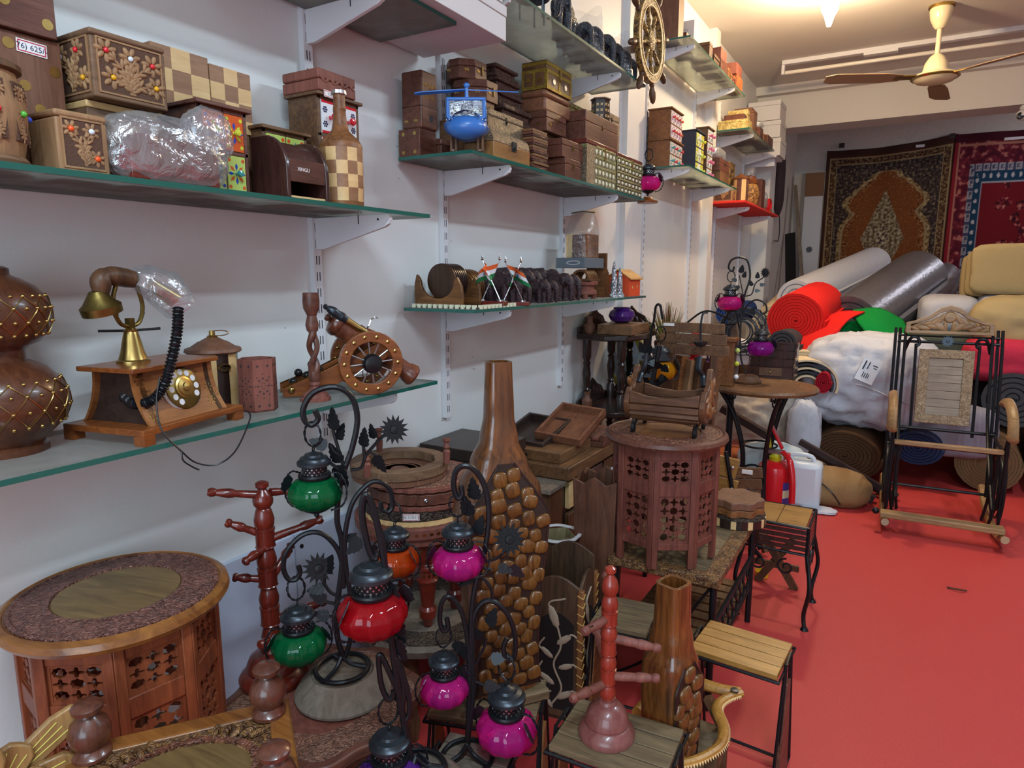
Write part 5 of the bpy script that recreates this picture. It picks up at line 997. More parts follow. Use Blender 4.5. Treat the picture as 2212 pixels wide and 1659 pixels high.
S('ceiling_rose', MB().lathe([(.06,0),(.055,-.012),(.03,-.018),(0,-.02)], 24, 0, (1.33, 5.45, CZ)), M['ceil'], 'flat round ceiling rose left of the fan mount', 'ceiling rose')
p = AY(2205, 250, 7.45); t = T('security_camera', 'white dome security camera on the beam at the right edge', 'camera', (p.x+.02, 7.45, p.z)); P('bracket', MB().cyl((p.x+.02, 7.49, p.z+.07), (p.x+.02, 7.44, p.z+.03), .03, .022, 16), M['white'], t); P('housing', MB().ell((p.x+.01, 7.42, p.z), (.05,.05,.045), 20, 14), M['white'], t); P('lens', MB().at((p.x-.01, 7.39, p.z-.012), (1,0,0), (0,0,1)).lathe([(.028,0),(.028,.014),(.02,.018),(0,.016)], 20), M['black'], t)
# ================================================================ rear room
def felt(n, c, bump=.35, bs=220, rough=.92, var=.05): return plain(n, c, rough, spec=.15, bump=bump, bs=bs, var=var)
def carpet(name, label, x0, x1, z0, z1, nx, nz, fn, mat, y=YR-.012, sag=.05, dip=None):
    vs = []; cols_ = []
    for j in range(nz+1):
        for i in range(nx+1):
            u = i/nx; v = j/nz
            top = (dip(u) if dip else -sag*4*u*(1-u)); zz = z0+(z1-z0+top*1.0)*v if v > .5 else z0+(z1-z0)*v+top*max(0, v)
            zz = z0+(z1-z0)*v+top*v*v
            vs.append((x0+(x1-x0)*u, y-.012+.012*math.sin(u*19)*v-.01*math.sin(u*7+2), zz)); cols_.append(hx(fn(u, v)) if isinstance(fn(u, v), str) else fn(u, v))
    fs = [(j*(nx+1)+i, j*(nx+1)+i+1, (j+1)*(nx+1)+i+1, (j+1)*(nx+1)+i) for j in range(nz) for i in range(nx)]
    mb = MB().add(vs, fs); o = S(name, mb, mat, label, 'carpet', 'hanging patterned carpets', smooth=2)
    ca = o.data.color_attributes.new('Col', 'FLOAT_COLOR', 'POINT'); ca.data.foreach_set('color', [q for c in cols_ for q in c])
    m = o.modifiers.new('pile', 'SOLIDIFY'); m.thickness = .008; m.offset = 1
    return o
def speck(u, v, k, pal, off=0.):
    n = noise.noise(V((u*k, v*k*1.6, off)))+.5*noise.noise(V((u*k*2.3, v*k*3.4, off+9)))
    return pal[0] if n < -.18 else pal[1] if n < .08 else pal[2] if n < .35 else pal[3]
def pat1(u, v):
    x = abs(u-.5)*2; y = v
    B = ('#2c2320', '#4c3426', '#6f553c', '#8d7a5d')
    if x > .95 or v > .965: return '#3d2620'
    if x > .94 or v > .958: return '#4a2a20'
    if abs(x-.93) < .007 or abs(x-.82) < .007 or (abs(v-.954) < .003 and x < .93) or (abs(v-.922) < .003 and x < .82): return '#8f7c5c'
    if x > .82 or v > .922: return speck(u, v, 55, ('#33251f', '#553b2a', '#6d5336', '#867454'), 3)
    # arch with scalloped shoulders
    def arch(yy):
        tb = ((0,.66),(.40,.68),(.55,.685),(.60,.64),(.632,.55),(.652,.505),(.668,.55),(.70,.635),(.735,.61),(.755,.51),(.785,.45),(.80,.37),(.825,.31),(.835,.21),(.86,.175),(.876,.06),(.88,-1),(2,-1))
        for (a0,b0),(a1,b1) in zip(tb, tb[1:]):
            if a0 <= yy <= a1: return b0+(b1-b0)*(yy-a0)/(a1-a0)
    a = arch(y*1.0)
    if x < a-.035:
        cx = x/.36; cy = (y-.52)/.27; md = cx+abs(cy)
        if md < .30: return speck(u, v, 46, ('#3a2f33', '#7c6a55', '#a59a80', '#b3a98e'), 11)
        if md < .95: return speck(u, v, 50, ('#54432f', '#756852', '#8d826a', '#a0967c'), 5)
        if a-x < .13 and speck(u, v, 40, (1,0,0,1), 21): return speck(u, v, 60, ('#3a241a', '#6d3d1d', '#8f6d46', '#a8875c'), 2)
        return '#6e3f20' if noise.noise(V((u*90, v*140, 3))) < .35 else '#8a5730'
    if x < a: return '#8d7b5c'
    if x < a+.05: return speck(u, v, 50, ('#57402a', '#7d6440', '#93805c', '#a8976f'), 8)
    return speck(u, v, 52, ('#2a2425', '#3a2f2d', '#4d4039', '#726453'), 1)
def pat2(u, v):
    x = u*1.35; t = 1-v   # x along the visible left part, t from the top
    if t < .04: return '#3f1420'
    if x < .035: return '#7a1c28'
    if abs(x-.045) < .006 or (abs(t-.055) < .005 and x > .045): return '#a06a5a'
    d = min(x-.045, (t-.055)*1.35)
    if d < .12: return speck(u, v, 24, ('#4a1424', '#5d1a28', '#6d2431', '#a2655c'), 4)
    if d < .165:
        k = int((x if (x-.045) > (t-.055)*1.35 else t*1.35)*110)%8; w = (d-.12)/.045
        on = (k < 6 and (w < .22 or w > .82)) or (k in (0, 5) and w > .2) or (k == 3 and .4 < w) or (k in (3, 4) and .4 < w < .6)
        return '#8d8a90' if on else '#3c3e58'
    if d < .235:
        q = ((x if (x-.045) > (t-.055)*1.35 else t*1.35)*15)%1
        return '#a7a4aa' if (q-.5)**2*.028+((d-.2))**2*4 < .0011 else '#173650'
    if d < .245: return '#8f8f9a'
    if noise.noise(V((u*9, v*16, 7))) > .22: return speck(u, v, 36, ('#33101a', '#56131d', '#7d2a30', '#a26a60'), 6)
    return '#64131d'
Mca = attrmat('woven_wool', .95, .6, 220)
carpet('hanging_carpet', 'brown and gold carpet with a scalloped arch, hung at the back wall', .455, 1.855, .55, 2.96, 190, 300, pat1, Mca, sag=.05, dip=lambda u: -.055+.075*u-.05*4*u*(1-u)*.8)
carpet('hanging_carpet', 'deep red carpet with a blue dotted border, hung at the back wall', 1.835, 3.25, .55, 2.97, 170, 260, pat2, Mca, y=YR-.028, dip=lambda u: -.02*u)
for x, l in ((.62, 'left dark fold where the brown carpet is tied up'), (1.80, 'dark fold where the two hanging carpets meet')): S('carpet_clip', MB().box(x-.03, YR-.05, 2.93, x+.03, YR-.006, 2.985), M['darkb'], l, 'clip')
t = T('door_leaf', 'white door leaf with a brown top rail standing beside the brown carpet', 'door', (.37, 9.6, 0)); P('panel', MB().box(.245, 9.58, 0, .46, 9.62, 2.33), plain('door_white', '#b9bdc6', .5), t); P('top_rail', MB().box(.245, 9.575, 2.331, .46, 9.625, 2.62), plain('door_brown', '#75543c', .7), t); P('side_frame', MB().box(.205, 9.56, 0, .244, 9.63, 2.62), plain('door_frame', '#7f7a78', .7), t)
P('lock_patch', MB().fy((.345, 9.58, 1.66)).prism(star(.045,.03,9), 0, .004), M['gun'], t)
pa = AY(1732,590,9.05); pb = AY(1718,402,9.3); S('wooden_plank', MB().bar(pa-(pb-pa)*(pa.z/(pb.z-pa.z)), pb, .085, .035, 0, (1,0,0)), M['grey'], 'weathered wooden plank leaning against the back wall', 'plank')
pa = AY(1708,590,8.85); pb = AY(1707,505,9.15); S('black_board', MB().bar(pa-(pb-pa)*(pa.z/(pb.z-pa.z)), pb, .12, .03, 0, (0,-1,0)), M['black'], 'black board leaning in the dark corner behind the pier', 'board')
t = T('hanging_bag', 'dark cloth bag and wire frame hung on the wall behind the pier', 'bag', (.14, 8.3, 1.9)); P('bag', lump((.14, 8.25, 2.38), (.05,.13,.36), 6, .1, 1.5, 3, .7), plain('dark_cloth', '#31252c', .9), t); P('wire_frame', MB().tube(cr([(.12,8.2,2.1),(.13,8.45,2.0),(.13,8.5,1.75),(.12,8.25,1.72)], 6), .006, 6), M['gun'], t)
# ---------------------------------------------------------------- rolls and sacks
def roll(name, label, a, b, r, mat, turns=5, group='rolls of carpet and felt', sq=1.0, core=.18, endm=None, flap=None, cat='roll', gap=.25, seg=22):
    a = V(a); b = V(b); d = (b-a).normalized(); x = d.cross(_Z)
    x = x.normalized() if x.length > .01 else V((1,0,0)); y = x.cross(d)*-1 if x.cross(d).z < 0 else x.cross(d)
    t = T(name, label, cat, a-V((0,0,r*sq)), 0, group); Ln = (b-a).length
    mb = MB(); mb.M = Matrix(((x.x,y.x,d.x,a.x),(x.y,y.y,d.y,a.y),(x.z,y.z,d.z,a.z),(0,0,0,1)))
    th = (r-r*core)/turns; n = int(turns*seg); outer = []; inner = []
    for i in range(n+1):
        an = 2*PI*i/seg; rr = r*core+th*i/seg; w = 1+.03*noise.noise(V((math.cos(an)*1.3, math.sin(an)*1.3, r*9)))
        outer.append((rr*w*math.cos(an), rr*w*math.sin(an)*sq)); q = rr-th*(1-gap); inner.append((max(.001, q)*w*math.cos(an), max(.001, q)*w*math.sin(an)*sq))
    k = n+1; vs = [(p[0], p[1], h) for h in (0, Ln) for P_ in (outer, inner) for p in P_]; fs = []
    for i in range(n):
        j = i+1; fs += [(i,j,2*k+j,2*k+i),(k+j,k+i,3*k+i,3*k+j),(j,i,k+i,k+j),(2*k+i,2*k+j,3*k+j,3*k+i)]
    fs += [(0,k,3*k,2*k),(k-1,2*k-1+0,4*k-1,3*k-1)]
    mb.add(vs, fs); P('spiral_sheet', mb, mat, t, smooth=.8)
    mb2 = MB(); mb2.M = mb.M; mb2.prism([(p[0]*.985, p[1]*.985) for p in outer[-seg-1:-1]], .02, Ln-.02); P('packed_middle', mb2, endm or mat, t)
    return t
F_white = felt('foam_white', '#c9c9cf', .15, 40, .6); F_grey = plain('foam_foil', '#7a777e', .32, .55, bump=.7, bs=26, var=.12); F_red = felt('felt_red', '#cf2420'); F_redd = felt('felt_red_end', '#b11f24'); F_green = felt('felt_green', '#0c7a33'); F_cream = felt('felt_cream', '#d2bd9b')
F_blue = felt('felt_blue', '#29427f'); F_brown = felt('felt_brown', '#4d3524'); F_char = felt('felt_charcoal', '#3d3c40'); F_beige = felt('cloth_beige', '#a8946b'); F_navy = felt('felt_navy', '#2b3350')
def G(px, py, Y): return AY(px, py, Y)
roll('foam_roll', 'long white foam roll lying over the top of the pile', G(1722,648,6.45), G(1888,570,8.3), .21, F_white, 4)
roll('foil_roll', 'thick grey silvery foam roll leaning behind the red roll', G(1838,705,6.05), G(1985,600,7.3), .30, F_grey, 4)
roll('foil_roll', 'smaller dark grey foam roll end behind the thick grey one', G(2010,640,7.55), G(2042,595,8.1), .17, F_grey, 3)
roll('felt_roll', 'bright red felt roll with its spiral end towards the room', G(1718,692,5.3), G(1768,660,6.15), .213, F_red, 9, endm=F_redd, core=.08, gap=.13)
roll('felt_roll', 'green felt roll below the red roll', G(1852,722,5.35), G(1890,720,5.85), .145, F_green, 6, core=.1, gap=.12, sq=.75)
roll('felt_roll', 'cream felt roll behind the black wire coil', G(1668,705,6.3), G(1712,660,7.3), .21, F_cream, 4)
roll('felt_roll', 'blue felt roll at the foot of the white wall', (.135, 5.95, 1.01), (.16, 6.8, 1.01), .10, F_blue, 4)
def sheet(label, name, pts, nu, nv, mat, cat, th=.012, kind=None, group=None):
    """draped sheet through a net of points, rows x columns"""
    rows = [cr(r, nu) for r in pts]; k = len(rows[0]); cols_ = [cr([r[i] for r in rows], nv) for i in range(k)]; n = len(cols_[0])
    mb = MB().add([cols_[i][j] for j in range(n) for i in range(k)], [(j*k+i, j*k+i+1, (j+1)*k+i+1, (j+1)*k+i) for j in range(n-1) for i in range(k-1)])
    o = S(name, mb, mat, label, cat, group, smooth=2); m = o.modifiers.new('thick', 'SOLIDIFY'); m.thickness = th; return o
sheet('red felt sheet trailing from the red roll over the green one', 'felt_sheet', [[G(1688,738,5.25), G(1740,765,5.05), G(1800,740,5.1)], [G(1720,730,5.35), G(1775,725,5.15), G(1830,690,5.2)], [G(1770,690,5.6), G(1815,672,5.5), G(1868,672,5.45)]], 8, 8, F_red, 'felt sheet')
sheet('green felt sheet draped to the right of the green roll', 'felt_sheet', [[G(1842,668,5.6), G(1900,665,5.6), G(1952,690,5.6)], [G(1850,690,5.3), G(1905,700,5.3), G(1970,728,5.4)], [G(1885,738,5.2), G(1925,735,5.2), G(1975,736,5.3)]], 8, 8, F_green, 'felt sheet')
roll('felt_roll', 'flattened cream felt roll on top of the striped layers', G(1740,772,4.95), G(1760,762,5.35), .21, F_cream, 3, sq=.26)
t = T('layered_roll', 'roll of black and white layers beside the desk organizer', 'roll', G(1745,830,4.7), 0, 'rolls of carpet and felt')
for k in range(5):
    q = MB(); q.at(G(1742,832,4.75), (.95,.3,0), (0,0,1)); rr = .20-.03*k; o_ = [(rr*math.cos(a), rr*.85*math.sin(a)) for a in [PI*i/16-.3 for i in range(20)]]; i_ = [((rr-.014)*math.cos(a), (rr-.014)*.85*math.sin(a)) for a in [PI*i/16-.3 for i in range(20)]]
    n = len(o_); q.add([(x,y,zz) for zz in (-.42,0) for Pp in (o_, i_) for x,y in Pp], sum([[(i,i+1,2*n+i+1,2*n+i),(n+i+1,n+i,3*n+i,3*n+i+1),(2*n+i,2*n+i+1,3*n+i+1,3*n+i),(i+1,i,n+i,n+i+1)] for i in range(n-1)], [])); P('layer', q, F_cream if k%2 == 0 else F_char, t)
roll('felt_roll', 'crimson felt roll squeezed beside the white sack', G(1778,826,4.72), G(1790,815,5.0), .052, felt('felt_crimson', '#9b1826'), 4, sq=1.5)
roll('felt_roll', 'grey felt roll under the red roll behind the violet lantern', G(1690,745,5.0), G(1715,735,5.5), .12, F_char, 4)
Sk = plain('woven_sack', '#b9b9c1', .55, bump=.35, bs=60, var=.03)
t = T('white_sack', 'big white woven sack with a printed patch lying on the pile', 'sack', (1.3, 5.15, .3)); P('bag', lump((1.30, 5.15, .63), (.40,.30,.30), 21, .17, 1.6, 5, .62, None, .8), Sk, t, smooth=2)
p = AY(1876, 800, 4.86); wt = [o for o in t.children if o.name.startswith('bag')][0]; yy = min(v.co.y+t.location.y for v in wt.data.vertices if abs(v.co.x+t.location.x-p.x) < .07 and abs(v.co.z+t.location.z-p.z) < .08)
q = MB().at((p.x, yy-.004, p.z), (.93,0,-.36), (.36,.25,.93)); q.prism(rect(-.055,-.075,.055,.075), 0, .002); pp = P('printed_patch', q, plain('patch_white', '#cfcfd6', .4), t); q = MB().at((p.x, yy-.0062, p.z), (.93,0,-.36), (.36,.25,.93))
for x, y, w_, h_ in ((-.035,.03,.008,.06),(-.012,.035,.006,.05),(-.02,-.03,.005,.035),(-.008,-.032,.005,.03),(.004,-.03,.005,.035),(.014,-.032,.004,.028),(.025,.045,.03,.006),(.03,.03,.02,.004)): q.prism(rect(x-w_/2,y-h_/2,x+w_/2,y+h_/2), .002, .003)
P('print_marks', q, M['slot'], pp)
P('seam', MB().tube(cr([AY(1775,835,4.93), AY(1850,830,4.82), AY(1930,860,4.80), AY(1985,880,4.88)], 8), .005, 5), Sk, t)
P('knotted_end', lump(AY(1760,870,4.95), (.10,.08,.09), 8, .35, 1.6, 3), Sk, t)
t = T('torn_tarp', 'torn off-white tarpaulin bundle with a frayed end under the round table', 'tarpaulin', (.80, 4.8, .3)); P('bundle', lump((.57, 4.98, .30), (.33,.22,.25), 31, .24, 1.7, 5, .75, .002, .8), plain('tarp', '#b5a799', .75, bump=.3, bs=40, var=.1), t, smooth=2)
P('frayed_flap', lump(AY(1735,945,4.72), (.10,.05,.24), 15, .25, 2, 4), Sk, t, smooth=2)
mb = MB(); rn = random.Random(4)
for k in range(60): p = AY(1725+rn.uniform(0,50), 990+rn.uniform(0,10), 4.68); mb.tube([p, p+V((rn.uniform(-.03,.05), rn.uniform(-.03,.01), -.05)), p+V((rn.uniform(-.05,.09), rn.uniform(-.05,.01), -.10-rn.uniform(0,.05)))], .0015, 3)
P('frayed_threads', mb, Sk, t, kind='stuff')
roll('carpet_roll', 'brown carpet roll end below the white sack', (1.20, 4.74, .175), (1.24, 5.45, .175), .235, F_brown, 9, sq=.72, core=.08, gap=.15)
roll('carpet_roll', 'blue edged navy carpet roll beside the brown one', (1.60, 4.80, .27), (1.66, 5.22, .27), .15, F_navy, 6, sq=.75, core=.1, gap=.2)
roll('carpet_roll', 'wide brown carpet roll with a round hollow core at floor level', (1.99, 4.95, .187), (2.03, 5.6, .187), .185, felt('felt_tan', '#6b5138'), 7, core=.36, gap=.1)
roll('carpet_roll', 'second brown carpet roll at the right edge on the floor', (2.40, 4.95, .192), (2.42, 5.6, .192), .19, F_brown, 6, core=.3, gap=.1)
roll('mesh_roll', 'pale striped net roll seen through the rocking chair', G(2035,925,5.3), G(2050,918,5.7), .13, F_white, 8, core=.15, gap=.45)
roll('carpet_roll', 'black carpet roll at the right edge above the brown rolls', G(2190,862,5.2), G(2205,862,5.65), .19, F_char, 5, core=.12)
S('grey_sheet', lump((1.78, 5.02, .36), (.24,.10,.16), 33, .12, 1.4, 4, .5), plain('sheet_grey', '#85808a', .8), 'grey folded sheet behind the seat of the rocking chair', 'sheet')
def bale(label, c, r, mat, seed, name='cloth_bale', cat='bale', amp=.07, sq=.45, group='cloth bales', flat=None): return S(name, lump(c, r, seed, amp, 1.2, 4, sq, flat), mat, label, cat, group, smooth=2)
for i, l in enumerate(('front fold of the beige cloth block at the right edge', 'middle fold of the beige cloth block', 'rear fold of the beige cloth block')):
    p = AY(2092-7*i, 640, 6.2); bale(l, (p.x+.42, 6.22+.13*i, 1.385-.03*i), (.42,.062,.185), F_beige, 41+i, 'folded_cloth', 'folded cloth', .035, .22, 'block of beige cloth')
bale('white wrapped bale under the beige cloth stack, left one', AY(2055,668,6.1)+V((-.01,.32,-.05)), (.20,.30,.15), Sk, 44); bale('white wrapped bale at the right edge under the beige cloth', AY(2190,668,6.1)+V((.0,.32,-.05)), (.215,.30,.16), Sk, 45)
bale('crumpled beige sack behind the right side of the rocking chair', AY(2190,690,5.6)+V((.05,.1,-.03)), (.28,.20,.18), F_beige, 46, 'beige_sack', 'sack', .18, .7)
bale('coral pink cloth bundle at the right edge behind the rocking chair', AY(2195,775,5.5)+V((.05,.15,-.02)), (.33,.25,.15), felt('cloth_coral', '#c2344a'), 47, amp=.1); 
bale('corrugated pinkish cloth beside the green sheet', AY(1945,755,5.3)+V((0,.15,-.03)), (.10,.16,.08), felt('cloth_salmon', '#a5605a'), 48, amp=.15, sq=.7)
bale('dark green mat bundle behind the top of the rocking chair', AY(2065,745,5.7)+V((0,.2,-.02)), (.30,.2,.10), felt('mat_green', '#4b5347'), 49)
bale('crumpled bright green plastic bundle behind the rocking chair', AY(2010,795,5.35)+V((0,.1,-.02)), (.07,.08,.07), plain('green_plastic', '#158a55', .3), 50, 'plastic_bundle', 'bundle', .3, .8)
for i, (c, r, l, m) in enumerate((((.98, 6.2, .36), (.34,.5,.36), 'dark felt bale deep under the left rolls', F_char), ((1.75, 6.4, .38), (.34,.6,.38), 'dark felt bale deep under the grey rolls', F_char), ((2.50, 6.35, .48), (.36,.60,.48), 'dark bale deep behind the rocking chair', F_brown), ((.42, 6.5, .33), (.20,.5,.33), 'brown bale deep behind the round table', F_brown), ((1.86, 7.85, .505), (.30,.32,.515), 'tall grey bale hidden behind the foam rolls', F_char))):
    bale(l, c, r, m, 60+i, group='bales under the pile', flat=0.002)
# iron angle bars
S('iron_bar', MB().bar((1.40, 4.38, .02), (.46, 4.50, .46), .05, .045), plain('rusty_iron', '#3a2a2a', .6, .3), 'longer dark iron bar leaning from the floor into the pile', 'iron bar', 'dark iron bars')
S('iron_bar', MB().bar((1.52, 4.50, .02), (.95, 4.56, .28), .04, .035), bpy.data.materials['rusty_iron'], 'shorter dark iron bar lying behind the longer one', 'iron bar', 'dark iron bars')
S('iron_bar', MB().bar((1.44, 4.56, .015), (1.0, 4.62, .20), .03, .03), bpy.data.materials['rusty_iron'], 'thin dark iron bar hindmost of the three', 'iron bar', 'dark iron bars')
# jute sack, jerrycan, extinguisher, broken slats
Ju = plain('jute', '#8c6b45', .95, bump=.6, bs=150, var=.08)
t = T('jute_sack', 'stitched jute sack with black letters on the red floor', 'sack', (1.19, 4.30, 0)); P('bag', lump((1.17, 4.30, .085), (.21,.16,.11), 71, .1, 1.3, 4, .8, .001), Ju, t, smooth=2); P('stitching', MB().tube(cr([AY(1770,1040,4.15), AY(1795,1062,4.13), AY(1815,1090,4.14)], 6), .004, 5), M['black'], t)
mb = MB().at(AY(1767,1066,4.145), (1,.1,-.1), (.3,0,1)); mb.text('E', .05, 0, .0005); P('lettering', mb, M['black'], t); mb = MB().at(AY(1770,1078,4.14), (1,.1,-.1), (.3,0,1)); mb.text('UL', .045, 0, .0005); P('lettering', mb, M['black'], t)
S('jute_sack', lump(AY(1715,1040,4.4)+V((.05,.1,.04)), (.13,.12,.09), 72, .15, 1.5, 4, .8, .001), Ju, 'smaller jute bundle behind the jerrycan', 'sack', smooth=2)
c = V((.885, 4.02, 0)); t = T('fire_extinguisher', 'red fire extinguisher with a striped label and red hose on the floor', 'fire extinguisher', c); Re = plain('extinguisher_red', '#c81a22', .25, coat=.4)
P('cylinder', MB().lathe([(.06,0),(.082,.01),(.086,.03),(.086,.20),(.078,.235),(.05,.258),(.028,.264)], 32, 0, c), Re, t); P('collar', MB().lathe([(.030,.262),(.032,.285),(.024,.29),(.02,.30),(0,.30)], 20, 0, c), plain('extinguisher_yellow', '#b5a418', .4), t)
P('valve', MB().box(c.x-.035, c.y-.012, .298, c.x+.045, c.y+.012, .322), M['steel'], t, .002); P('handle', MB().bar(c+V((.03,0,.33)), c+V((-.035,0,.47)), .035, .012), Re, t, .003); P('lever', MB().bar(c+V((-.03,0,.325)), c+V((-.045,.01,.42)), .02, .008), plain('lever_yellow', '#c6b02a', .4), t)
P('hose', MB().tube(cr([c+V((.035,-.01,.315)), c+V((.075,-.05,.28)), c+V((.095,-.07,.18)), c+V((.10,-.075,.06))], 8), [.014]*8+[.016]*17, 12), Re, t)
q = MB(); q.grid(lambda u, v: V((c.x+.0868*math.cos(-.9+1.25*u), c.y+.0868*math.sin(-.9+1.25*u), .03+.13*v)), 14, 3); q.mi = [(0,1,0)[i//14] for i in range(42)]; P('label', q, [plain('label_violet', '#4a3a8a', .5), plain('label_cream', '#d8cfa5', .5)], t)
q = MB().at(c+V((.087*math.cos(-.35), .087*math.sin(-.35), .10)), (math.sin(.35), math.cos(.35), 0), (0,0,1)); q.prism(rect(-.018,-.02,.010,.02), 0, .0006); P('label_panel', q, M['paper'], t)
t.scale = (1.14, 1.14, 1.06)
c = V((1.02, 4.13, 0)); t = T('jerrycan', 'white plastic jerrycan behind the fire extinguisher', 'jerrycan', c); Jc = plain('can_white', '#c9ced3', .35)
P('body', MB().box(c.x-.11, c.y-.075, 0, c.x+.11, c.y+.075, .27), Jc, t, .03); P('handle', MB().tube(cr([c+V((-.07,0,.262)), c+V((-.05,0,.30)), c+V((.04,0,.30)), c+V((.07,0,.262))], 5), .013, 10), Jc, t); P('cap', MB().cyl(c+V((-.085,0,.262)), c+V((-.085,0,.30)), .022, n=16), M['gem_r'], t)
S('pale_box', MB().box(-.13,-.09,0,.13,.09,.17), plain('box_blue', '#93a7b5', .5), 'pale blue box on the floor left of the fire extinguisher', 'box', bev=.01, loc=(0,0,0)).location = (.72, 4.16, 0)
S('white_cloth', lump((.82, 4.36, .14), (.20,.12,.15), 75, .2, 1.6, 4, .7, .001), plain('cloth_white', '#b9c4c6', .8), 'crumpled whitish plastic sacking behind the fire extinguisher', 'cloth', smooth=2)
S('blue_bag', lump((.66, 3.92, .07), (.10,.09,.075), 76, .25, 2, 4, .8, .001), plain('bag_blue', '#1b45b5', .25), 'crumpled bright blue plastic bag on the floor', 'plastic bag', smooth=2)
S('orange_cloth', lump((.55, 4.45, .10), (.16,.12,.11), 77, .2, 1.6, 4, .7, .001), plain('cloth_orange', '#a35428', .8), 'orange brown cloth heap under the round table', 'cloth', smooth=2)
S('white_scrap', lump((1.13, 4.05, .012), (.09,.05,.014), 78, .3, 1.6, 3, .8, .001), Sk, 'white scrap of plastic on the floor by the jerrycan', 'scrap')
S('floor_scrap', MB().tube([(1.72,3.30,.004),(1.76,3.28,.012),(1.79,3.30,.006)], .004, 5), M['umber'], 'small dark scrap lying on the red floor', 'scrap')
# ================================================================ builders for the goods on the floor
CR1 = carved('carved_ring_brown', '#5a3323', '#7d4a35', 120, .5, 1.0, .006); CR2 = carved('carved_dusty', '#6a4433', '#8f6450', 120, .65, 1.0, .006); CR3 = carved('carved_yellow', '#553722', '#8a6238', 120, .45, 1.0, .006); CR4 = carved('carved_dark', '#2d221b', '#4d3d30', 110, .6, 1.0, .006)
M['olive'] = wood('olive_brown_top', '#574228', '#80663e', 6, .35, axis=0); M['jali'] = wood('jali_red', '#5f2c19', '#8f4a2a', 8, .45); M['jalid'] = wood('jali_dusty', '#52281f', '#7c4436', 8, .6); M['planks'] = wood('plank_grey', '#4f4030', '#7d684b', 8, .55, axis=0); M['plankw'] = wood('plank_warm', '#7d5526', '#b07f40', 8, .35, axis=0, coat=.2)
M['rim'] = wood('yellow_rim', '#62371a', '#9a632d', 6, .35, axis=0, coat=.3)
def lattice(mb, w, h, nx, ny, th):
    """pierced star lattice filling a w x h opening centred on the frame origin"""
    sx = w/nx; sy = h/ny
    for i in range(nx):
        for j in range(ny):
            cx = -w/2+(i+.5)*sx; cy = -h/2+(j+.5)*sy; o = []; q = []
            for k in range(24):
                a = 2*PI*k/24; c_, s_ = math.cos(a), math.sin(a); m = max(abs(c_), abs(s_)); o.append((cx+c_/m*sx/2, cy+s_/m*sy/2))
                r = .44+.045*math.cos(8*a) if (i+j)%2 == 0 else .345+.145*math.cos(4*a); q.append((cx+r*sx*c_, cy+r*sy*s_))
            mb.ring(o, q, -th/2, th/2)
            for dx in (-1, 1):
                for dy in (-1, 1): pass
def jali_table(label, c, R, H, mat, top, ringm, ctr, rz=0, n=8, group='pierced octagonal tables', legs=.06, win=((.30,1),(.62,2))):
    t = T('octagonal_table', label, 'octagonal table', c, rz, group); ap = R*.80; w = 2*ap*math.tan(PI/n); tt = .03*R/.19
    z1 = H-tt
    P('top', MB().lathe([(R*.86,z1),(R*.97,z1+tt*.15),(R,z1+tt*.45),(R*.985,z1+tt*.8),(R*.93,H),(R*.915,H-.002),(R*.905,H-.004),(0,H-.004)], 64), top, t, local=True)
    P('carved_ring', MB().lathe([(R*.90,H-.006),(R*.895,H-.001),(R*.86,H+.0005),(R*.85,H-.002),(R*.83,H-.0005),(R*.62,H-.0005),(R*.60,H+.001),(R*.565,H+.001),(R*.555,H-.004),(R*.55,H-.006)], 64), ringm, t, local=True)
    P('centre', MB().lathe([(R*.555,H-.005),(R*.545,H-.0012),(0,H-.0012)], 48), ctr, t, local=True)
    for k in range(n):
        a = 2*PI*k/n+PI/n; mb = MB(); mb.at((ap*math.cos(a), ap*math.sin(a), 0), (-math.sin(a), math.cos(a), 0), (0,0,1)); pw = w*.135; th = .014
        for s in (-1, 1): mb.prism(rect(min(s*w/2, s*(w/2-pw)), 0, max(s*w/2, s*(w/2-pw)), z1), -th, .003)
        hw = z1-legs; zs = [legs+hw*.04, legs+hw*.56, legs+hw*.66, legs+hw*.93]; iw = w-2*pw
        for za, zb in ((legs, zs[0]+.01), (zs[1]-.004, zs[2]+.004), (zs[3]-.006, z1)): mb.prism(rect(-iw/2, za, iw/2, zb), -th, .0)
        P('side_frame', mb, mat, t, .0015, local=True)
        for za, zb, ny in ((zs[0]+.01, zs[1]-.004, 3), (zs[2]+.004, zs[3]-.006, 2)):
            q = MB(); q.at((ap*math.cos(a), ap*math.sin(a), (za+zb)/2), (-math.sin(a), math.cos(a), 0), (0,0,1)); q.M = q.M @ Matrix.Translation((0,0,-.009))
            fw = .005; q.ring(rect(-iw/2, -(zb-za)/2, iw/2, (zb-za)/2), rect(-iw/2+fw, -(zb-za)/2+fw, iw/2-fw, (zb-za)/2-fw), -.004, .005); lattice(q, iw-2*fw, zb-za-2*fw, 3, 3 if ny == 2 else 5, .007); P('pierced_panel', q, mat, t, local=True)
    return t
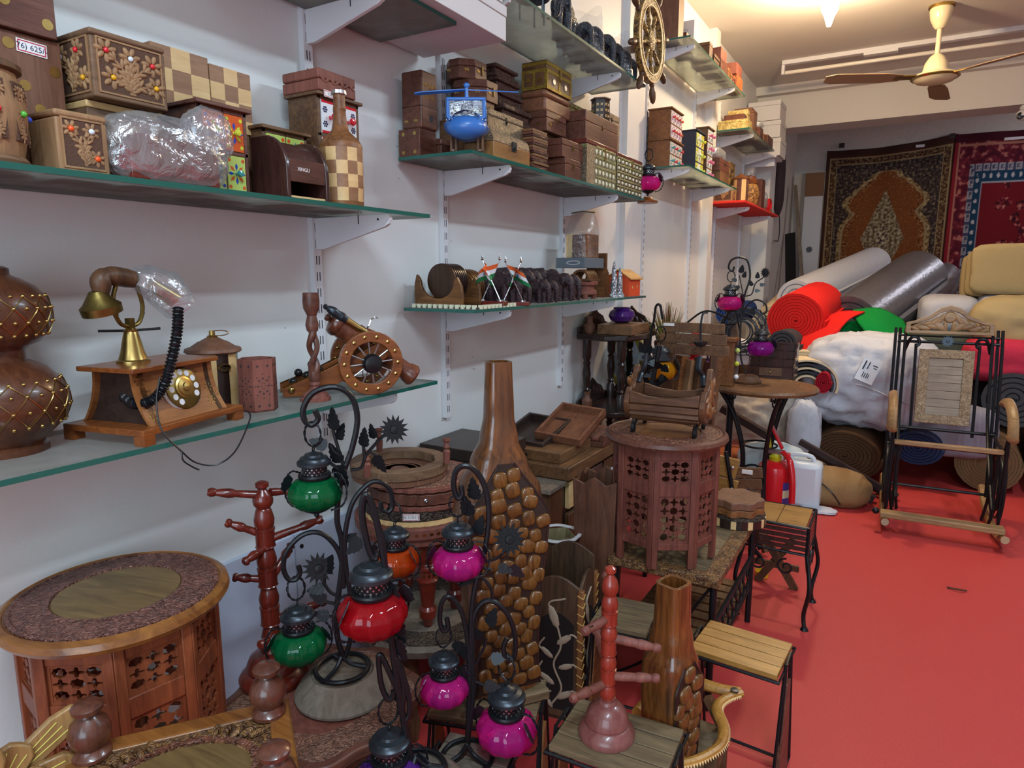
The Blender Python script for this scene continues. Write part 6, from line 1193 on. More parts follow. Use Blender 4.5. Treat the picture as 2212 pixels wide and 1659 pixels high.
def stool(label, c, w, d, h, rz, top, group='small folding slat stools', board='teak', n=4):
    t = T('slat_stool', label, 'stool', c, rz, group); s = d/n
    for k in range(n): P('slat', MB().box(-w/2, -d/2+k*s+.0015, h-.014, w/2, -d/2+(k+1)*s-.0015, h), M[top], t, .001, local=True)
    P('rim', MB().tube([(-w/2-.006,-d/2-.004,h-.016),(w/2+.006,-d/2-.004,h-.016),(w/2+.006,d/2+.004,h-.016),(-w/2-.006,d/2+.004,h-.016)], .005, 6, closed=True), M['iron'], t, local=True)
    for sx in (-1, 1):
        x = sx*(w/2+.008); q = MB(); q.tube([(x,-d*.18,h+.004),(x,-d*.62,.006),(x,d*.62,.006),(x,d*.18,h+.004)], .0045, 6, closed=True)
        for sy in (-1, 1): q.tube([(x,sy*d*.10,h-.01),(x,sy*d*.30,.008)], .003, 6)
        e = P('end_frame', q, M['iron'], t, local=True); q = MB(); q.at((x,0,0), (0,1,0), (0,0,1)); q.prism([(-d*.34,.02),(d*.34,.02),(d*.10,h-.06),(-d*.10,h-.06)], -.006, .006); P('side_board', q, M[board], e, .001, local=True)
    P('stretcher', MB().cyl((-w/2,d*.4,.02), (w/2,d*.4,.02), .0045, n=8), M['iron'], t, local=True); return t
def cup_tree(label, c, H, pegs, mat, rz=0, s=1.0, peg_m=None, base_m=None, group='turned cup trees'):
    t = T('cup_tree', label, 'cup tree', c, rz, group)
    P('base', MB().lathe([(.076*s,0),(.077*s,.009),(.073*s,.016),(.062*s,.026),(.058*s,.028),(.0575*s,.031),(.060*s,.033),(.058*s,.040),(.051*s,.056),(.038*s,.067),(.026*s,.072),(.025*s,.076),(.021*s,.080),(.022*s,.085)], 36), base_m or mat, t, local=True)
    pr = [(.019*s,.080)]; z = .085; zt = H-.062; k = 0; seg = (zt-z)/7
    while k < 7:
        a = z+k*seg
        if k%2 == 0: pr += [(.018*s,a),(.0215*s,a+seg*.18),(.0225*s,a+seg*.45),(.018*s,a+seg*.85),(.0165*s,a+seg*.95)]
        else: pr += [(.0165*s,a+.002),(.0225*s,a+.004),(.0225*s,a+seg*.08),(.021*s,a+seg*.12),(.021*s,a+seg*.88),(.0225*s,a+seg*.92),(.0225*s,a+seg*.98)]
        k += 1
    P('pole', MB().lathe(pr+[(.014*s,zt+.001)], 24), mat, t, local=True)
    P('finial', MB().lathe([(.015*s,zt),(.0215*s,zt+.010),(.0225*s,zt+.020),(.018*s,zt+.034),(.010*s,zt+.042),(.009*s,zt+.045),(.0145*s,zt+.050),(.0145*s,zt+.058),(.008*s,zt+.062),(0,zt+.062)], 24), mat, t, local=True)
    for z, a, L, up in pegs:
        d = V((math.cos(a), math.sin(a), up)).normalized(); o = V((0,0,z)); q = MB(); q.tube([o+d*r for r in (.015*s,.03,.06,L-.052,L-.046,L-.040,L-.028,L-.016,L-.012,L-.006,L)], [.009,.0095,.0085,.0075,.0095,.0105,.0095,.007,.0095,.010,.007], 12); P('peg', q, peg_m or mat, t, local=True)
    return t
def PLN(px, py, b):
    """point of the photograph on the upright plane through b that faces the camera"""
    n = V((CAM.x-b[0], CAM.y-b[1], 0)).normalized(); r = _ray(px, py); return CAM + r*((V(b)-CAM).dot(n)/r.dot(n))
# ================================================================ mid floor: tables and the things on them
# slatted coffee table on a wrought iron frame
t = T('coffee_table', 'low carved-edge slatted coffee table on an iron frame carrying the octagonal table', 'coffee table', (.87, 2.26, 0)); x0, x1, y0, y1, h = .69, 1.045, 1.92, 2.60, .448
P('carved_border', MB().ring(rect(x0,y0,x1,y1), rect(x0+.05,y0+.05,x1-.05,y1-.05), h-.03, h), CR3, t, .004)
for k in range(9): P('slat', MB().box(x0+.05, y0+.051+k*(y1-y0-.102)/9, h-.022, x1-.05, y0+.048+(k+1)*(y1-y0-.102)/9, h-.003), M['planks'], t, .001)
for x in (x0+.02, x1-.02):
    for y in (y0+.03, y1-.03): P('leg', MB().cyl((x,y,.0), (x,y,h-.03), .011, n=10), M['iron'], t)
for k in range(10): P('shelf_slat', MB().box(x0+.02, y0+.03+k*.062, .150, x1-.02, y0+.078+k*.062, .164), M['umbery'], t)
q = MB(); q.tube([(x0+.02,y0+.03,.145),(x1-.02,y0+.03,.145),(x1-.02,y1-.03,.145),(x0+.02,y1-.03,.145)], .008, 6, closed=True); q.tube([(x1-.02,y0+.03,.27),(x1-.02,y1-.03,.27)], .008, 6)
for k in range(9): yy = y0+.06+k*.065; q.tube(cr([(x1-.02,yy,.15),(x1-.02,yy+.03,.19),(x1-.02,yy-.005,.23),(x1-.02,yy+.025,.27)], 4), .005, 6)
P('iron_frame', q, M['iron'], t)
q = MB().tube(cr([(x0+.02,y0+.03,.02),(.85,y0+.03,.14),(x1-.02,y0+.03,.42)], 5), .005, 6); P('brace', q, M['iron'], t)
jali_table('reddish pierced octagonal table standing on the low slatted table', (.825, 2.06, .449), .195, .405, M['jalid'], M['redb'], CR1, M['teak'], .12)
# carved cradle magazine rack on iron feet
b = V((.835, 2.06, .8535)); t = T('magazine_rack', 'carved wooden cradle magazine rack on curled iron feet on top of the octagonal table', 'magazine rack', b, R_(4)); Wn = wood('rack_wood', '#432818', '#6d472f', 8, .4, axis=0)
for sx in (-1, 1):
    pr = [(-.125,.13),(-.118,.095),(-.095,.068),(-.05,.050),(0,.056),(.05,.050),(.095,.068),(.118,.095),(.125,.13),(.11,.17),(.085,.20),(.045,.26),(.03,.268),(.012,.262),(-.02,.20),(-.05,.182),(-.085,.19),(-.11,.16)]
    q = MB(); q.at((sx*.145,0,0), (0,1,0), (0,0,1)); q.prism(pr, -.011, .011); e = P('end_panel', q, Wn, t, .004, local=True)
    q = MB(); q.at((sx*.145+.011*sx,0,.125), (0,sx,0), (0,0,1))
    for a, l, x, y in ((.5,.04,-.04,.0),(2.6,.04,.04,.0),(1.2,.045,-.02,.03),(1.9,.045,.02,.03),(-.6,.035,-.055,-.03),(3.7,.035,.055,-.03),(1.57,.05,0,.06),(.2,.03,-.07,.03),(2.9,.03,.07,.03),(1.57,.035,0,-.03),(.9,.03,.045,.08)): leaf(q, x, y, l, a, 0, .009)
    P('carved_leaves', q, M['teak'], e, local=True)
for sy in (-1, 1):
    q = MB()
    P('side_rail', MB().at((0,sy*.105,0), (1,0,0), (0,0,1)).prism([(-.134,.128),(.134,.128),(.134,.178),(.07,.160),(0,.153),(-.07,.160),(-.134,.178)], -.009, .009), Wn, t, .003, local=True)
    for k, (y, zz) in enumerate(((.113,.112),(.105,.088),(.086,.070),(.06,.058))): P('slat', MB().bar((-.134,sy*y,zz), (.134,sy*y,zz), .012, .024, 0, (0,-sy*.5*k,1)), Wn, t, .002, local=True)
for sx in (-1, 1):
    q = MB()
    for sy in (-1, 1): q.tube(cr([(sx*.12,sy*.05,.052),(sx*.12,sy*.075,.046),(sx*.12,sy*.10,.03),(sx*.12,sy*.10,.010),(sx*.12,sy*.085,.005),(sx*.12,sy*.078,.016),(sx*.12,sy*.084,.022)], 5), .006, 6, flat=1.8)
    q.tube([(sx*.12,-.05,.052),(sx*.12,.05,.052)], .006, 6); P('iron_foot', q, M['iron'], t, local=True)
for sx in (-1, 1):
    q = MB(); q.tube(cr([(sx*.128,-.015,.20),(sx*.12,.01,.24),(sx*.105,-.005,.27),(sx*.105,.01,.32)], 6), .008, 8, flat=1.6)
    P('iron_arm', q, M['gun'], t, local=True)
t.scale = (.80,.80,.76)
# boards on the coffee table edge
t = T('wavy_box', 'scalloped wooden box with a domed lid on the corner of the slatted table', 'box', (.90, 2.42, .449)); pl = [(.985+(.092+.008*math.cos(8*a))*math.cos(a)*.95, 2.45+(.092+.008*math.cos(8*a))*math.sin(a)) for a in [2*PI*k/48 for k in range(48)]]
P('base', MB().prism(pl, .490, .515), M['teak'], t, .002); P('lid', MB().prism(pl, .516, .545), M['sheesham'], t, .004)
t = T('round_game_board', 'round dark game board with striped edge under the scalloped box', 'game board', (.985, 2.45, .449))
for k in range(32): P('edge_block', MB().prism([(.985+.075*math.cos(2*PI*k/32), 2.45+.075*math.sin(2*PI*k/32))]+[(.985+.102*math.cos(2*PI*(k+e)/32), 2.45+.102*math.sin(2*PI*(k+e)/32)) for e in (.04,.96)], .4495, .478), (M['maple'], M['ebony'], M['ebony'])[k%3], t)
P('board', MB().lathe([(.098,0),(.098,.040),(0,.040)], 40, 0, (.985, 2.45, .4495)), CR4, t)
# iron side table with plank top and scrolls
t = T('side_table', 'small wrought iron side table with plank top and scrolled legs', 'side table', (1.09, 2.74, 0)); x0, x1, y0, y1, h = .985, 1.215, 2.625, 2.86, .405
for k in range(2): P('plank', MB().box(x0+.008+(x1-x0-.016)*k/2, y0+.008, h-.014, x0+.006+(x1-x0-.016)*(k+1)/2, y1-.008, h+.002), M['plankw'], t, .001)
q = MB(); q.tube([(x0,y0,h-.004),(x1,y0,h-.004),(x1,y1,h-.004),(x0,y1,h-.004)], .007, 6, closed=True); q.tube([(x0,y0,h-.11),(x1,y0,h-.11),(x1,y1,h-.11),(x0,y1,h-.11)], .006, 6, closed=True)
for x in (x0, x1):
    for y in (y0, y1): q.tube([(x,y,h),(x,y,h-.11)], .007, 6)
P('iron_rim', q, M['iron'], t)
for k in range(4): P('side_slat', MB().box(x1-.004, y0+.006, h-.030-.022*k, x1+.003, y1-.006, h-.016-.022*k), M['dark'], t); P('side_slat', MB().box(x0+.006, y0-.003, h-.030-.022*k, x1-.006, y0+.004, h-.016-.022*k), M['dark'], t)
for x, sx in ((x0, -1), (x1, 1)):
    for y, sy in ((y0, -1), (y1, 1)): q = MB().tube(cr([(x,y,h-.11),(x+sx*.012,y+sy*.012,h-.17),(x+sx*.02,y+sy*.03,.16),(x+sx*.005,y+sy*.005,.06),(x+sx*.012,y+sy*.012,.0)], 6), .008, 8); q.cyl((x+sx*.012,y+sy*.012,0), (x+sx*.012,y+sy*.012,.012), .016, .010, 12); P('leg', q, M['iron'], t)
def scroll(mb, o, ax, r, a0=0, turns=1.4, rad=.0045, sgn=1):
    o = V(o); ax = V(ax); pts = []
    for i in range(30): f = i/29; a = a0+sgn*turns*2*PI*f; q = r*(1-.82*f); pts.append(o+ax*(q*math.cos(a))+_Z*(q*math.sin(a)))
    mb.tube(pts, rad, 6)
q = MB()
for y in (y0+.05, y0+.12, y0+.19): scroll(q, (x1+.004, y, .235), (0,1,0), .032, PI/2, 1.4, .004, 1 if y < y0+.1 else -1)
P('scroll_work', q, M['iron'], t)
for x in (x0+.06, x0+.16): q = MB(); scroll(q, (x, y0-.004, .235), (1,0,0), .034, PI/2, 1.4, .004); P('scroll_work', q, M['iron'], t)
q = MB(); q.tube(cr([(x1,y0,.27),(x1+.003,y0+.06,.20),(x1+.003,y0+.12,.27),(x1+.003,y0+.18,.20),(x1,y1,.27)], 6), .005, 6); P('scroll_work', q, M['iron'], t)
t = T('folding_stand', 'small wooden crossed-leg stand under the iron side table', 'folding stand', (1.07, 2.95, 0))
for s in (-1, 1): P('leg', MB().bar((1.07-s*.08, 2.96+.01*s, .0), (1.07+s*.06, 2.96+.01*s, .22), .03, .018, 0, (0,1,0)), M['umber'], t)
P('crossbar', MB().box(.97,2.94,.085,1.16,2.955,.11), M['umber'], t)
S('yellow_cap', MB().lathe([(.03,0),(.03,.025),(0,.03)], 16, 0, (1.0, 3.02, 0)), M['gem_y'], 'yellow plastic cap on the floor under the side table', 'cap')
# round wooden table with iron legs at the back
c = V((.80, 3.98, 0)); h = .722; t = T('round_table', 'round wooden table top on a black wrought iron base with scrolls', 'round table', c); P('top', MB().lathe([(.27,h-.03),(.29,h-.026),(.295,h-.012),(.285,h),(.27,h+.001),(.262,h-.002),(0,h-.002)], 56, 0, (c.x,c.y,0)), M['umbery'], t)
for a in (R_(-60), R_(60), R_(180)):
    d = V((math.cos(a), math.sin(a), 0)); q = MB().tube(cr([c+d*.25+V((0,0,h-.03)), c+d*.16+V((0,0,.55)), c+d*.10+V((0,0,.36)), c+d*.09+V((0,0,.2)), c+d*.12], 8), .016, 8, flat=.6); e = P('leg', q, M['iron'], t); q = MB(); scroll(q, c+d*.17+V((0,0,h-.075)), d, .042, PI, 1.5, .005, -1); scroll(q, c+d*.02+V((0,0,.17)), d, .085, 0, 1.5, .006, 1); P('scroll', q, M['iron'], e)
P('ring', MB().tube([c+V((.095*math.cos(k*PI/14), .095*math.sin(k*PI/14), .37)) for k in range(28)], .006, 6, closed=True), M['iron'], t)
P('post', MB().cyl(c+V((-.19,.06,0)), c+V((-.19,.06,h-.03)), .020, n=12), M['iron'], t)
# desk organizer
o = AZ(1668, 812, h); t = T('desk_organizer', 'dark stepped desk organizer with a little drawer on the round table', 'desk organizer', (o.x, o.y, h), R_(2)); W2 = .13
pr = [(-.11,0),(.11,0),(.11,.075),(.07,.085),(.055,.12),(.015,.13),(.0,.165),(-.035,.175),(-.05,.205),(-.11,.21)]
for sy in (-1, 1): q = MB(); q.at((0,sy*W2/1.1+.008,0), (0,0,0) if 0 else (-1,0,0), (0,0,1)); q.at((sy*W2, 0, 0), (0,-1,0), (0,0,1)); q.prism(pr, -.005, .005); P('side_panel', q, M['dark'], t, .002, local=True)
for y, z0_, z1_ in ((-.10,.0,.065),(-.045,.0,.11),(.01,.0,.155),(.065,.0,.19),(.105,.0,.20)): P('divider', MB().box(-W2+.005,y-.003,z0_,W2-.005,y+.003,z1_), M['dark'], t, local=True)
P('floor_board', MB().box(-W2+.005,-.11,0,W2-.005,.11,.008), M['dark'], t, local=True); f = P('drawer', MB().box(-.065,-.1085,.015,.065,-.103,.062), M['umber'], t, .001, local=True); P('knob', MB().ell((0,-.112,.038), .006, 10, 8), M['brass'], f, local=True)
# post box with ceramic knobs
o = AZ(1572, 832, h); t = T('narrow_cabinet', 'narrow upright wooden cabinet with pale ceramic knobs on the round table', 'cabinet', (o.x, o.y, h)); P('body', MB().box(o.x-.045,o.y-.03,h,o.x+.03,o.y+.05,h+.25), M['teak'], t, .002); P('top', MB().box(o.x-.055,o.y-.04,h+.25,o.x+.04,o.y+.06,h+.272), M['teak'], t, .003)
for k in range(3): P('knob', MB().ell((o.x+.042,o.y+.01,h+.05+.075*k), .014, 12, 8), (Cw, Cy, Cg)[k], t)
P('drawer_front', MB().box(o.x+.0295,o.y-.022,h+.01,o.x+.0315,o.y+.042,h+.24), M['umber'], t)
S('white_bag', lump(AZ(1600, 790, h)+V((-.02,.10,.06)), (.09,.06,.11), 81, .15, 1.5, 4, .8, h+.001), plain('bag_white', '#c9c6cc', .6), 'white bag on the round table behind the narrow cabinet', 'bag', smooth=2)
# corner what-not stand
t = T('corner_stand', 'dark turned-leg corner stand with carved galleries against the wall', 'corner stand', (.17, 3.30, 0)); sh = [(.03,3.09),(.20,3.05),(.30,3.10),(.345,3.22),(.31,3.50),(.03,3.52)]
for zz in (.30, .665, 1.05): P('shelf', MB().prism(sh, zz-.03, zz), M['ebony'], t, .006)
for x, y in ((.075,3.125),(.26,3.13),(.07,3.47),(.28,3.46)):
    for za in (0, .30, .665): 
        zb = {0:.27,.30:.635,.665:1.02}[za]; L = zb-za
        P('leg', MB().lathe([(.022,0),(.022,L*.2),(.014,L*.24),(.020,L*.27),(.014,L*.30),(.019,L*.42),(.022,L*.5),(.016,L*.62),(.020,L*.66),(.014,L*.69),(.022,L*.74),(.022,L)], 16, 0, (x,y,za)), M['ebony'], t)
for zz in (.665, 1.05):
    for o, ax, L in (((.035,3.30,zz), (0,1,0), .40), ((.17,3.505,zz), (1,0,0), .27)):
        q = MB(); q.at(o, ax, (0,0,1)); q.prism([(-L/2,0),(L/2,0),(L/2,.03),(L*.35,.045),(L*.28,.075),(L*.12,.095),(.0,.13),(-L*.12,.095),(-L*.28,.075),(-L*.35,.045),(-L/2,.03)], -.007, .007); e = P('gallery', q, M['ebony'], t, .003); q = MB(); q.at(V(o), ax, (0,0,1))
        for k in range(7): leaf(q, (k-3)*L*.12, .03+.012*(3-abs(k-3)), .03, PI/2+(k-3)*.35, 0, .012)
        P('carved_leaves', q, M['dark'], e)
P('scroll_bracket', MB().fy((.10,3.10,.44)).prism([(0,.19),(.05,.19),(.03,.15),(.045,.12),(.02,.08),(.0,.07)], -.006, .006), M['ebony'], t)
S('wooden_tray', MB().box(.14,3.10,1.051,.32,3.36,1.10), M['umbery'], 'plain wooden block on the top shelf of the corner stand', 'box', bev=.002); 
Pp = plain('purple_glaze', '#3c1560', .12, coat=.8)
S('purple_pot', MB().lathe([(.03,0),(.055,.012),(.068,.035),(.06,.06),(.042,.072),(.045,.08),(.036,.08),(.034,.07)], 32, 0, (.21, 3.25, 1.101)), Pp, 'glossy purple glass pot on the wooden block of the corner stand', 'pot')
for x, y, z, l in ((.09,3.12,1.051,'little brown pot at the left corner of the top shelf of the dark stand'),(.085,3.115,.666,'little brown pot on the lower shelf of the dark stand')): S('small_pot', MB().lathe([(.018,0),(.027,.015),(.027,.04),(.016,.055),(.014,.075),(.019,.085),(0,.085)], 18, 0, (x,y,z)), M['sheesham'], l, 'pot', 'little pots on the corner stand')
# yellow framed oval mirror behind the corner stand
c = AY(1352, 775, 3.62); t = T('oval_mirror', 'oval mirror in a yellow frame leaning behind the corner stand', 'mirror', (c.x, c.y, .55)); q = MB().fy((c.x,3.62,c.z)); q.ring(circ(.115,40,sy=1.5), circ(.085,40,sy=1.6), -.015, .015); P('frame', q, plain('mirror_yellow', '#8f7d16', .3), t, .004); P('glass', MB().fy((c.x,3.62,c.z)).prism(circ(.087,40,sy=1.6), -.004, .004), plain('mirror', '#9aa0a4', .05, 1), t)
P('stand', MB().box(c.x-.03,3.61,.0,c.x+.03,3.64,c.z-.165), M['umber'], t)
# folding chairs, irons and small things behind the rack
t = T('slat_chair', 'small wooden slat-back chair behind the cradle rack', 'chair', AZ(1490, 900, .3)*1.0, 0); b = V((AY(1496,740,3.05).x, 3.05, 0))
for k in range(3): P('back_slat', MB().bar((b.x-.14-.012*k,3.05,1.105-.05*k), (b.x+.14+.012*k,3.05,1.105-.05*k), .018, .046), M['umbery'], t, .002)
for s in (-1, 1): P('back_post', MB().bar((b.x+s*.09,3.06,.0), (b.x+s*.10,3.06,1.11), .03, .022), M['umber'], t); P('front_leg', MB().bar((b.x+s*.10,2.82,.0), (b.x+s*.10,2.82,.72), .028, .022), M['umber'], t)
for k in range(4): P('seat_slat', MB().box(b.x-.13,2.80+.062*k,.72,b.x+.13,2.855+.062*k,.738), M['umbery'], t)
P('price_sticker', MB().box(b.x-.135,3.034,1.112,b.x-.085,3.0395,1.124), M['paper'], t)
p = AY(1517, 715, 2.98); t = T('ladle', 'black metal ladle hung in front of the slat-back chair', 'ladle', p); P('bowl', MB().lathe([(0,-.02),(.018,-.016),(.028,-.006),(.031,.004),(.029,.003),(.015,-.012),(0,-.016)], 20, 0, (p.x,p.y-.02,p.z-.05)), M['gun'], t); P('handle', MB().tube(cr([p+V((0,-.02,-.04)), p+V((-.004,-.012,.03)), p+V((0,0,.075)), p+V((.01,.03,.08))], 6), .005, 6), M['gun'], t)
t = T('carved_iron_post', 'black wrought iron post with a leaf-cluster head left of the slat chair', 'iron post', (AY(1410,740,2.75).x, 2.75, 0)); b = V((AY(1410,740,2.75).x, 2.75, 0)); q = MB(); q.tube(cr([b, b+V((.01,0,.4)), b+V((-.01,0,.75)), b+V((.03,0,1.05))], 6), .011, 8); P('post', q, M['iron'], t); q = MB(); rn = random.Random(8)
for k in range(22): mleaf(q, b+V((rn.uniform(-.035,.05), rn.uniform(-.02,.02), .80+.24*k/22)), (rn.uniform(-1,1), rn.uniform(-.6,.2), rn.uniform(-.3,1)), .05)
P('leaves', q, M['iron'], t, kind='stuff')
t = T('hook_stand', 'black hooked iron stand holding the amber lantern', 'hook stand', (AY(1420,700,2.95).x, 2.95, 0)); b = V((AY(1424,770,2.95).x, 2.95, 0)); q = MB(); q.tube(cr([b+V((-.05,0,0)), b+V((-.05,0,.6)), b+V((-.045,0,1.02)), AY(1413,690,2.95), AY(1417,662,2.95), AY(1426,660,2.95), AY(1431,690,2.95)], 7), .006, 6); P('hook', q, M['iron'], t); P('base', MB().lathe([(.08,0),(.08,.015),(.03,.03),(0,.03)], 20, 0, (b.x-.05,2.95,0)), M['iron'], t)
lantern('amber', 'amber glass lantern hanging behind the cradle rack', AY(1430, 705, 2.95)+V((0,-.012,0)), 1.2, .4)
lantern('purple', 'small purple lantern half hidden behind the narrow cabinet', AY(1547, 735, 3.9), .75, .2)
S('lantern_post', MB().tube(cr([(AY(1547,735,3.9).x-.02,3.93,h+.001), (AY(1547,735,3.9).x-.02,3.93,h+.2), AY(1547,732,3.9)], 6), .005, 6), M['iron'], 'thin hooked wire holding the small purple lantern on the round table', 'hook')
# dry bristly plant, plastic bag, wire coil
p = AY(1442, 715, 3.5); t = T('artificial_plant', 'green and reddish bristly artificial plant behind the amber lantern', 'plant', (p.x, 3.5, .85)); P('pot', MB().lathe([(.05,0),(.07,.13),(.06,.14),(0,.13)], 20, 0, (p.x,3.5,.86)), M['umber'], t); q = MB(); rn = random.Random(2)
for k in range(150): a = rn.uniform(0,2*PI); r = rn.uniform(0,.07); e = V((p.x+r*1.9*math.cos(a), 3.5+r*1.9*math.sin(a), 1.02+rn.uniform(.06,.16)*(1.2-r*6))); q.tube([(p.x+r*.5*math.cos(a), 3.5+r*.5*math.sin(a), .98), e], [.0035,.0008], 3, rn.randrange(2))
P('bristles', q, [plain('bristle_green', '#6d7a2a', .6), plain('bristle_red', '#7d3a2a', .6)], t, kind='stuff')
S('crate_stack', MB().box(p.x-.10,3.42,0,p.x+.19,3.70,.855), M['umbery'], 'tall dark wooden cabinet hidden behind the chairs, carrying the bristly plant', 'cabinet', bev=.003)
S('plastic_bag', lump(V((AY(1488,690,3.55).x, 3.56, .965)), (.10,.09,.11), 85, .2, 1.6, 4, .8, .8565), plain('bag_cream', '#c9c0b0', .4), 'cream coloured plastic bag behind the slat-back chair', 'plastic bag', smooth=2)
p = AY(1603, 715, 4.7); t = T('wire_coil', 'coil of black wire behind the lamp with pink lanterns', 'wire coil', (p.x, 4.7, p.z-.15)); q = MB(); rn = random.Random(3)
for k in range(16): r = .07+.006*k; q.at((p.x+rn.uniform(-.01,.01), 4.64+.012*k%.12, p.z+rn.uniform(-.01,.01)), (1,rn.uniform(-.2,.2),0), (0,rn.uniform(-.2,.2),1)); q.tube([(r*math.cos(i*PI/14), r*math.sin(i*PI/14), 0) for i in range(28)], .0045, 5, closed=True)
P('wire', q, M['gun'], t, kind='stuff')
for k, (pa, pb, pc, l) in enumerate((((1470,735),(1530,705),(1590,700),'first black curved rod behind the slat-back chair'), ((1480,700),(1525,672),(1580,690),'second black curved rod behind the slat-back chair'), ((1540,760),(1580,665),(1600,720),'third black curved rod, nearest the wire coil'))): S('curved_rod', MB().tube(cr([AY(*pa,4.1), AY(*pb,4.1), AY(*pc,4.1)], 10), .006, 6), M['iron'], l, 'rod', 'black curved rods')
q = MB(); rn = random.Random(12)
for k, (px, py, cl, m) in enumerate(((1460,790,'left brown','teak'),(1480,800,'tan','pale'),(1500,795,'dark','umber'),(1520,805,'reddish','redb'),(1535,790,'far right brown','umbery'))):
    p = AY(px, py, 3.3); S('picture_frame', MB().bar((p.x,3.30,.60), (p.x+.02,3.33,p.z+.05), .05, .04), M[m], '%s wooden batten standing behind the seat of the slat chair' % cl, 'batten', 'battens behind the slat chair')
for px, py, m, l in ((1503,745,'gem_r','small red cloth scrap among the battens, upper'), (1497,800,'gem_r','small red cloth scrap among the battens, lower')): S('red_scrap', lump(AY(px,py,3.42), (.03,.03,.07), px, .2, 1.5, 3), M[m], l, 'scrap')
# lamp on the round table with pink and violet lanterns
b = AZ(1612, 825, h); t = T('lamp_stand', 'black iron lantern stand on the round table with a sunflower and leaves', 'lantern stand', b, 0, 'iron lantern stands'); L_ = lambda x, y: PLN(x, y, b)
P('base', MB().lathe([(.085,0),(.088,.010),(.075,.022),(.06,.04),(.0,.045)], 32, 0, b), M['umber'], t); q = MB(); q.tube(cr([b+V((0,0,.04)), L_(1600,770), L_(1600,700), L_(1608,640), L_(1620,600), L_(1615,565), L_(1598,556), L_(1580,562), L_(1574,578), L_(1582,586), L_(1586,576)], 7), .0055, 8); q.tube(cr([L_(1602,690), L_(1612,662), L_(1632,648), L_(1652,655), L_(1656,672), L_(1648,678), L_(1641,670)], 7), .005, 8); q.tube(cr([L_(1610,640), L_(1624,635), L_(1632,612), L_(1648,600), L_(1652,590)], 6), .0035, 6); q.tube(cr([L_(1606,640), L_(1600,610), L_(1597,595)], 5), .003, 6); P('stem', q, M['iron'], t)
q = MB()
for x, y, dx, dy, l in ((1600,590,.2,1,.05),(1606,600,.3,1,.04),(1592,606,-1,.2,.035),(1598,622,-1,.3,.035),(1636,602,.0,1,.04),(1641,616,1,.2,.035),(1630,628,1,0,.035),(1624,618,-.3,1,.035),(1620,678,.7,1,.05)): mleaf(q, L_(x,y), _R*dx+_Z*dy, l)
P('leaves', q, M['iron'], t, kind='stuff'); P('sunflower', sunflower(MB(), L_(1653,589), (.7,-.7,.1), .033), M['iron'], t)
lantern('pink', 'bright pink lantern hanging high on the stand on the round table', L_(1580,585), 1.12, .3); lantern('violet', 'violet lantern hanging on the right arm of the stand on the round table', L_(1647,678), 1.2, .5)
lantern('pink', 'pink lantern standing at the end of the box shelf beside the jewelled chests', V((.30, 3.33, Z2U+.245)), 1.0, .3); p = V((.285, 3.32, Z2U)); 
P('turned_foot', MB().lathe([(.05,0),(.052,.010),(.03,.018),(.02,.03),(0,.03)], 24, 0, (0, 0, -.262)), M['orange'], [o for o in bpy.data.objects if o.name.startswith('glass_lantern')][-1], local=True)
# ================================================================ rocking chair
b = V((1.715, 3.97, 0)); t = T('rocking_chair', 'wrought iron rocking chair with carved wooden crest and back panel on the red floor', 'rocking chair', b, R_(2)); Rw = wood('rocker_wood', '#7a5a3a', '#a88358', 8, .4, axis=0); Rg = wood('panel_grey', '#7c6a58', '#a08d78', 8, .55, axis=0)
W = .25
pr = [(-.215,0),(.215,0),(.215,.062),(.17,.075),(.10,.105),(.05,.150),(0,.165),(-.05,.150),(-.10,.105),(-.17,.075),(-.215,.062)]
inn_ = [(x*.88, .018+(y-.018)*.80 if y > .01 else .018) for x, y in pr]
q = MB(); q.at((0,.60,1.005), (1,0,0), (0,.12,1)); q.ring(pr, inn_, -.013, .013); cp = P('crest_frame', q, Rw, t, .003, local=True)
q = MB(); q.at((0,.60,1.005), (1,0,0), (0,.12,1)); q.lathe([(.0,-.006),(.030,-.006),(.034,0),(.026,.010),(0,.012)], 20, 0, (0,.098,0))
for s in (-1, 1):
    for x, y, l, a in ((.045,.085,.045,2.2),(.075,.07,.045,2.4),(.05,.045,.05,.5),(.09,.045,.04,.3),(.11,.06,.035,2.7),(.13,.035,.04,.2),(.165,.045,.03,2.6),(.17,.028,.03,.4),(.02,.05,.03,1.4)): leaf(q, s*x, y, l, a if s > 0 else PI-a, 0, .008)
P('crest_carving', q, Rw, cp, local=True)
q = MB(); q.at((0,.555,.705), (1,0,0), (0,.22,1)); q.ring(rect(-.135,-.215,.135,.215), rect(-.083,-.165,.083,.165), -.013, .013); bp_ = P('back_panel_border', q, CR2 if 0 else carved('panel_carving', '#8a6f52', '#a88c6c', 110, .5, .9, .005), t, .003, local=True)
q = MB()
for k in range(7): q = MB(); q.at((0,.555,.705), (1,0,0), (0,.22,1)); q.prism(rect(-.083,-.165+.0471*k+.001,.083,-.165+.0471*(k+1)-.001), -.006, .006); P('back_slat', q, Rg, t, .001, local=True)
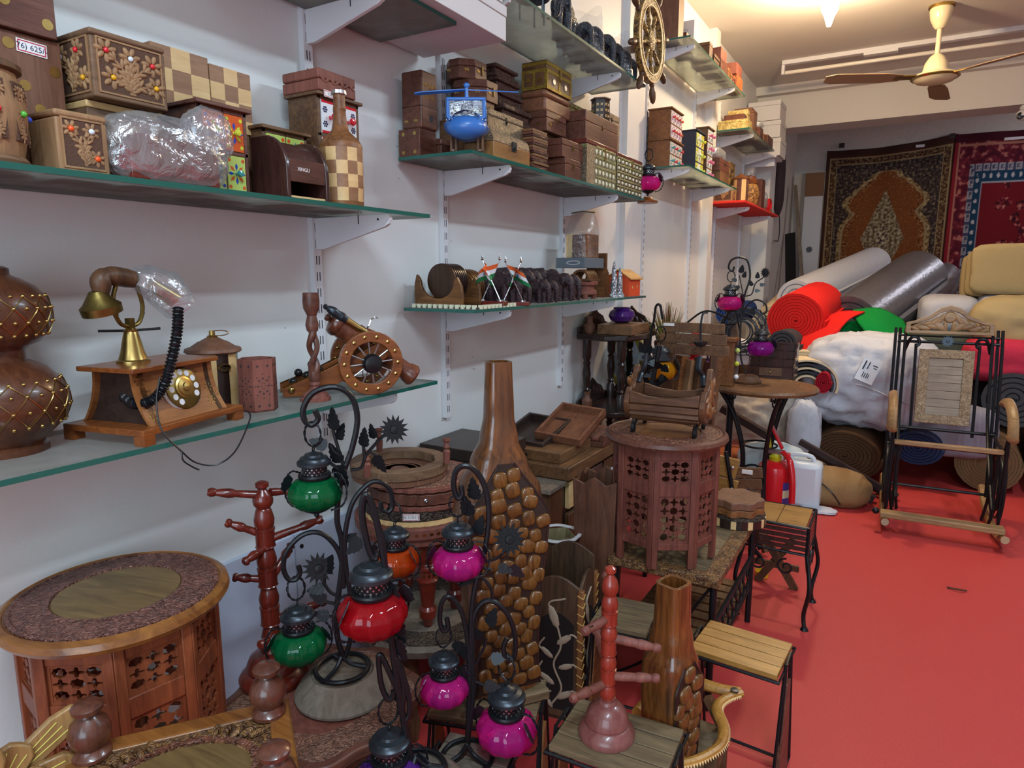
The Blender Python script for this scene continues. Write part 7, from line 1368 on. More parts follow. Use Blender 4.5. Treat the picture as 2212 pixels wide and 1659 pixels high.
for s in (-1, 1):
    for dx in (0, .022, .05):
        x = s*(W+.012-dx); P('side_rod', MB().tube(cr([(x,.64,1.03),(x,.60,.96),(x,.50,.62),(x,.40,.47),(x,.20,.30+.1*dx),(x,.02,.17)] if dx > .03 else [(x,.66,1.03),(x,.61,.9),(x,.52,.58),(x,.46,.30),(x,.43,.12)], 6), .0085, 8), M['iron'], t, local=True)
    q = MB(); x = s*W
    for r in (.17, .13, .09): q.tube([(x+s*.01,.30+r*1.15*math.cos(a),.23+r*math.sin(a)) for a in [2*PI*k/28 for k in range(28)]], .0075, 8, closed=True)
    q.tube([(x,.05,.545),(x,.06,.10)], .009, 8); q.tube([(x-s*.03,.07,.46),(x-s*.03,.08,.10)], .008, 8); q.tube(cr([(x,.10,.64),(x,.05,.58),(x,.10,.47),(x,.3,.45),(x,.5,.47)], 6), .009, 8); P('side_scrolls', q, M['iron'], t, local=True)
    q = MB(); q.tube(cr([(x+s*.01,.36,.67),(x+s*.01,.26,.69),(x+s*.01,.14,.675),(x+s*.01,.06,.63),(x+s*.01,.02,.56),(x+s*.01,.035,.54)], 6), [.026]*25+[.026,.028,.030,.031,.031,.028], 10, flat=.75); P('armrest', q, Rw, t, local=True)
    P('runner', MB().tube(cr([(x+s*.005,-.13,.075),(x+s*.005,.05,.030),(x+s*.005,.25,.020),(x+s*.005,.5,.035),(x+s*.005,.72,.10)], 8), .020, 8, flat=.9), Rw, t, local=True)
    q = MB(); q.tube(cr([(s*.21,.62,.90),(s*.185,.60,.975),(s*.15,.60,.98),(s*.14,.60,.945),(s*.155,.59,.93)], 6), .009, 8); q.tube([(s*.155,.60,.945),(s*.15,.47,.44)], .008, 8); P('panel_hanger', q, M['iron'], t, local=True)
q = MB(); q.tube([(-W,.62,.955),(W,.62,.955)], .008, 8); q.tube([(-W,.625,.99),(W,.625,.99)], .006, 8); P('top_rods', q, M['iron'], t, local=True)
for s in (-1, 1):
    for k, (dx, r) in enumerate(((0, .02), (.03, .05), (.055, .035))): P('side_rod', MB().tube(cr([(s*(W-dx),.09+.05*k,.455),(s*(W-dx)+s*r*.4,.06+.05*k,.36),(s*(W-dx)+s*r*.4,.05+.05*k,.2),(s*(W-dx),.08+.05*k,.06)], 6), .0075, 8), M['iron'], t, local=True)
P('lower_rod', MB().tube([(-W,.46,.47),(W,.46,.47)], .009, 8), M['iron'], t, local=True); P('back_rod', MB().tube([(-W,.44,.13),(W,.44,.13)], .008, 8), M['iron'], t, local=True); P('front_rod', MB().tube([(-W-.02,.11,.445),(W+.02,.11,.445)], .009, 8), M['iron'], t, local=True)
P('seat_bar', MB().box(-W+.01,.05,.452,W-.01,.085,.475), Rw, t, .004, local=True); P('foot_bar', MB().box(-W-.03,-.09,.083,W+.01,-.02,.112), Rw, t, .005, local=True)
P('rosette', sunflower(MB(), (0,.602,.965), (0,-1,.1), .035), M['gun'], t, local=True); P('knob', MB().ell((-W-.05,-.05,.105), .018, 12, 8), M['iron'], t, local=True)
# ================================================================ front of the floor, along the wall
# left: large pierced table
big = jali_table('large pierced octagonal table with an olive round centre at the left edge', (.207, .648, .355), .195, .402, M['jali'], M['rim'], carved('carved_ring_plum', '#5b352c', '#7d5044', 130, .5, 1.0, .006), M['olive'], .2)
t = T('plain_crate', 'plain dark wooden crate under the large octagonal table, hidden below', 'crate', (.205, .66, 0))
for k in range(3): P('board', MB().box(.05, .50+.10*k, .33, .36, .597+.10*k, .354), M['umbery'], t)
for x in (.065, .345):
    for y in (.515, .785): P('leg', MB().box(x-.015, y-.015, 0, x+.015, y+.015, .33), M['umber'], t)
# tray-topped square table with ball finials
A = V((.561,.692,0)); B = V((.402,.482,0)); u = (B-A).normalized(); w = V((-u.y, u.x, 0)); w = w if w.dot(V((1,0,0))) > 0 else -w; Lu = (B-A).length; Lw = .215; h = .60; o = A-u*.035-w*.035
t = T('carved_table', 'carved square table with an oval olive centre and ball finials at the corners, bottom left', 'carved table', A+u*Lu/2+w*Lw/2+V((0,0,0)), 0)
mx, my = Lu+.07, Lw+.07; f = MB().at(o+V((0,0,h)), u, w) ; FM = f.M.copy(); up = 1 if f.M.to_3x3().col[2].z > 0 else -1
def tb(): q = MB(); q.M = FM.copy(); return q
q = tb(); q.ring(rect(0,0,mx,my), rect(.035,.035,mx-.035,my-.035), -.026*up, 0); P('rim', q, M['rim'], t, .004)
q = tb(); el = [(mx/2+(mx*.30)*math.cos(a), my/2+(my*.27)*math.sin(a)) for a in [2*PI*k/48 for k in range(48)]]
bo = []
for k in range(48):
    a = 2*PI*k/48; c_, s_ = math.cos(a), math.sin(a); m = max(abs(c_)/(mx/2-.035), abs(s_)/(my/2-.035)); bo.append((mx/2+c_/m, my/2+s_/m))
q.ring(bo, el, -.020*up, -.004*up); P('carved_field', q, CR3, t); 
q = tb(); q.ring([(mx/2+(x-mx/2)*1.14, my/2+(y-my/2)*1.14) for x, y in el], [(mx/2+(x-mx/2)*1.02, my/2+(y-my/2)*1.02) for x, y in el], -.004*up, .001*up); P('oval_moulding', q, CR1, t)
q = tb(); q.prism(el, -.020*up, -.005*up); P('oval_centre', q, M['olive'], t)
q = tb()
for sx, sy, cx, cy in ((1,1,.035,.035),(-1,1,mx-.035,.035),(1,-1,.035,my-.035),(-1,-1,mx-.035,my-.035)):
    for k in range(5): leaf(q, cx+sx*(.02+.016*k), cy+sy*(.045-.007*k), .018, (.4+.25*k)*sx*sy, 0, .006)
P('corner_leaves', q, CR3, t)
for x, y in ((.035,.035),(mx-.035,.035),(.035,my-.035),(mx-.035,my-.035)):
    p = FM @ V((x, y, 0)); P('finial', MB().lathe([(.028,0),(.028,.006),(.022,.012),(.020,.016),(.028,.028),(.031,.042),(.026,.058),(.014,.068),(.012,.072),(.022,.078),(.023,.085),(.015,.092),(0,.094)], 28, 0, p), wood('finial_wood', '#42231a', '#6b3c2c', 8, .3, coat=.4), t)
    P('leg', MB().lathe([(.016,0),(.022,.03),(.016,.06),(.024,.14),(.018,.24),(.024,.27),(.022,.45),(.016,.47),(.024,.5),(.024,h-.026)], 16, 0, (p.x, p.y, 0)), M['red'], t)
# wooden palm leaf carving
b = V((.355, .405, 0)); t = T('palm_leaf_carving', 'wooden carving of pale palm blades with yellow veins at the lower left corner', 'leaf carving', b); P('stem', MB().lathe([(.07,0),(.07,.015),(.02,.03),(.015,.3),(.018,.56),(.0,.57)], 20, 0, b), M['umber'], t); Bd = wood('blade_wood', '#7a5732', '#ad8450', 6, .4, axis=2, coat=.2)
L_ = lambda x, y: PLN(x, y, b)
for k, (rx, ry, tx, ty, w0) in enumerate(((30,1665,172,1526,.021),(10,1670,45,1600,.024),(60,1680,172,1632,.024),(35,1680,100,1655,.017),(-30,1680,-20,1600,.018))):
    r0 = L_(rx, ry); r1 = L_(tx, ty); d = (r1-r0); ln = d.length; d.normalize(); n = V((CAM.x-b.x, CAM.y-b.y, 0)).normalized(); q = MB().at(r0+n*(.006*k), d, n.cross(d)); q.prism([(-.02,-.006),(ln*.25,-w0),(ln*.7,-w0*1.05),(ln*.97,-w0*.6),(ln,0),(ln*.97,w0*.6),(ln*.7,w0*1.05),(ln*.25,w0),(-.02,.006)], -.006, .006); e = P('blade', q, Bd, t, .003); q = MB().at(r0+n*(.006*k+.0065), d, n.cross(d))
    for y in (-.5, 0, .5): q.bar((0,y*w0*.5,0), (ln*.72,y*w0*1.1,0), .0012, .0012)
    P('yellow_vein', q, plain('vein_yellow', '#d9cf6a', .5) if k == 0 else bpy.data.materials['vein_yellow'], e)
P('collar', MB().tube([(b.x,b.y,.55), L_(15,1690)], [.018,.03], 10), Bd, t)
# wavy-edged carved table
c = V((.405, .955, 0)); R = .215; h = .42; t = T('wavy_table', 'low carved table with a wavy pie-crust edge holding the tall lantern stand', 'carved table', c)
wv = lambda r: [(c.x+r*(1+.055*math.cos(8*a)*(1 if r > .15 else .3))*math.cos(a), c.y+r*(1+.055*math.cos(8*a)*(1 if r > .15 else .3))*math.sin(a)) for a in [2*PI*k/96 for k in range(96)]]
P('top', MB().prism(wv(R*.96), h-.022, h-.006), M['terra'], t, .003); P('edge', MB().ring(wv(R), wv(R*.90), h-.026, h), M['redb'], t, .004); P('carved_field', MB().ring(wv(R*.90), wv(R*.55), h-.007, h-.003), CR2, t)
P('skirt', MB().ring(wv(R*.9), wv(R*.84), h-.075, h-.026), M['redb'], t, .003)
for k in range(4): a = k*PI/2+.4; P('leg', MB().tube(cr([(c.x+R*.7*math.cos(a), c.y+R*.7*math.sin(a), h-.03), (c.x+R*.86*math.cos(a), c.y+R*.86*math.sin(a), .28), (c.x+R*.62*math.cos(a), c.y+R*.62*math.sin(a), .12), (c.x+R*.8*math.cos(a), c.y+R*.8*math.sin(a), .0)], 6), .022, 10), M['redb'], t)
# red cup tree and lantern stand on it
ct = AZ(592, 1462, h); tree = cup_tree('tall dark red cup tree on the wavy table near the wall', (ct.x, ct.y, h), .475, [], M['red'])
def pegpt(px, py): return PLN(px, py, ct)
for (ax, ay, tx, ty) in ((580,1070,448,1063),(580,1158,487,1128),(585,1163,698,1120),(588,1252,502,1247),(588,1172,527,1196),(585,1063,640,1068),(600,1372,560,1370),(598,1335,705,1298),(592,1240,632,1185)):
    a_ = pegpt(ax, ay); e_ = pegpt(tx, ty); n = V((CAM.x-ct.x, CAM.y-ct.y, 0)).normalized()
    e_ = e_ + (n*.05 if (tx, ty) in ((527,1196),(560,1370)) else n*(-.03) if (tx, ty) in ((640,1068),(632,1185)) else n*.0)
    d = e_-a_; ln = d.length; P('peg', MB().tube([a_+d*f for f in (-.02,.15,.4,.55,.58,.66,.76,.86,.89,.95,1)], [.009,.0095,.0085,.0078,.0095,.0110,.0095,.007,.0095,.0105,.007], 12), M['red'], tree)
def stand_base(t, b, r, m=None):
    P('wooden_base', MB().lathe([(r,0),(r*1.01,.006),(r*.97,.014),(r*.95,.016),(r*.93,.022),(r*.70,.048),(r*.66,.052),(r*.62,.048),(0,.047)], 48, 0, b), m or M['grey'], t)
    q = MB(); q.tube([(b[0]+r*.55*math.cos(k*PI/16), b[1]+r*.55*math.sin(k*PI/16), b[2]+.057) for k in range(32)], .0055, 8, closed=True)
    for k in range(3): a = k*2*PI/3+.6; q.tube(cr([(b[0]+r*.55*math.cos(a), b[1]+r*.55*math.sin(a), b[2]+.057), (b[0]+r*.2*math.cos(a), b[1]+r*.2*math.sin(a), b[2]+.066), (b[0], b[1], b[2]+.085)], 4), .0055, 8)
    P('iron_ring', q, M['iron'], t)
b = AZ(742, 1492, h); b = V((b.x, b.y, h)); t = T('lamp_stand', 'tall black iron lantern stand on the wavy table, with two green lanterns', 'lantern stand', b, 0, 'iron lantern stands'); stand_base(t, b, .105); L_ = lambda x, y: PLN(x, y, b)
q = MB(); q.tube(cr([L_(742,1425), L_(728,1370), L_(728,1310), L_(738,1230), L_(738,1170), L_(728,1120), L_(736,1040), L_(760,970), L_(772,905), L_(758,856), L_(722,836), L_(678,848), L_(656,880), L_(658,908), L_(674,918), L_(687,905), L_(680,886)], 7), .0062, 8)
q.tube(cr([L_(744,1425), L_(757,1380), L_(762,1320), L_(748,1230), L_(745,1160), L_(760,1090), L_(790,1050), L_(815,1040), L_(840,1055), L_(848,1090), L_(840,1105), L_(825,1100), L_(822,1085)], 7), .0055, 8)
q.tube(cr([L_(742,1270), L_(736,1205), L_(715,1168), L_(685,1150), L_(650,1158), L_(620,1190), L_(612,1225), L_(622,1250), L_(638,1252), L_(648,1238), L_(645,1222)], 7), .0055, 8)
for pts in (((742,1010),(735,985),(722,975),(715,960)),((744,1012),(722,940),(720,928)),((740,1020),(700,990)),((758,1015),(780,1010),(790,985),(810,960),(835,935),(848,920)),((788,990),(785,965)),((800,975),(815,985)),((738,1290),(715,1280),(700,1260),(690,1240)),((700,1262),(702,1240)),((728,1305),(705,1300)),((730,1330),(712,1332))): q.tube(cr([L_(*p) for p in pts], 5) if len(pts) > 2 else [L_(*p) for p in pts], .0036, 6)
P('stem', q, M['iron'], t); q = MB()
for x, y, dx, dy, l in ((722,930,-.05,1,.052),(730,950,.4,1,.040),(707,965,-1,.4,.042),(785,966,.1,1,.045),(808,985,.4,-.6,.045),(808,948,-.2,1,.035),(735,1000,-.3,.6,.05),(725,1005,.5,-1,.055),(706,1237,.35,1,.045),(700,1270,-1,-.2,.04),(706,1298,-1,.4,.042),(712,1332,-1,.2,.04),(748,1168,.7,.5,.03)): mleaf(q, L_(x,y), _R*dx+_Z*dy, l)
P('leaves', q, M['iron'], t, kind='stuff'); P('sunflower', sunflower(MB(), L_(851,928), (.75,-.6,.2), .033), M['iron'], t); P('sunflower', sunflower(MB(), L_(688,1228), (.75,-.6,.2), .036), M['iron'], t)
lantern('green', 'upper green glass lantern on the tall stand at the left', L_(674,912), .92, .45); lantern('green', 'lower green glass lantern hanging low beside the dark red cup tree', L_(638,1246), .95, .9)
lantern('orange', 'orange glass lantern hanging half behind the red one', L_(832,1092)+V((0,.03,0)), .84, .2)
# second stand, in front, with the red and purple lanterns
b = V((.722, .888, .36)); t = T('lamp_stand', 'black iron lantern stand in the middle foreground with red and purple lanterns', 'lantern stand', b, 0, 'iron lantern stands'); stand_base(t, b, .10); L_ = lambda x, y: PLN(x, y, b)
q = MB(); q.tube(cr([L_(898,1690), L_(880,1600), L_(862,1500), L_(848,1400), L_(838,1300), L_(828,1200), L_(812,1120), L_(796,1074), L_(786,1074), L_(782,1110), L_(790,1160), L_(800,1195), L_(812,1205), L_(816,1192)], 7), .0062, 8); q.tube(cr([L_(894,1690), L_(872,1560), L_(856,1440), L_(842,1350), L_(834,1250), L_(825,1160), L_(800,1100)], 7), .005, 8)
q.tube(cr([L_(862,1500), L_(840,1450), L_(822,1415), L_(818,1430), L_(824,1480), L_(838,1510), L_(848,1505), L_(850,1492)], 6), .0055, 8); q.tube(cr([L_(868,1540), L_(872,1480), L_(856,1425), L_(848,1420)], 6), .0055, 8); q.tube(cr([L_(872,1560), L_(884,1540), L_(882,1500), L_(866,1440)], 6), .005, 8)
P('stem', q, M['iron'], t); q = MB()
for x, y, dx, dy, l in ((838,1290,.4,-1,.055),(846,1330,.4,-1,.06),(832,1260,.6,-1,.05),(850,1380,.5,-1,.05),(780,1165,-.6,-.6,.04),(820,1225,.5,-1,.045)): mleaf(q, L_(x,y), _R*dx+_Z*dy, l)
P('leaves', q, M['iron'], t, kind='stuff')
lantern('red', 'red glass lantern hanging in front, largest of the middle foreground', L_(800,1198), 1.02, 1.2, ring=False); lantern('purple', 'dark purple lantern at the bottom edge of the picture', L_(838,1505), 1.0, 1.0)
t2 = stool('small slat stool under the stand with the red lantern, mostly below the frame', (.722, .888, 0), .19, .19, .358, R_(5), 'planks')
# stone-grey carved round table with the inlaid three-legged table standing on it
c = V((.265, 1.52, 0)); h = .33; t = T('round_carved_table', 'dark dusty round carved table with the brass inlaid table standing on it', 'round table', c); P('top', MB().lathe([(.20,h-.035),(.222,h-.028),(.226,h-.008),(.215,h),(0,h)], 56, 0, (c.x,c.y,0)), M['grey'], t); P('carved_ring', MB().lathe([(.21,h-.004),(.205,h+.004),(.135,h+.004),(.13,h-.004)], 56, 0, (c.x,c.y,0)), CR4, t)
for k in range(4): a = k*PI/2+.3; P('leg', MB().lathe([(.02,0),(.026,.05),(.018,.1),(.028,.2),(.024,h-.035)], 14, 0, (c.x+.15*math.cos(a), c.y+.15*math.sin(a), 0)), M['umber'], t)
c = V((.235, 1.515, 0)); R = .182; zt = .655; t = T('inlaid_table', 'round three-legged reddish table inlaid with rows of brass diamonds', 'inlaid table', (c.x, c.y, .335))
P('top', MB().lathe([(R*.93,zt-.055),(R*.93,zt-.035),(R,zt-.030),(R,zt-.004),(R*.97,zt),(0,zt)], 64, 0, (c.x,c.y,0)), M['terra'], t)
q = MB()
for k in range(56): a = 2*PI*k/56; q.at((c.x+(R+.0003)*math.cos(a), c.y+(R+.0003)*math.sin(a), zt-.017), (-math.sin(a), math.cos(a), 0), (0,0,1)); q.prism([(-.0065,0),(0,-.0055),(.0065,0),(0,.0055)], 0, .0005)
P('brass_diamonds', q, M['brass'], t, kind='stuff')
for k, a in enumerate((R_(-38), R_(30), R_(150))):
    x, y = c.x+R*.62*math.cos(a), c.y+R*.62*math.sin(a); z0 = .335; q = MB().lathe([(.014,0),(.017,.014),(.020,.022),(.025,.026),(.026,.050),(.022,.056),(.019,.060),(.026,.128),(.028,.136)], 20, 0, (x,y,z0)); q.lathe([(.030,.136),(.032,.142),(.024,.148),(.022,.170),(.030,.176),(.030,.184),(.026,.188),(.031,.194),(.026,.200),(.036,.205),(.040,.215),(.040,.265)], 20, 0, (x,y,z0)); e = P('leg', q, M['red'], t)
    for g in range(10):
        aa = 2*PI*g/10; q2 = MB(); q2.at((x+.0235*math.cos(aa), y+.0235*math.sin(aa), z0+.160), (-math.sin(aa), math.cos(aa), 0), (0,0,1)); q2.prism([(-.005,0),(0,-.006),(.005,0),(0,.006)], 0, .0006); q2.at((x+.0403*math.cos(aa), y+.0403*math.sin(aa), z0+.242), (-math.sin(aa), math.cos(aa), 0), (0,0,1)); q2.prism([(-.005,0),(0,-.004),(.005,0),(0,.007)], 0, .0006)
        P('brass_inlay', q2, M['brass'], e)
# trivets and trays stacked on the inlaid table
def sc(r, n, d, cx, cy, N=144): return [(cx+r*(1+d*abs(math.sin(n*a/2)))*math.cos(a), cy+r*(1+d*abs(math.sin(n*a/2)))*math.sin(a)) for a in [2*PI*k/N for k in range(N)]]
z = zt+.0005; x, y = c.x+.005, c.y+.0
t = T('game_tray', 'dark round tray with a cream and dark striped edge and a price tag', 'tray', (x, y, z)); P('striped_rim', MB().prism(sc(.158,40,.02,x,y), z, z+.014), M['maple'], t); P('body', MB().prism(circ(.161,72,x,y), z+.0145, z+.042), CR4, t, .003)
a = R_(-58); tagcard((x+.1612*math.cos(a), y+.1612*math.sin(a), z+.030), .046, .020, 'N 1101/-', t, 'fx', 'price_tag'); e = [o for o in t.children if o.name.startswith('price_tag')][0]; 
Mr = Matrix.Translation(V((.1618*math.cos(a)+0, .1618*math.sin(a), .03))) @ Matrix.Rotation(a, 4, 'Z') @ Matrix.Translation(V((-.1612*math.cos(a), -.1612*math.sin(a), -.03))); e.matrix_local = Mr
z += .043
for k, (r, hh, dx, l) in enumerate(((.160, .014, .010, 'lowest reddish scalloped trivet of the stack'), (.158, .030, .014, 'thick reddish scalloped tray in the middle of the stack'), (.155, .012, .012, 'pinkish scalloped trivet near the top of the stack'))):
    t = T('scalloped_trivet', l, 'trivet', (x+dx, y+dx, z), 0, 'stack of scalloped trivets'); P('disc', MB().prism(sc(r,30,.035,x+dx,y+dx), z, z+hh), (M['terra'], M['redb'], M['terra'])[k], t, .0015); P('carved_face', MB().lathe([(r*.93,-.003),(r*.90,.002),(r*.5,.002),(r*.46,-.003)], 48, 0, (x+dx, y+dx, z+hh)), CR2, t)
    if k == 1: P('screw', MB().at((x+dx+r*1.02*math.cos(R_(-50)), y+dx+r*1.02*math.sin(R_(-50)), z+hh*.5), (-math.sin(R_(-50)), math.cos(R_(-50)), 0), (0,0,1)).lathe([(.006,-.004),(.006,.003),(.003,.004),(0,.003)], 14), M['steel'], t)
    z += hh+.0035
x, y = .205, 1.478; r = .140; t = T('tray_stool', 'brown ring-topped tray with three small turned posts on top of the stack', 'tray', (x, y, z)); P('floor', MB().prism(sc(r*.97,60,.02,x,y), z, z+.016), M['sheesham'], t, .001); P('ring', MB().ring(sc(r,60,.02,x,y), sc(r*.72,9,.05,x,y), z+.0165, z+.046), M['oldbox'], t, .003)
P('grooves', MB().lathe([(r*.5,.013),(r*.48,.018),(r*.46,.016),(r*.40,.016),(r*.38,.018),(r*.36,.016),(r*.2,.016),(r*.18,.018),(r*.16,.013)], 40, 0, (x,y,z)), M['sheesham'], t)
for px, py in ((793,1030),(965,1000),(820,975)): p = AZ(px, py, z+.046); P('post', MB().lathe([(.009,0),(.010,.02),(.011,.035),(.008,.038),(.007,.042),(.0105,.048),(.007,.056),(.0065,.062),(.011,.066),(.011,.072),(0,.074)], 16, 0, (p.x,p.y,z+.046)), M['terra'], t)
# black box with flower studs, on a hidden cabinet
t = T('black_chest', 'black chest with a dusty lid and rows of silvery flower studs', 'chest', (.15, 1.96, .50)); x0, x1, y0, y1 = .012, .292, 1.825, 2.085; P('body', MB().box(x0,y0,.50,x1,y1,.715), M['dark'], t, .002); P('lid', MB().box(x0-.003,y0-.003,.716,x1+.003,y1+.003,.757), M['darkb'], t, .003)
def fstud(o, fr, r): q = getattr(MB(), fr)(o); flower(q, 0, 0, r, 9, 0, .003); q.ell((0,0,0), (r*.3,r*.3,.006), 8, 6); return q
for i in range(4):
    P('flower_stud', fstud((x0+.155+.037*i, y0, .682), 'fy', .017), Jb, t); P('hanger', MB().box(x0+.151+.037*i, y0-.003, .697, x0+.163+.037*i, y0-.001, .706), M['paper'], t)
for i in range(4): P('flower_stud', fstud((x0+.262, y0, .65-.035*i), 'fy', .016), Jb, t)
for i in range(5):
    for j in range(2): P('flower_stud', fstud((x1, y0+.05+.10*j, .69-.042*i), 'fx', .016), Jb, t)
crate('plain_cabinet', 'plain dark cabinet under the black chest, hidden behind the trivets', (.012, 1.83, 0, .285, 2.08, .498), M['umber'], cat='cabinet')
# chest with folding game boxes
t = T('low_chest', 'dark low chest of drawers with checkered ceramic fronts by the wall', 'chest of drawers', (.27, 2.42, 0)); x0, x1, y0, y1 = .05, .43, 2.15, 2.70; P('top', MB().box(x0-.02,y0-.02,.60,x1+.02,y1+.02,.65), M['umbery'], t, .004); P('body', MB().box(x0,y0,.05,x1-.02,y1,.60), M['ebony'], t)
for i in range(4):
    for j in range(3): f = P('drawer', MB().box(x1-.02,y0+.03+j*.17,.10+.125*i,x1,y0+.18+j*.17,.205+.125*i), (M['maple'], M['steel'], M['umber'])[(i+j)%3], t, .003); P('knob', MB().ell((x1+.006,y0+.105+j*.17,.15+.125*i), .010, 10, 8), Cw, f)
for i in range(4):
    for j in range(2): P('end_panel', MB().box(x0+.02+j*.17,y0-.006,.10+.125*i,x0+.16+j*.17,y0,.20+.125*i), (M['maple'], M['ebony'])[(i+j)%2], t, .002)
t = T('folding_box', 'brown folding game box lying on the low chest', 'game box', (.25, 2.30, .651)); P('case', MB().box(.08,2.16,.651,.40,2.44,.69), M['umbery'], t, .002); P('slot', MB().box(.11,2.158,.662,.26,2.16,.674), M['gun'], t)
t = T('game_tray', 'wooden tray with rows of striped dusty pieces at the right of the game boxes', 'tray', (.34, 2.57, .651)); P('tray', MB().box(.20,2.46,.651,.45,2.70,.672).box(.43,2.46,.672,.45,2.70,.70), M['redb'], t, .002)
for k in range(9): P('piece', MB().cyl((.24,2.475+.024*k,.682), (.425,2.475+.024*k,.682), .011, n=12), (M['terra'], M['oldbox'])[k%2], t)
for x, y, tilt, l, m in ((.20, 2.34, .10, 'dark lid of an open game box tilted against the wall', 'darkb'), (.32, 2.42, .16, 'open brown box lid leaning over the striped pieces', 'sheeshamy')):
    q = MB(); q.at((x, y, .715 if m == 'darkb' else .745), (1,0,-.05), (0,1,tilt*2)); q.ring(rect(-.10,-.13,.10,.13), rect(-.088,-.118,.088,.118), -.018, .018); q.prism(rect(-.10,-.13,.10,.13), -.018, -.010); S('game_box_lid', q, M[m], l, 'box lid', 'open game boxes', bev=.001)
t = T('ceramic_pot', 'square greenish pot with a wavy white rim behind the tall carved vase', 'pot', (.52, 1.92, .36)); q = MB(); q.lathe([(.048,0),(.062,.12),(.07,.135),(.066,.136),(.058,.12),(.05,.03),(0,.03)], 4, 0, (.52,1.90,.36)); P('pot', q, wood('pot_green', '#5a5138', '#8a7d58', 6, .4), t, smooth=.3); P('rim', MB().ring(sc(.076,8,.05,.52,1.90,48), sc(.064,8,.05,.52,1.90,48), .494, .500), Cw, t, .001)
crate('plain_box', 'plain dusty box under the greenish pot, hidden by the tall vase', (.46, 1.84, 0, .585, 1.96, .359), M['grey'], cat='box')
S('dusty_board', MB().box(.30,2.00,.585,.44,2.13,.60), M['grey'], 'dusty grey board sticking out behind the tall carved vase', 'board', bev=.001)
S('board_prop', MB().box(.31,2.02,0,.43,2.12,.584), M['umber'], 'plain post under the dusty grey board, hidden', 'post')
# tapered square vase
b = V((.628, 2.0, 0)); Ht = AZ(1292, 1000, .72).z; t = T('square_vase', 'plain square tapering wooden vase with a wavy rim left of the octagonal table', 'vase', b); Vw = wood('vase_brown', '#40261b', '#6b4430', 7, .5)
for k in range(4):
    a = k*PI/2+.12; n = V((math.cos(a), math.sin(a), 0)); s_ = V((-math.sin(a), math.cos(a), 0)); q = MB(); hb, htp, H_ = .052, .074, .70
    q.at(b+n*hb, s_, V((n.x*(htp-hb), n.y*(htp-hb), H_))); k2 = math.hypot(htp-hb, H_); q.prism([(-hb,0),(hb,0),(htp,k2*.985),(htp*.5,k2*.965),(htp*.25,k2*.985),(0,k2),(-htp*.25,k2*.985),(-htp*.5,k2*.965),(-htp,k2*.985)], -.010, 0); P('side', q, Vw, t, .002)
P('bottom', MB().box(b.x-.045,b.y-.045,.0,b.x+.045,b.y+.045,.02), Vw, t)
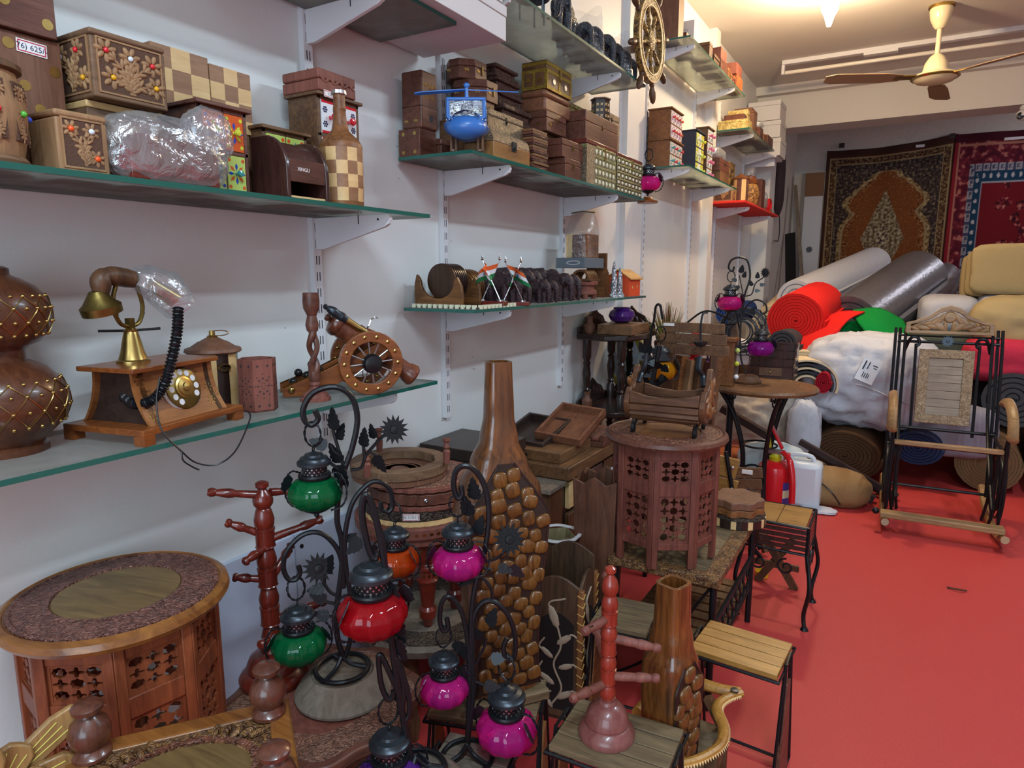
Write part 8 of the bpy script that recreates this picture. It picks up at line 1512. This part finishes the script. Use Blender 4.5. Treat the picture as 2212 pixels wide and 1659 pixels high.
# fish-scale carved bottle vases
def scalevase(label, b, rz, prof, yt, wood_, zs, foot=True):
    """prof rows (z, half width, half depth); front face carries carved scales between zs"""
    t = T('carved_bottle_vase', label, 'carved vase', b, rz, 'bottle vases carved with scales')
    def at(z):
        for (z0,a0,d0),(z1,a1,d1) in zip(prof, prof[1:]):
            if z0 <= z <= z1: f = (z-z0)/(z1-z0); f = f*f*(3-2*f); return a0+(a1-a0)*f, d0+(d1-d0)*f
        return prof[-1][1:]
    z0, z1 = prof[0][0], prof[-1][0]; N = 40; K = 60; q = MB()
    def sec(u, z, k=1.0, slope=0):
        a, d = at(z); c_, s_ = math.cos(2*PI*u), math.sin(2*PI*u); e = .5; return V((k*a*abs(c_)**e*(1 if c_ > 0 else -1), k*d*abs(s_)**e*(1 if s_ > 0 else -1), z+slope))
    q.grid(lambda u, v: sec(u, z0+(z1-z0)*v), N, K, closeu=True); q.grid(lambda u, v: sec(u, z1-(.35*(z1-z0))*v*1.0, .72 if v > 0 else .74), N, 12, closeu=True)
    n = len(q.v); top = [K*N+i for i in range(N)]; inn = [(K+1)*N+i for i in range(N)]; q.f += [[top[i], top[(i+1)%N], inn[(i+1)%N], inn[i]] for i in range(N)]; q.mi += [0]*N; q.f.append(list(range(N))[::-1]); q.mi.append(0)
    P('body', q, wood_, t, local=True, smooth=.7)
    sm = MB(); rn = random.Random(5); row = 0; z = zs[0]; st = .034
    for z in [zs[0]+st*k for k in range(int((zs[1]-zs[0])/st)+1)]:
        a, d = at(z); lim = min(a*.86, max(.010, (zs[1]-z)*.70+.012)); m = max(1, round(lim*2/.036))
        for i in range(m):
            x = -lim+(i+.5+(.25 if int(z/st)%2 else -.2)*(1 if m > 2 else .3))*2*lim/m; p = V((x, -d*1.0-.0005, z+rn.uniform(-.004,.004)+(.012 if i%2 else 0)))
            if abs(x) > a*.86: continue
            k0 = len(sm.v); sm.ell((0,0,0), (1,1,1), 16, 8); rt = Matrix.Rotation(rn.uniform(-.3,.3), 3, 'Y') @ Matrix.Diagonal((rn.uniform(.85,1.08), 1, rn.uniform(.85,1.12)))
            for g in range(k0, len(sm.v)):
                e_ = sm.v[g]; e_ = V((math.copysign(abs(e_.x)**.6, e_.x)*lim/m*1.0, math.copysign(abs(e_.y)**.8, e_.y)*.0085, math.copysign(abs(e_.z)**.6, e_.z)*st*.53)); sm.v[g] = rt @ e_ + p
    P('carved_scales', sm, wood('scale_wood', '#452810', '#7f5225', 12, .3, coat=.4, stretch=.3), t, local=True, kind='stuff')
    gm = MB(); pts = []
    zz = [zs[0]-.02+(zs[1]+.03-zs[0])*k/24 for k in range(25)]
    for s in (-1, 1): gm.tube([V((s*min(at(z)[0]*.92, max(.001, (zs[1]+.035-z)*.72)), -at(z)[1]*.985-.0005, z)) for z in zz], .0035, 6)
    P('panel_groove', gm, M['ebony'], t, local=True)
    bk = MB(); bk.grid(lambda u, v: (lambda z: V(((2*u-1)*min(at(z)[0]*.91, max(.001, (zs[1]+.032-z)*.72)), -at(z)[1]*1.0-.0008, z)))(zs[0]-.02+(zs[1]+.03-zs[0])*v), 6, 24); P('panel_ground', bk, plain('scale_ground', '#2b170d', .6) if 'scale_ground' not in bpy.data.materials else bpy.data.materials['scale_ground'], t, local=True)
    if foot: P('foot', MB().box(-prof[0][1]*1.12,-prof[0][2]*1.35,0,prof[0][1]*1.12,prof[0][2]*1.3,.026), M['planks'], t, .004, local=True)
    return t
Hv = wood('honey_wood', '#361b0c', '#7d4a22', 10, .22, coat=.6, stretch=.07)
scalevase('tallest vase, a long-necked wooden bottle carved with fish scales', (.642, 1.325, .302), R_(52), [(.026,.092,.062),(.12,.082,.064),(.28,.090,.070),(.42,.104,.072),(.475,.110,.072),(.54,.096,.064),(.60,.066,.052),(.66,.042,.038),(.72,.033,.031),(.845,.029,.027)], .845, Hv, (.06, .60))
scalevase('shorter hollow-necked wooden bottle vase with a carved scaly side beside the armchair', (1.072, 1.345, .262), R_(72), [(.0,.048,.048),(.10,.050,.050),(.20,.055,.052),(.245,.054,.050),(.29,.042,.040),(.34,.035,.033),(.43,.033,.031)], .43, Hv, (.03, .245), foot=False)
st = stool('slat stool carrying the tallest carved bottle vase', (.632, 1.290, 0), .26, .20, .301, R_(18), 'planks')
# lantern stand three
b = V((.708, 1.08, .30)); t = T('lamp_stand', 'black iron lantern stand in front of the tall vase with three pink lanterns', 'lantern stand', b, 0, 'iron lantern stands'); L_ = lambda x, y: PLN(x, y, b)
q = MB(); q.tube([(b.x+.055*math.cos(k*PI/14), b.y+.055*math.sin(k*PI/14), .307) for k in range(28)], .0055, 8, closed=True)
for k in range(3): a = k*2*PI/3; q.tube(cr([(b.x+.055*math.cos(a), b.y+.055*math.sin(a), .307), (b.x+.02*math.cos(a), b.y+.02*math.sin(a), .316), (b.x,b.y,.335)], 4), .005, 8)
P('foot_ring', q, M['iron'], t)
q = MB(); q.tube(cr([L_(1010,1600), L_(1014,1500), L_(1018,1420), L_(1018,1340), L_(1026,1270), L_(1045,1200), L_(1056,1120), L_(1050,1060), L_(1030,1020), L_(1005,1006), L_(985,1018), L_(980,1050), L_(988,1075), L_(998,1068), L_(996,1050)], 7), .006, 8)
q.tube(cr([L_(1012,1590), L_(1022,1500), L_(1022,1400), L_(1022,1340), L_(1038,1305), L_(1064,1298), L_(1095,1325), L_(1112,1370), L_(1112,1415), L_(1102,1425), L_(1090,1415), L_(1088,1395), L_(1095,1378)], 7), .0055, 8)
q.tube(cr([L_(1014,1480), L_(1012,1400), L_(1000,1330), L_(975,1290), L_(955,1300), L_(950,1340), L_(958,1362), L_(968,1355), L_(965,1335)], 7), .0055, 8)
for pts in (((1036,1240),(1060,1270),(1064,1298)),((1042,1215),(1075,1205),(1100,1180)),((1040,1225),(1062,1232)),((1012,1500),(1000,1470),(985,1440)),((1024,1440),(1045,1400),(1050,1380)),((1022,1470),(1045,1480))): q.tube(cr([L_(*p) for p in pts], 5) if len(pts) > 2 else [L_(*p) for p in pts], .0036, 6)
P('stem', q, M['iron'], t); q = MB()
for x, y, dx, dy, l in ((1015,1115,-.3,1,.05),(1030,1155,.3,1,.045),(1026,1080,-.1,1,.05),(1010,1195,-.6,.6,.045),(1075,1225,1,-.3,.035),(1020,1240,-.7,-.7,.04),(1055,1352,.4,1,.045),(1038,1380,-.6,.8,.04),(1060,1425,1,.2,.04),(985,1385,.5,-1,.05),(990,1440,.5,-1,.04),(1045,1480,1,-.2,.04),(1100,1225,1,-.7,.04)): mleaf(q, L_(x,y), _R*dx+_Z*dy, l)
P('leaves', q, M['iron'], t, kind='stuff'); P('sunflower', sunflower(MB(), L_(1100,1165), (.7,-.65,.3), .036), M['iron'], t)
lantern('pink', 'upper pink lantern in front of the inlaid table', L_(988,1066), .88, .5); lantern('pink', 'middle pink lantern at the left of the tall vase foot', L_(958,1352), .86, .9); lantern('pink', 'lowest and largest pink lantern in front of the slat stool', L_(1094,1412), 1.08, .0)
stool('small dusty stool under the pink lantern stand at the bottom edge', (.715, 1.085, 0), .16, .14, .299, R_(12), 'grey')
# carved planters
def planter(label, b, w_, H, rz, lip):
    t = T('carved_planter', label, 'planter', b, rz); Pw = wood('planter_wood', '#32231a', '#5d432f', 7, .45); Cw_ = plain('carved_pale_edge', '#a08a74', .6)
    for k in range(4):
        a = k*PI/2; n = V((math.cos(a), math.sin(a), 0)); s_ = V((-math.sin(a), math.cos(a), 0)); q = MB(); q.at(n*w_/2, s_, (0,0,1)); Hk = H+(.055 if k in (1, 2) else 0); arch = [(w_/2-w_*i/12, Hk+lip*math.sin(PI*i/12)) for i in range(13)]; q.prism([(-w_/2,0),(w_/2,0)]+arch, -.010, 0); e = P('side', q, Pw, t, .002, local=True)
        q = MB(); q.at(n*(w_/2+.0005), s_, (0,0,1)); q.prism([(-w_*.36,H*.08),(w_*.36,H*.08)]+[(w_*.36-w_*.72*i/10, H*.74+lip*.9*math.sin(PI*i/10)) for i in range(11)], -.001, .0006); g_ = P('carved_ground', q, plain('planter_ground', '#15110f', .6) if 'planter_ground' not in bpy.data.materials else bpy.data.materials['planter_ground'], e, local=True)
        q = MB(); q.at(n*(w_/2+.001), s_, (0,0,1)); q.tube(cr([(-w_*.10,H*.10,0),(w_*.12,H*.25,0),(-w_*.05,H*.42,0),(w_*.10,H*.58,0),(-w_*.05,H*.80,0)], 6), .0035, 6)
        for x, y, l, an in ((-.06,.78,.09,1.9),(.16,.62,.07,.7),(-.2,.50,.06,2.5),(.2,.42,.06,.4),(-.2,.30,.07,2.6),(.18,.20,.07,.6),(-.15,.12,.05,2.2)): q.tube(cr([(x*w_+l*w_*3*.0, y*H, 0), (x*w_+l*.5*math.cos(an), y*H+l*.5*math.sin(an), .001), (x*w_+l*.9*math.cos(an-.8), y*H+l*.8*math.sin(an-.8), 0)], 5), .003, 6); leaf(q, x*w_, y*H, l*.42, an, 0, .004)
        P('carved_vine', q, Cw_, e, local=True)
    for sx in (-1, 1):
        for sy in (-1, 1):
            P('corner_post', MB().box(sx*w_/2-.009,sy*w_/2-.009,0,sx*w_/2+.009,sy*w_/2+.009,H+.004), M['teak'], t, .003, local=True)
            q = MB()
            for k in range(int(H/.028)): q.tube([(sx*(w_/2)+sx*.0095,sy*w_/2-.009,.02+.028*k),(sx*w_/2+sx*.0095,sy*w_/2+.009,.028+.028*k)], .0016, 5); q.tube([(sx*w_/2-.009,sy*w_/2+sy*.0095,.028+.028*k),(sx*w_/2+.009,sy*w_/2+sy*.0095,.02+.028*k)], .0016, 5)
            P('rope_notches', q, plain('notch_gold', '#b9924a', .5) if 'notch_gold' not in bpy.data.materials else bpy.data.materials['notch_gold'], t, local=True, kind='stuff')
    P('bottom', MB().box(-w_/2,-w_/2,0,w_/2,w_/2,.012), Pw, t, local=True); return t
planter('carved wooden planter with pale vines and rope-cut corners beside the tall vase', (.622, 1.745, 0), .15, .43, R_(8), .035)
# stools, bright cup tree and the little armchair
stool('slat stool carrying the bright red cup tree at the bottom', (1.012, 1.188, 0), .235, .175, .40, R_(3), 'planks')
cup_tree('bright red cup tree on the slat stool at the bottom', (AZ(1310,1585,.401).x, AZ(1310,1585,.401).y, .401), .372, [(.295, R_(118), .085, .28), (.262, R_(-112), .075, -.1), (.218, R_(22), .105, -.16), (.150, R_(128), .105, .30), (.132, R_(15), .105, .12), (.118, R_(-118), .095, -.05)], wood('bright_red', '#741f14', '#9c3a26', 7, .3, coat=.5), s=.77, peg_m=M['terra'], base_m=wood('dusty_red', '#63322b', '#85504a', 7, .35, coat=.3))
stool('warm brown slat stool at the right, standing on open red floor', (1.150, 1.745, 0), .225, .18, .360, R_(-4), 'plankw', board='redb')
stool('dark slat stool half hidden behind the right cup tree', (.825, 1.735, 0), .16, .18, .37, R_(6), 'planks')
stool('grey slat stool close to the floor at the bottom right', (1.245, 1.36, 0), .15, .12, .20, R_(20), 'planks')
b = V((1.09, 1.56, 0)); t = T('toy_armchair', 'small wooden armchair with saw-tooth carved curved arms', 'chair', b); Ya = wood('arm_yellow', '#8a5a22', '#bd8a40', 7, .4); P('seat', MB().box(.985,1.30,.235,1.175,1.53,.258), M['planks'], t, .002)
def arm(pts, r, teeth, name):
    q = MB(); pp = cr(pts, 10); q.tube(pp, r, 10, flat=.8); P(name, q, Ya, t)
    if teeth:
        q = MB()
        for i in range(2, len(pp)-2, 1):
            d = (pp[i+1]-pp[i-1]).normalized(); sd = d.cross(_Z).normalized(); sd = sd if sd.dot(V((1,-.6,0))) > 0 else -sd; o = pp[i]+sd*r*.70+V((0,0,r*.45)); q.add([o-d*.0045, o+d*.0045, o+sd*.008+d*.003-V((0,0,.008)), o-V((0,0,.005))], [(0,1,2),(0,2,3),(1,3,2),(0,3,1)])
        P('saw_teeth', q, M['maple'], t, kind='stuff')
za = .33; arm([AZ(1600,1497,za), AZ(1565,1510,za), AZ(1548,1530,za), AZ(1562,1570,za), AZ(1555,1610,za), AZ(1510,1640,za), AZ(1450,1655,za)], .013, True, 'arm'); arm([AZ(1600,1497,za), AZ(1560,1490,za), AZ(1510,1475,za)], .014, False, 'arm_back'); arm([AZ(1375,1538,za), AZ(1395,1518,za), AZ(1430,1510,za)], .014, False, 'arm')
P('bolt', MB().lathe([(.010,0),(.010,.003),(0,.004)], 14, 0, AZ(1587,1492,za+.013)), M['gun'], t)
for x, y in ((1.0,1.32),(1.16,1.32),(1.0,1.515),(1.16,1.515)): P('leg', MB().box(x-.011,y-.011,0,x+.011,y+.011,.236), M['umber'], t, .002)
for x, y in ((1.165,1.52),(1.01,1.52)): P('arm_post', MB().bar((x,y,.25), (AZ(1540,1482,za).x if x > 1.1 else x, y, za), .02, .02), M['umber'], t)
P('arm_post', MB().bar((1.168,1.33,.25), tuple(AZ(1555,1605,za)), .02, .02), M['umber'], t)
# slatted folding chairs thrown down between the tables
t = T('fallen_chair', 'toppled folding slat chair lying behind the slatted table', 'chair', (.72, 3.2, 0)); n0 = V((.66, 3.30, .0))
o = AY(1540, 1000, 3.0); p_ = AY(1572, 1010, 3.25)
for k in range(3): P('back_slat', MB().bar(V((o.x-.06,3.02,.30+.10*k)), V((o.x+.10,3.05,.27+.10*k)), .016, .092), M['plankw'], t, .002)
for k in range(3): P('seat_slat', MB().bar(V((p_.x-.07,3.30,.25+.058*k)), V((p_.x+.15,3.33,.275+.058*k)), .016, .052), M['umbery'], t, .002)
q = MB(); q.tube([(o.x+.055,3.0,.56),(o.x+.12,3.02,.22),(o.x+.26,3.06,.02)], .010, 8); q.tube([(o.x-.08,3.02,.10),(o.x+.12,3.02,.20)], .008, 8); q.tube([(p_.x+.05,3.3,.24),(p_.x+.17,3.28,.02)], .012, 8); P('iron_frame', q, M['iron'], t)
P('strut', MB().bar((p_.x+.10,3.32,.25), (p_.x+.20,3.25,.02), .03, .02), M['umber'], t)
for k in range(3): P('rivet', MB().ell((o.x+.088-.0*k,2.998,.29+.10*k), .008, 8, 6), M['steel'], t)
P('price_sticker', MB().box(p_.x+.06,3.288,.385,p_.x+.11,3.294,.405), M['paper'], t)
S('leaning_leather_pouch', lump((.70, 2.95, .60), (.035,.03,.12), 91, .15, 1.5, 3, .8), plain('pouch_grey', '#8a8784', .6), 'greyish cloth pouch hanging behind the octagonal table', 'pouch')
# coat stand just outside the frame: one red peg and its knob reach into the picture
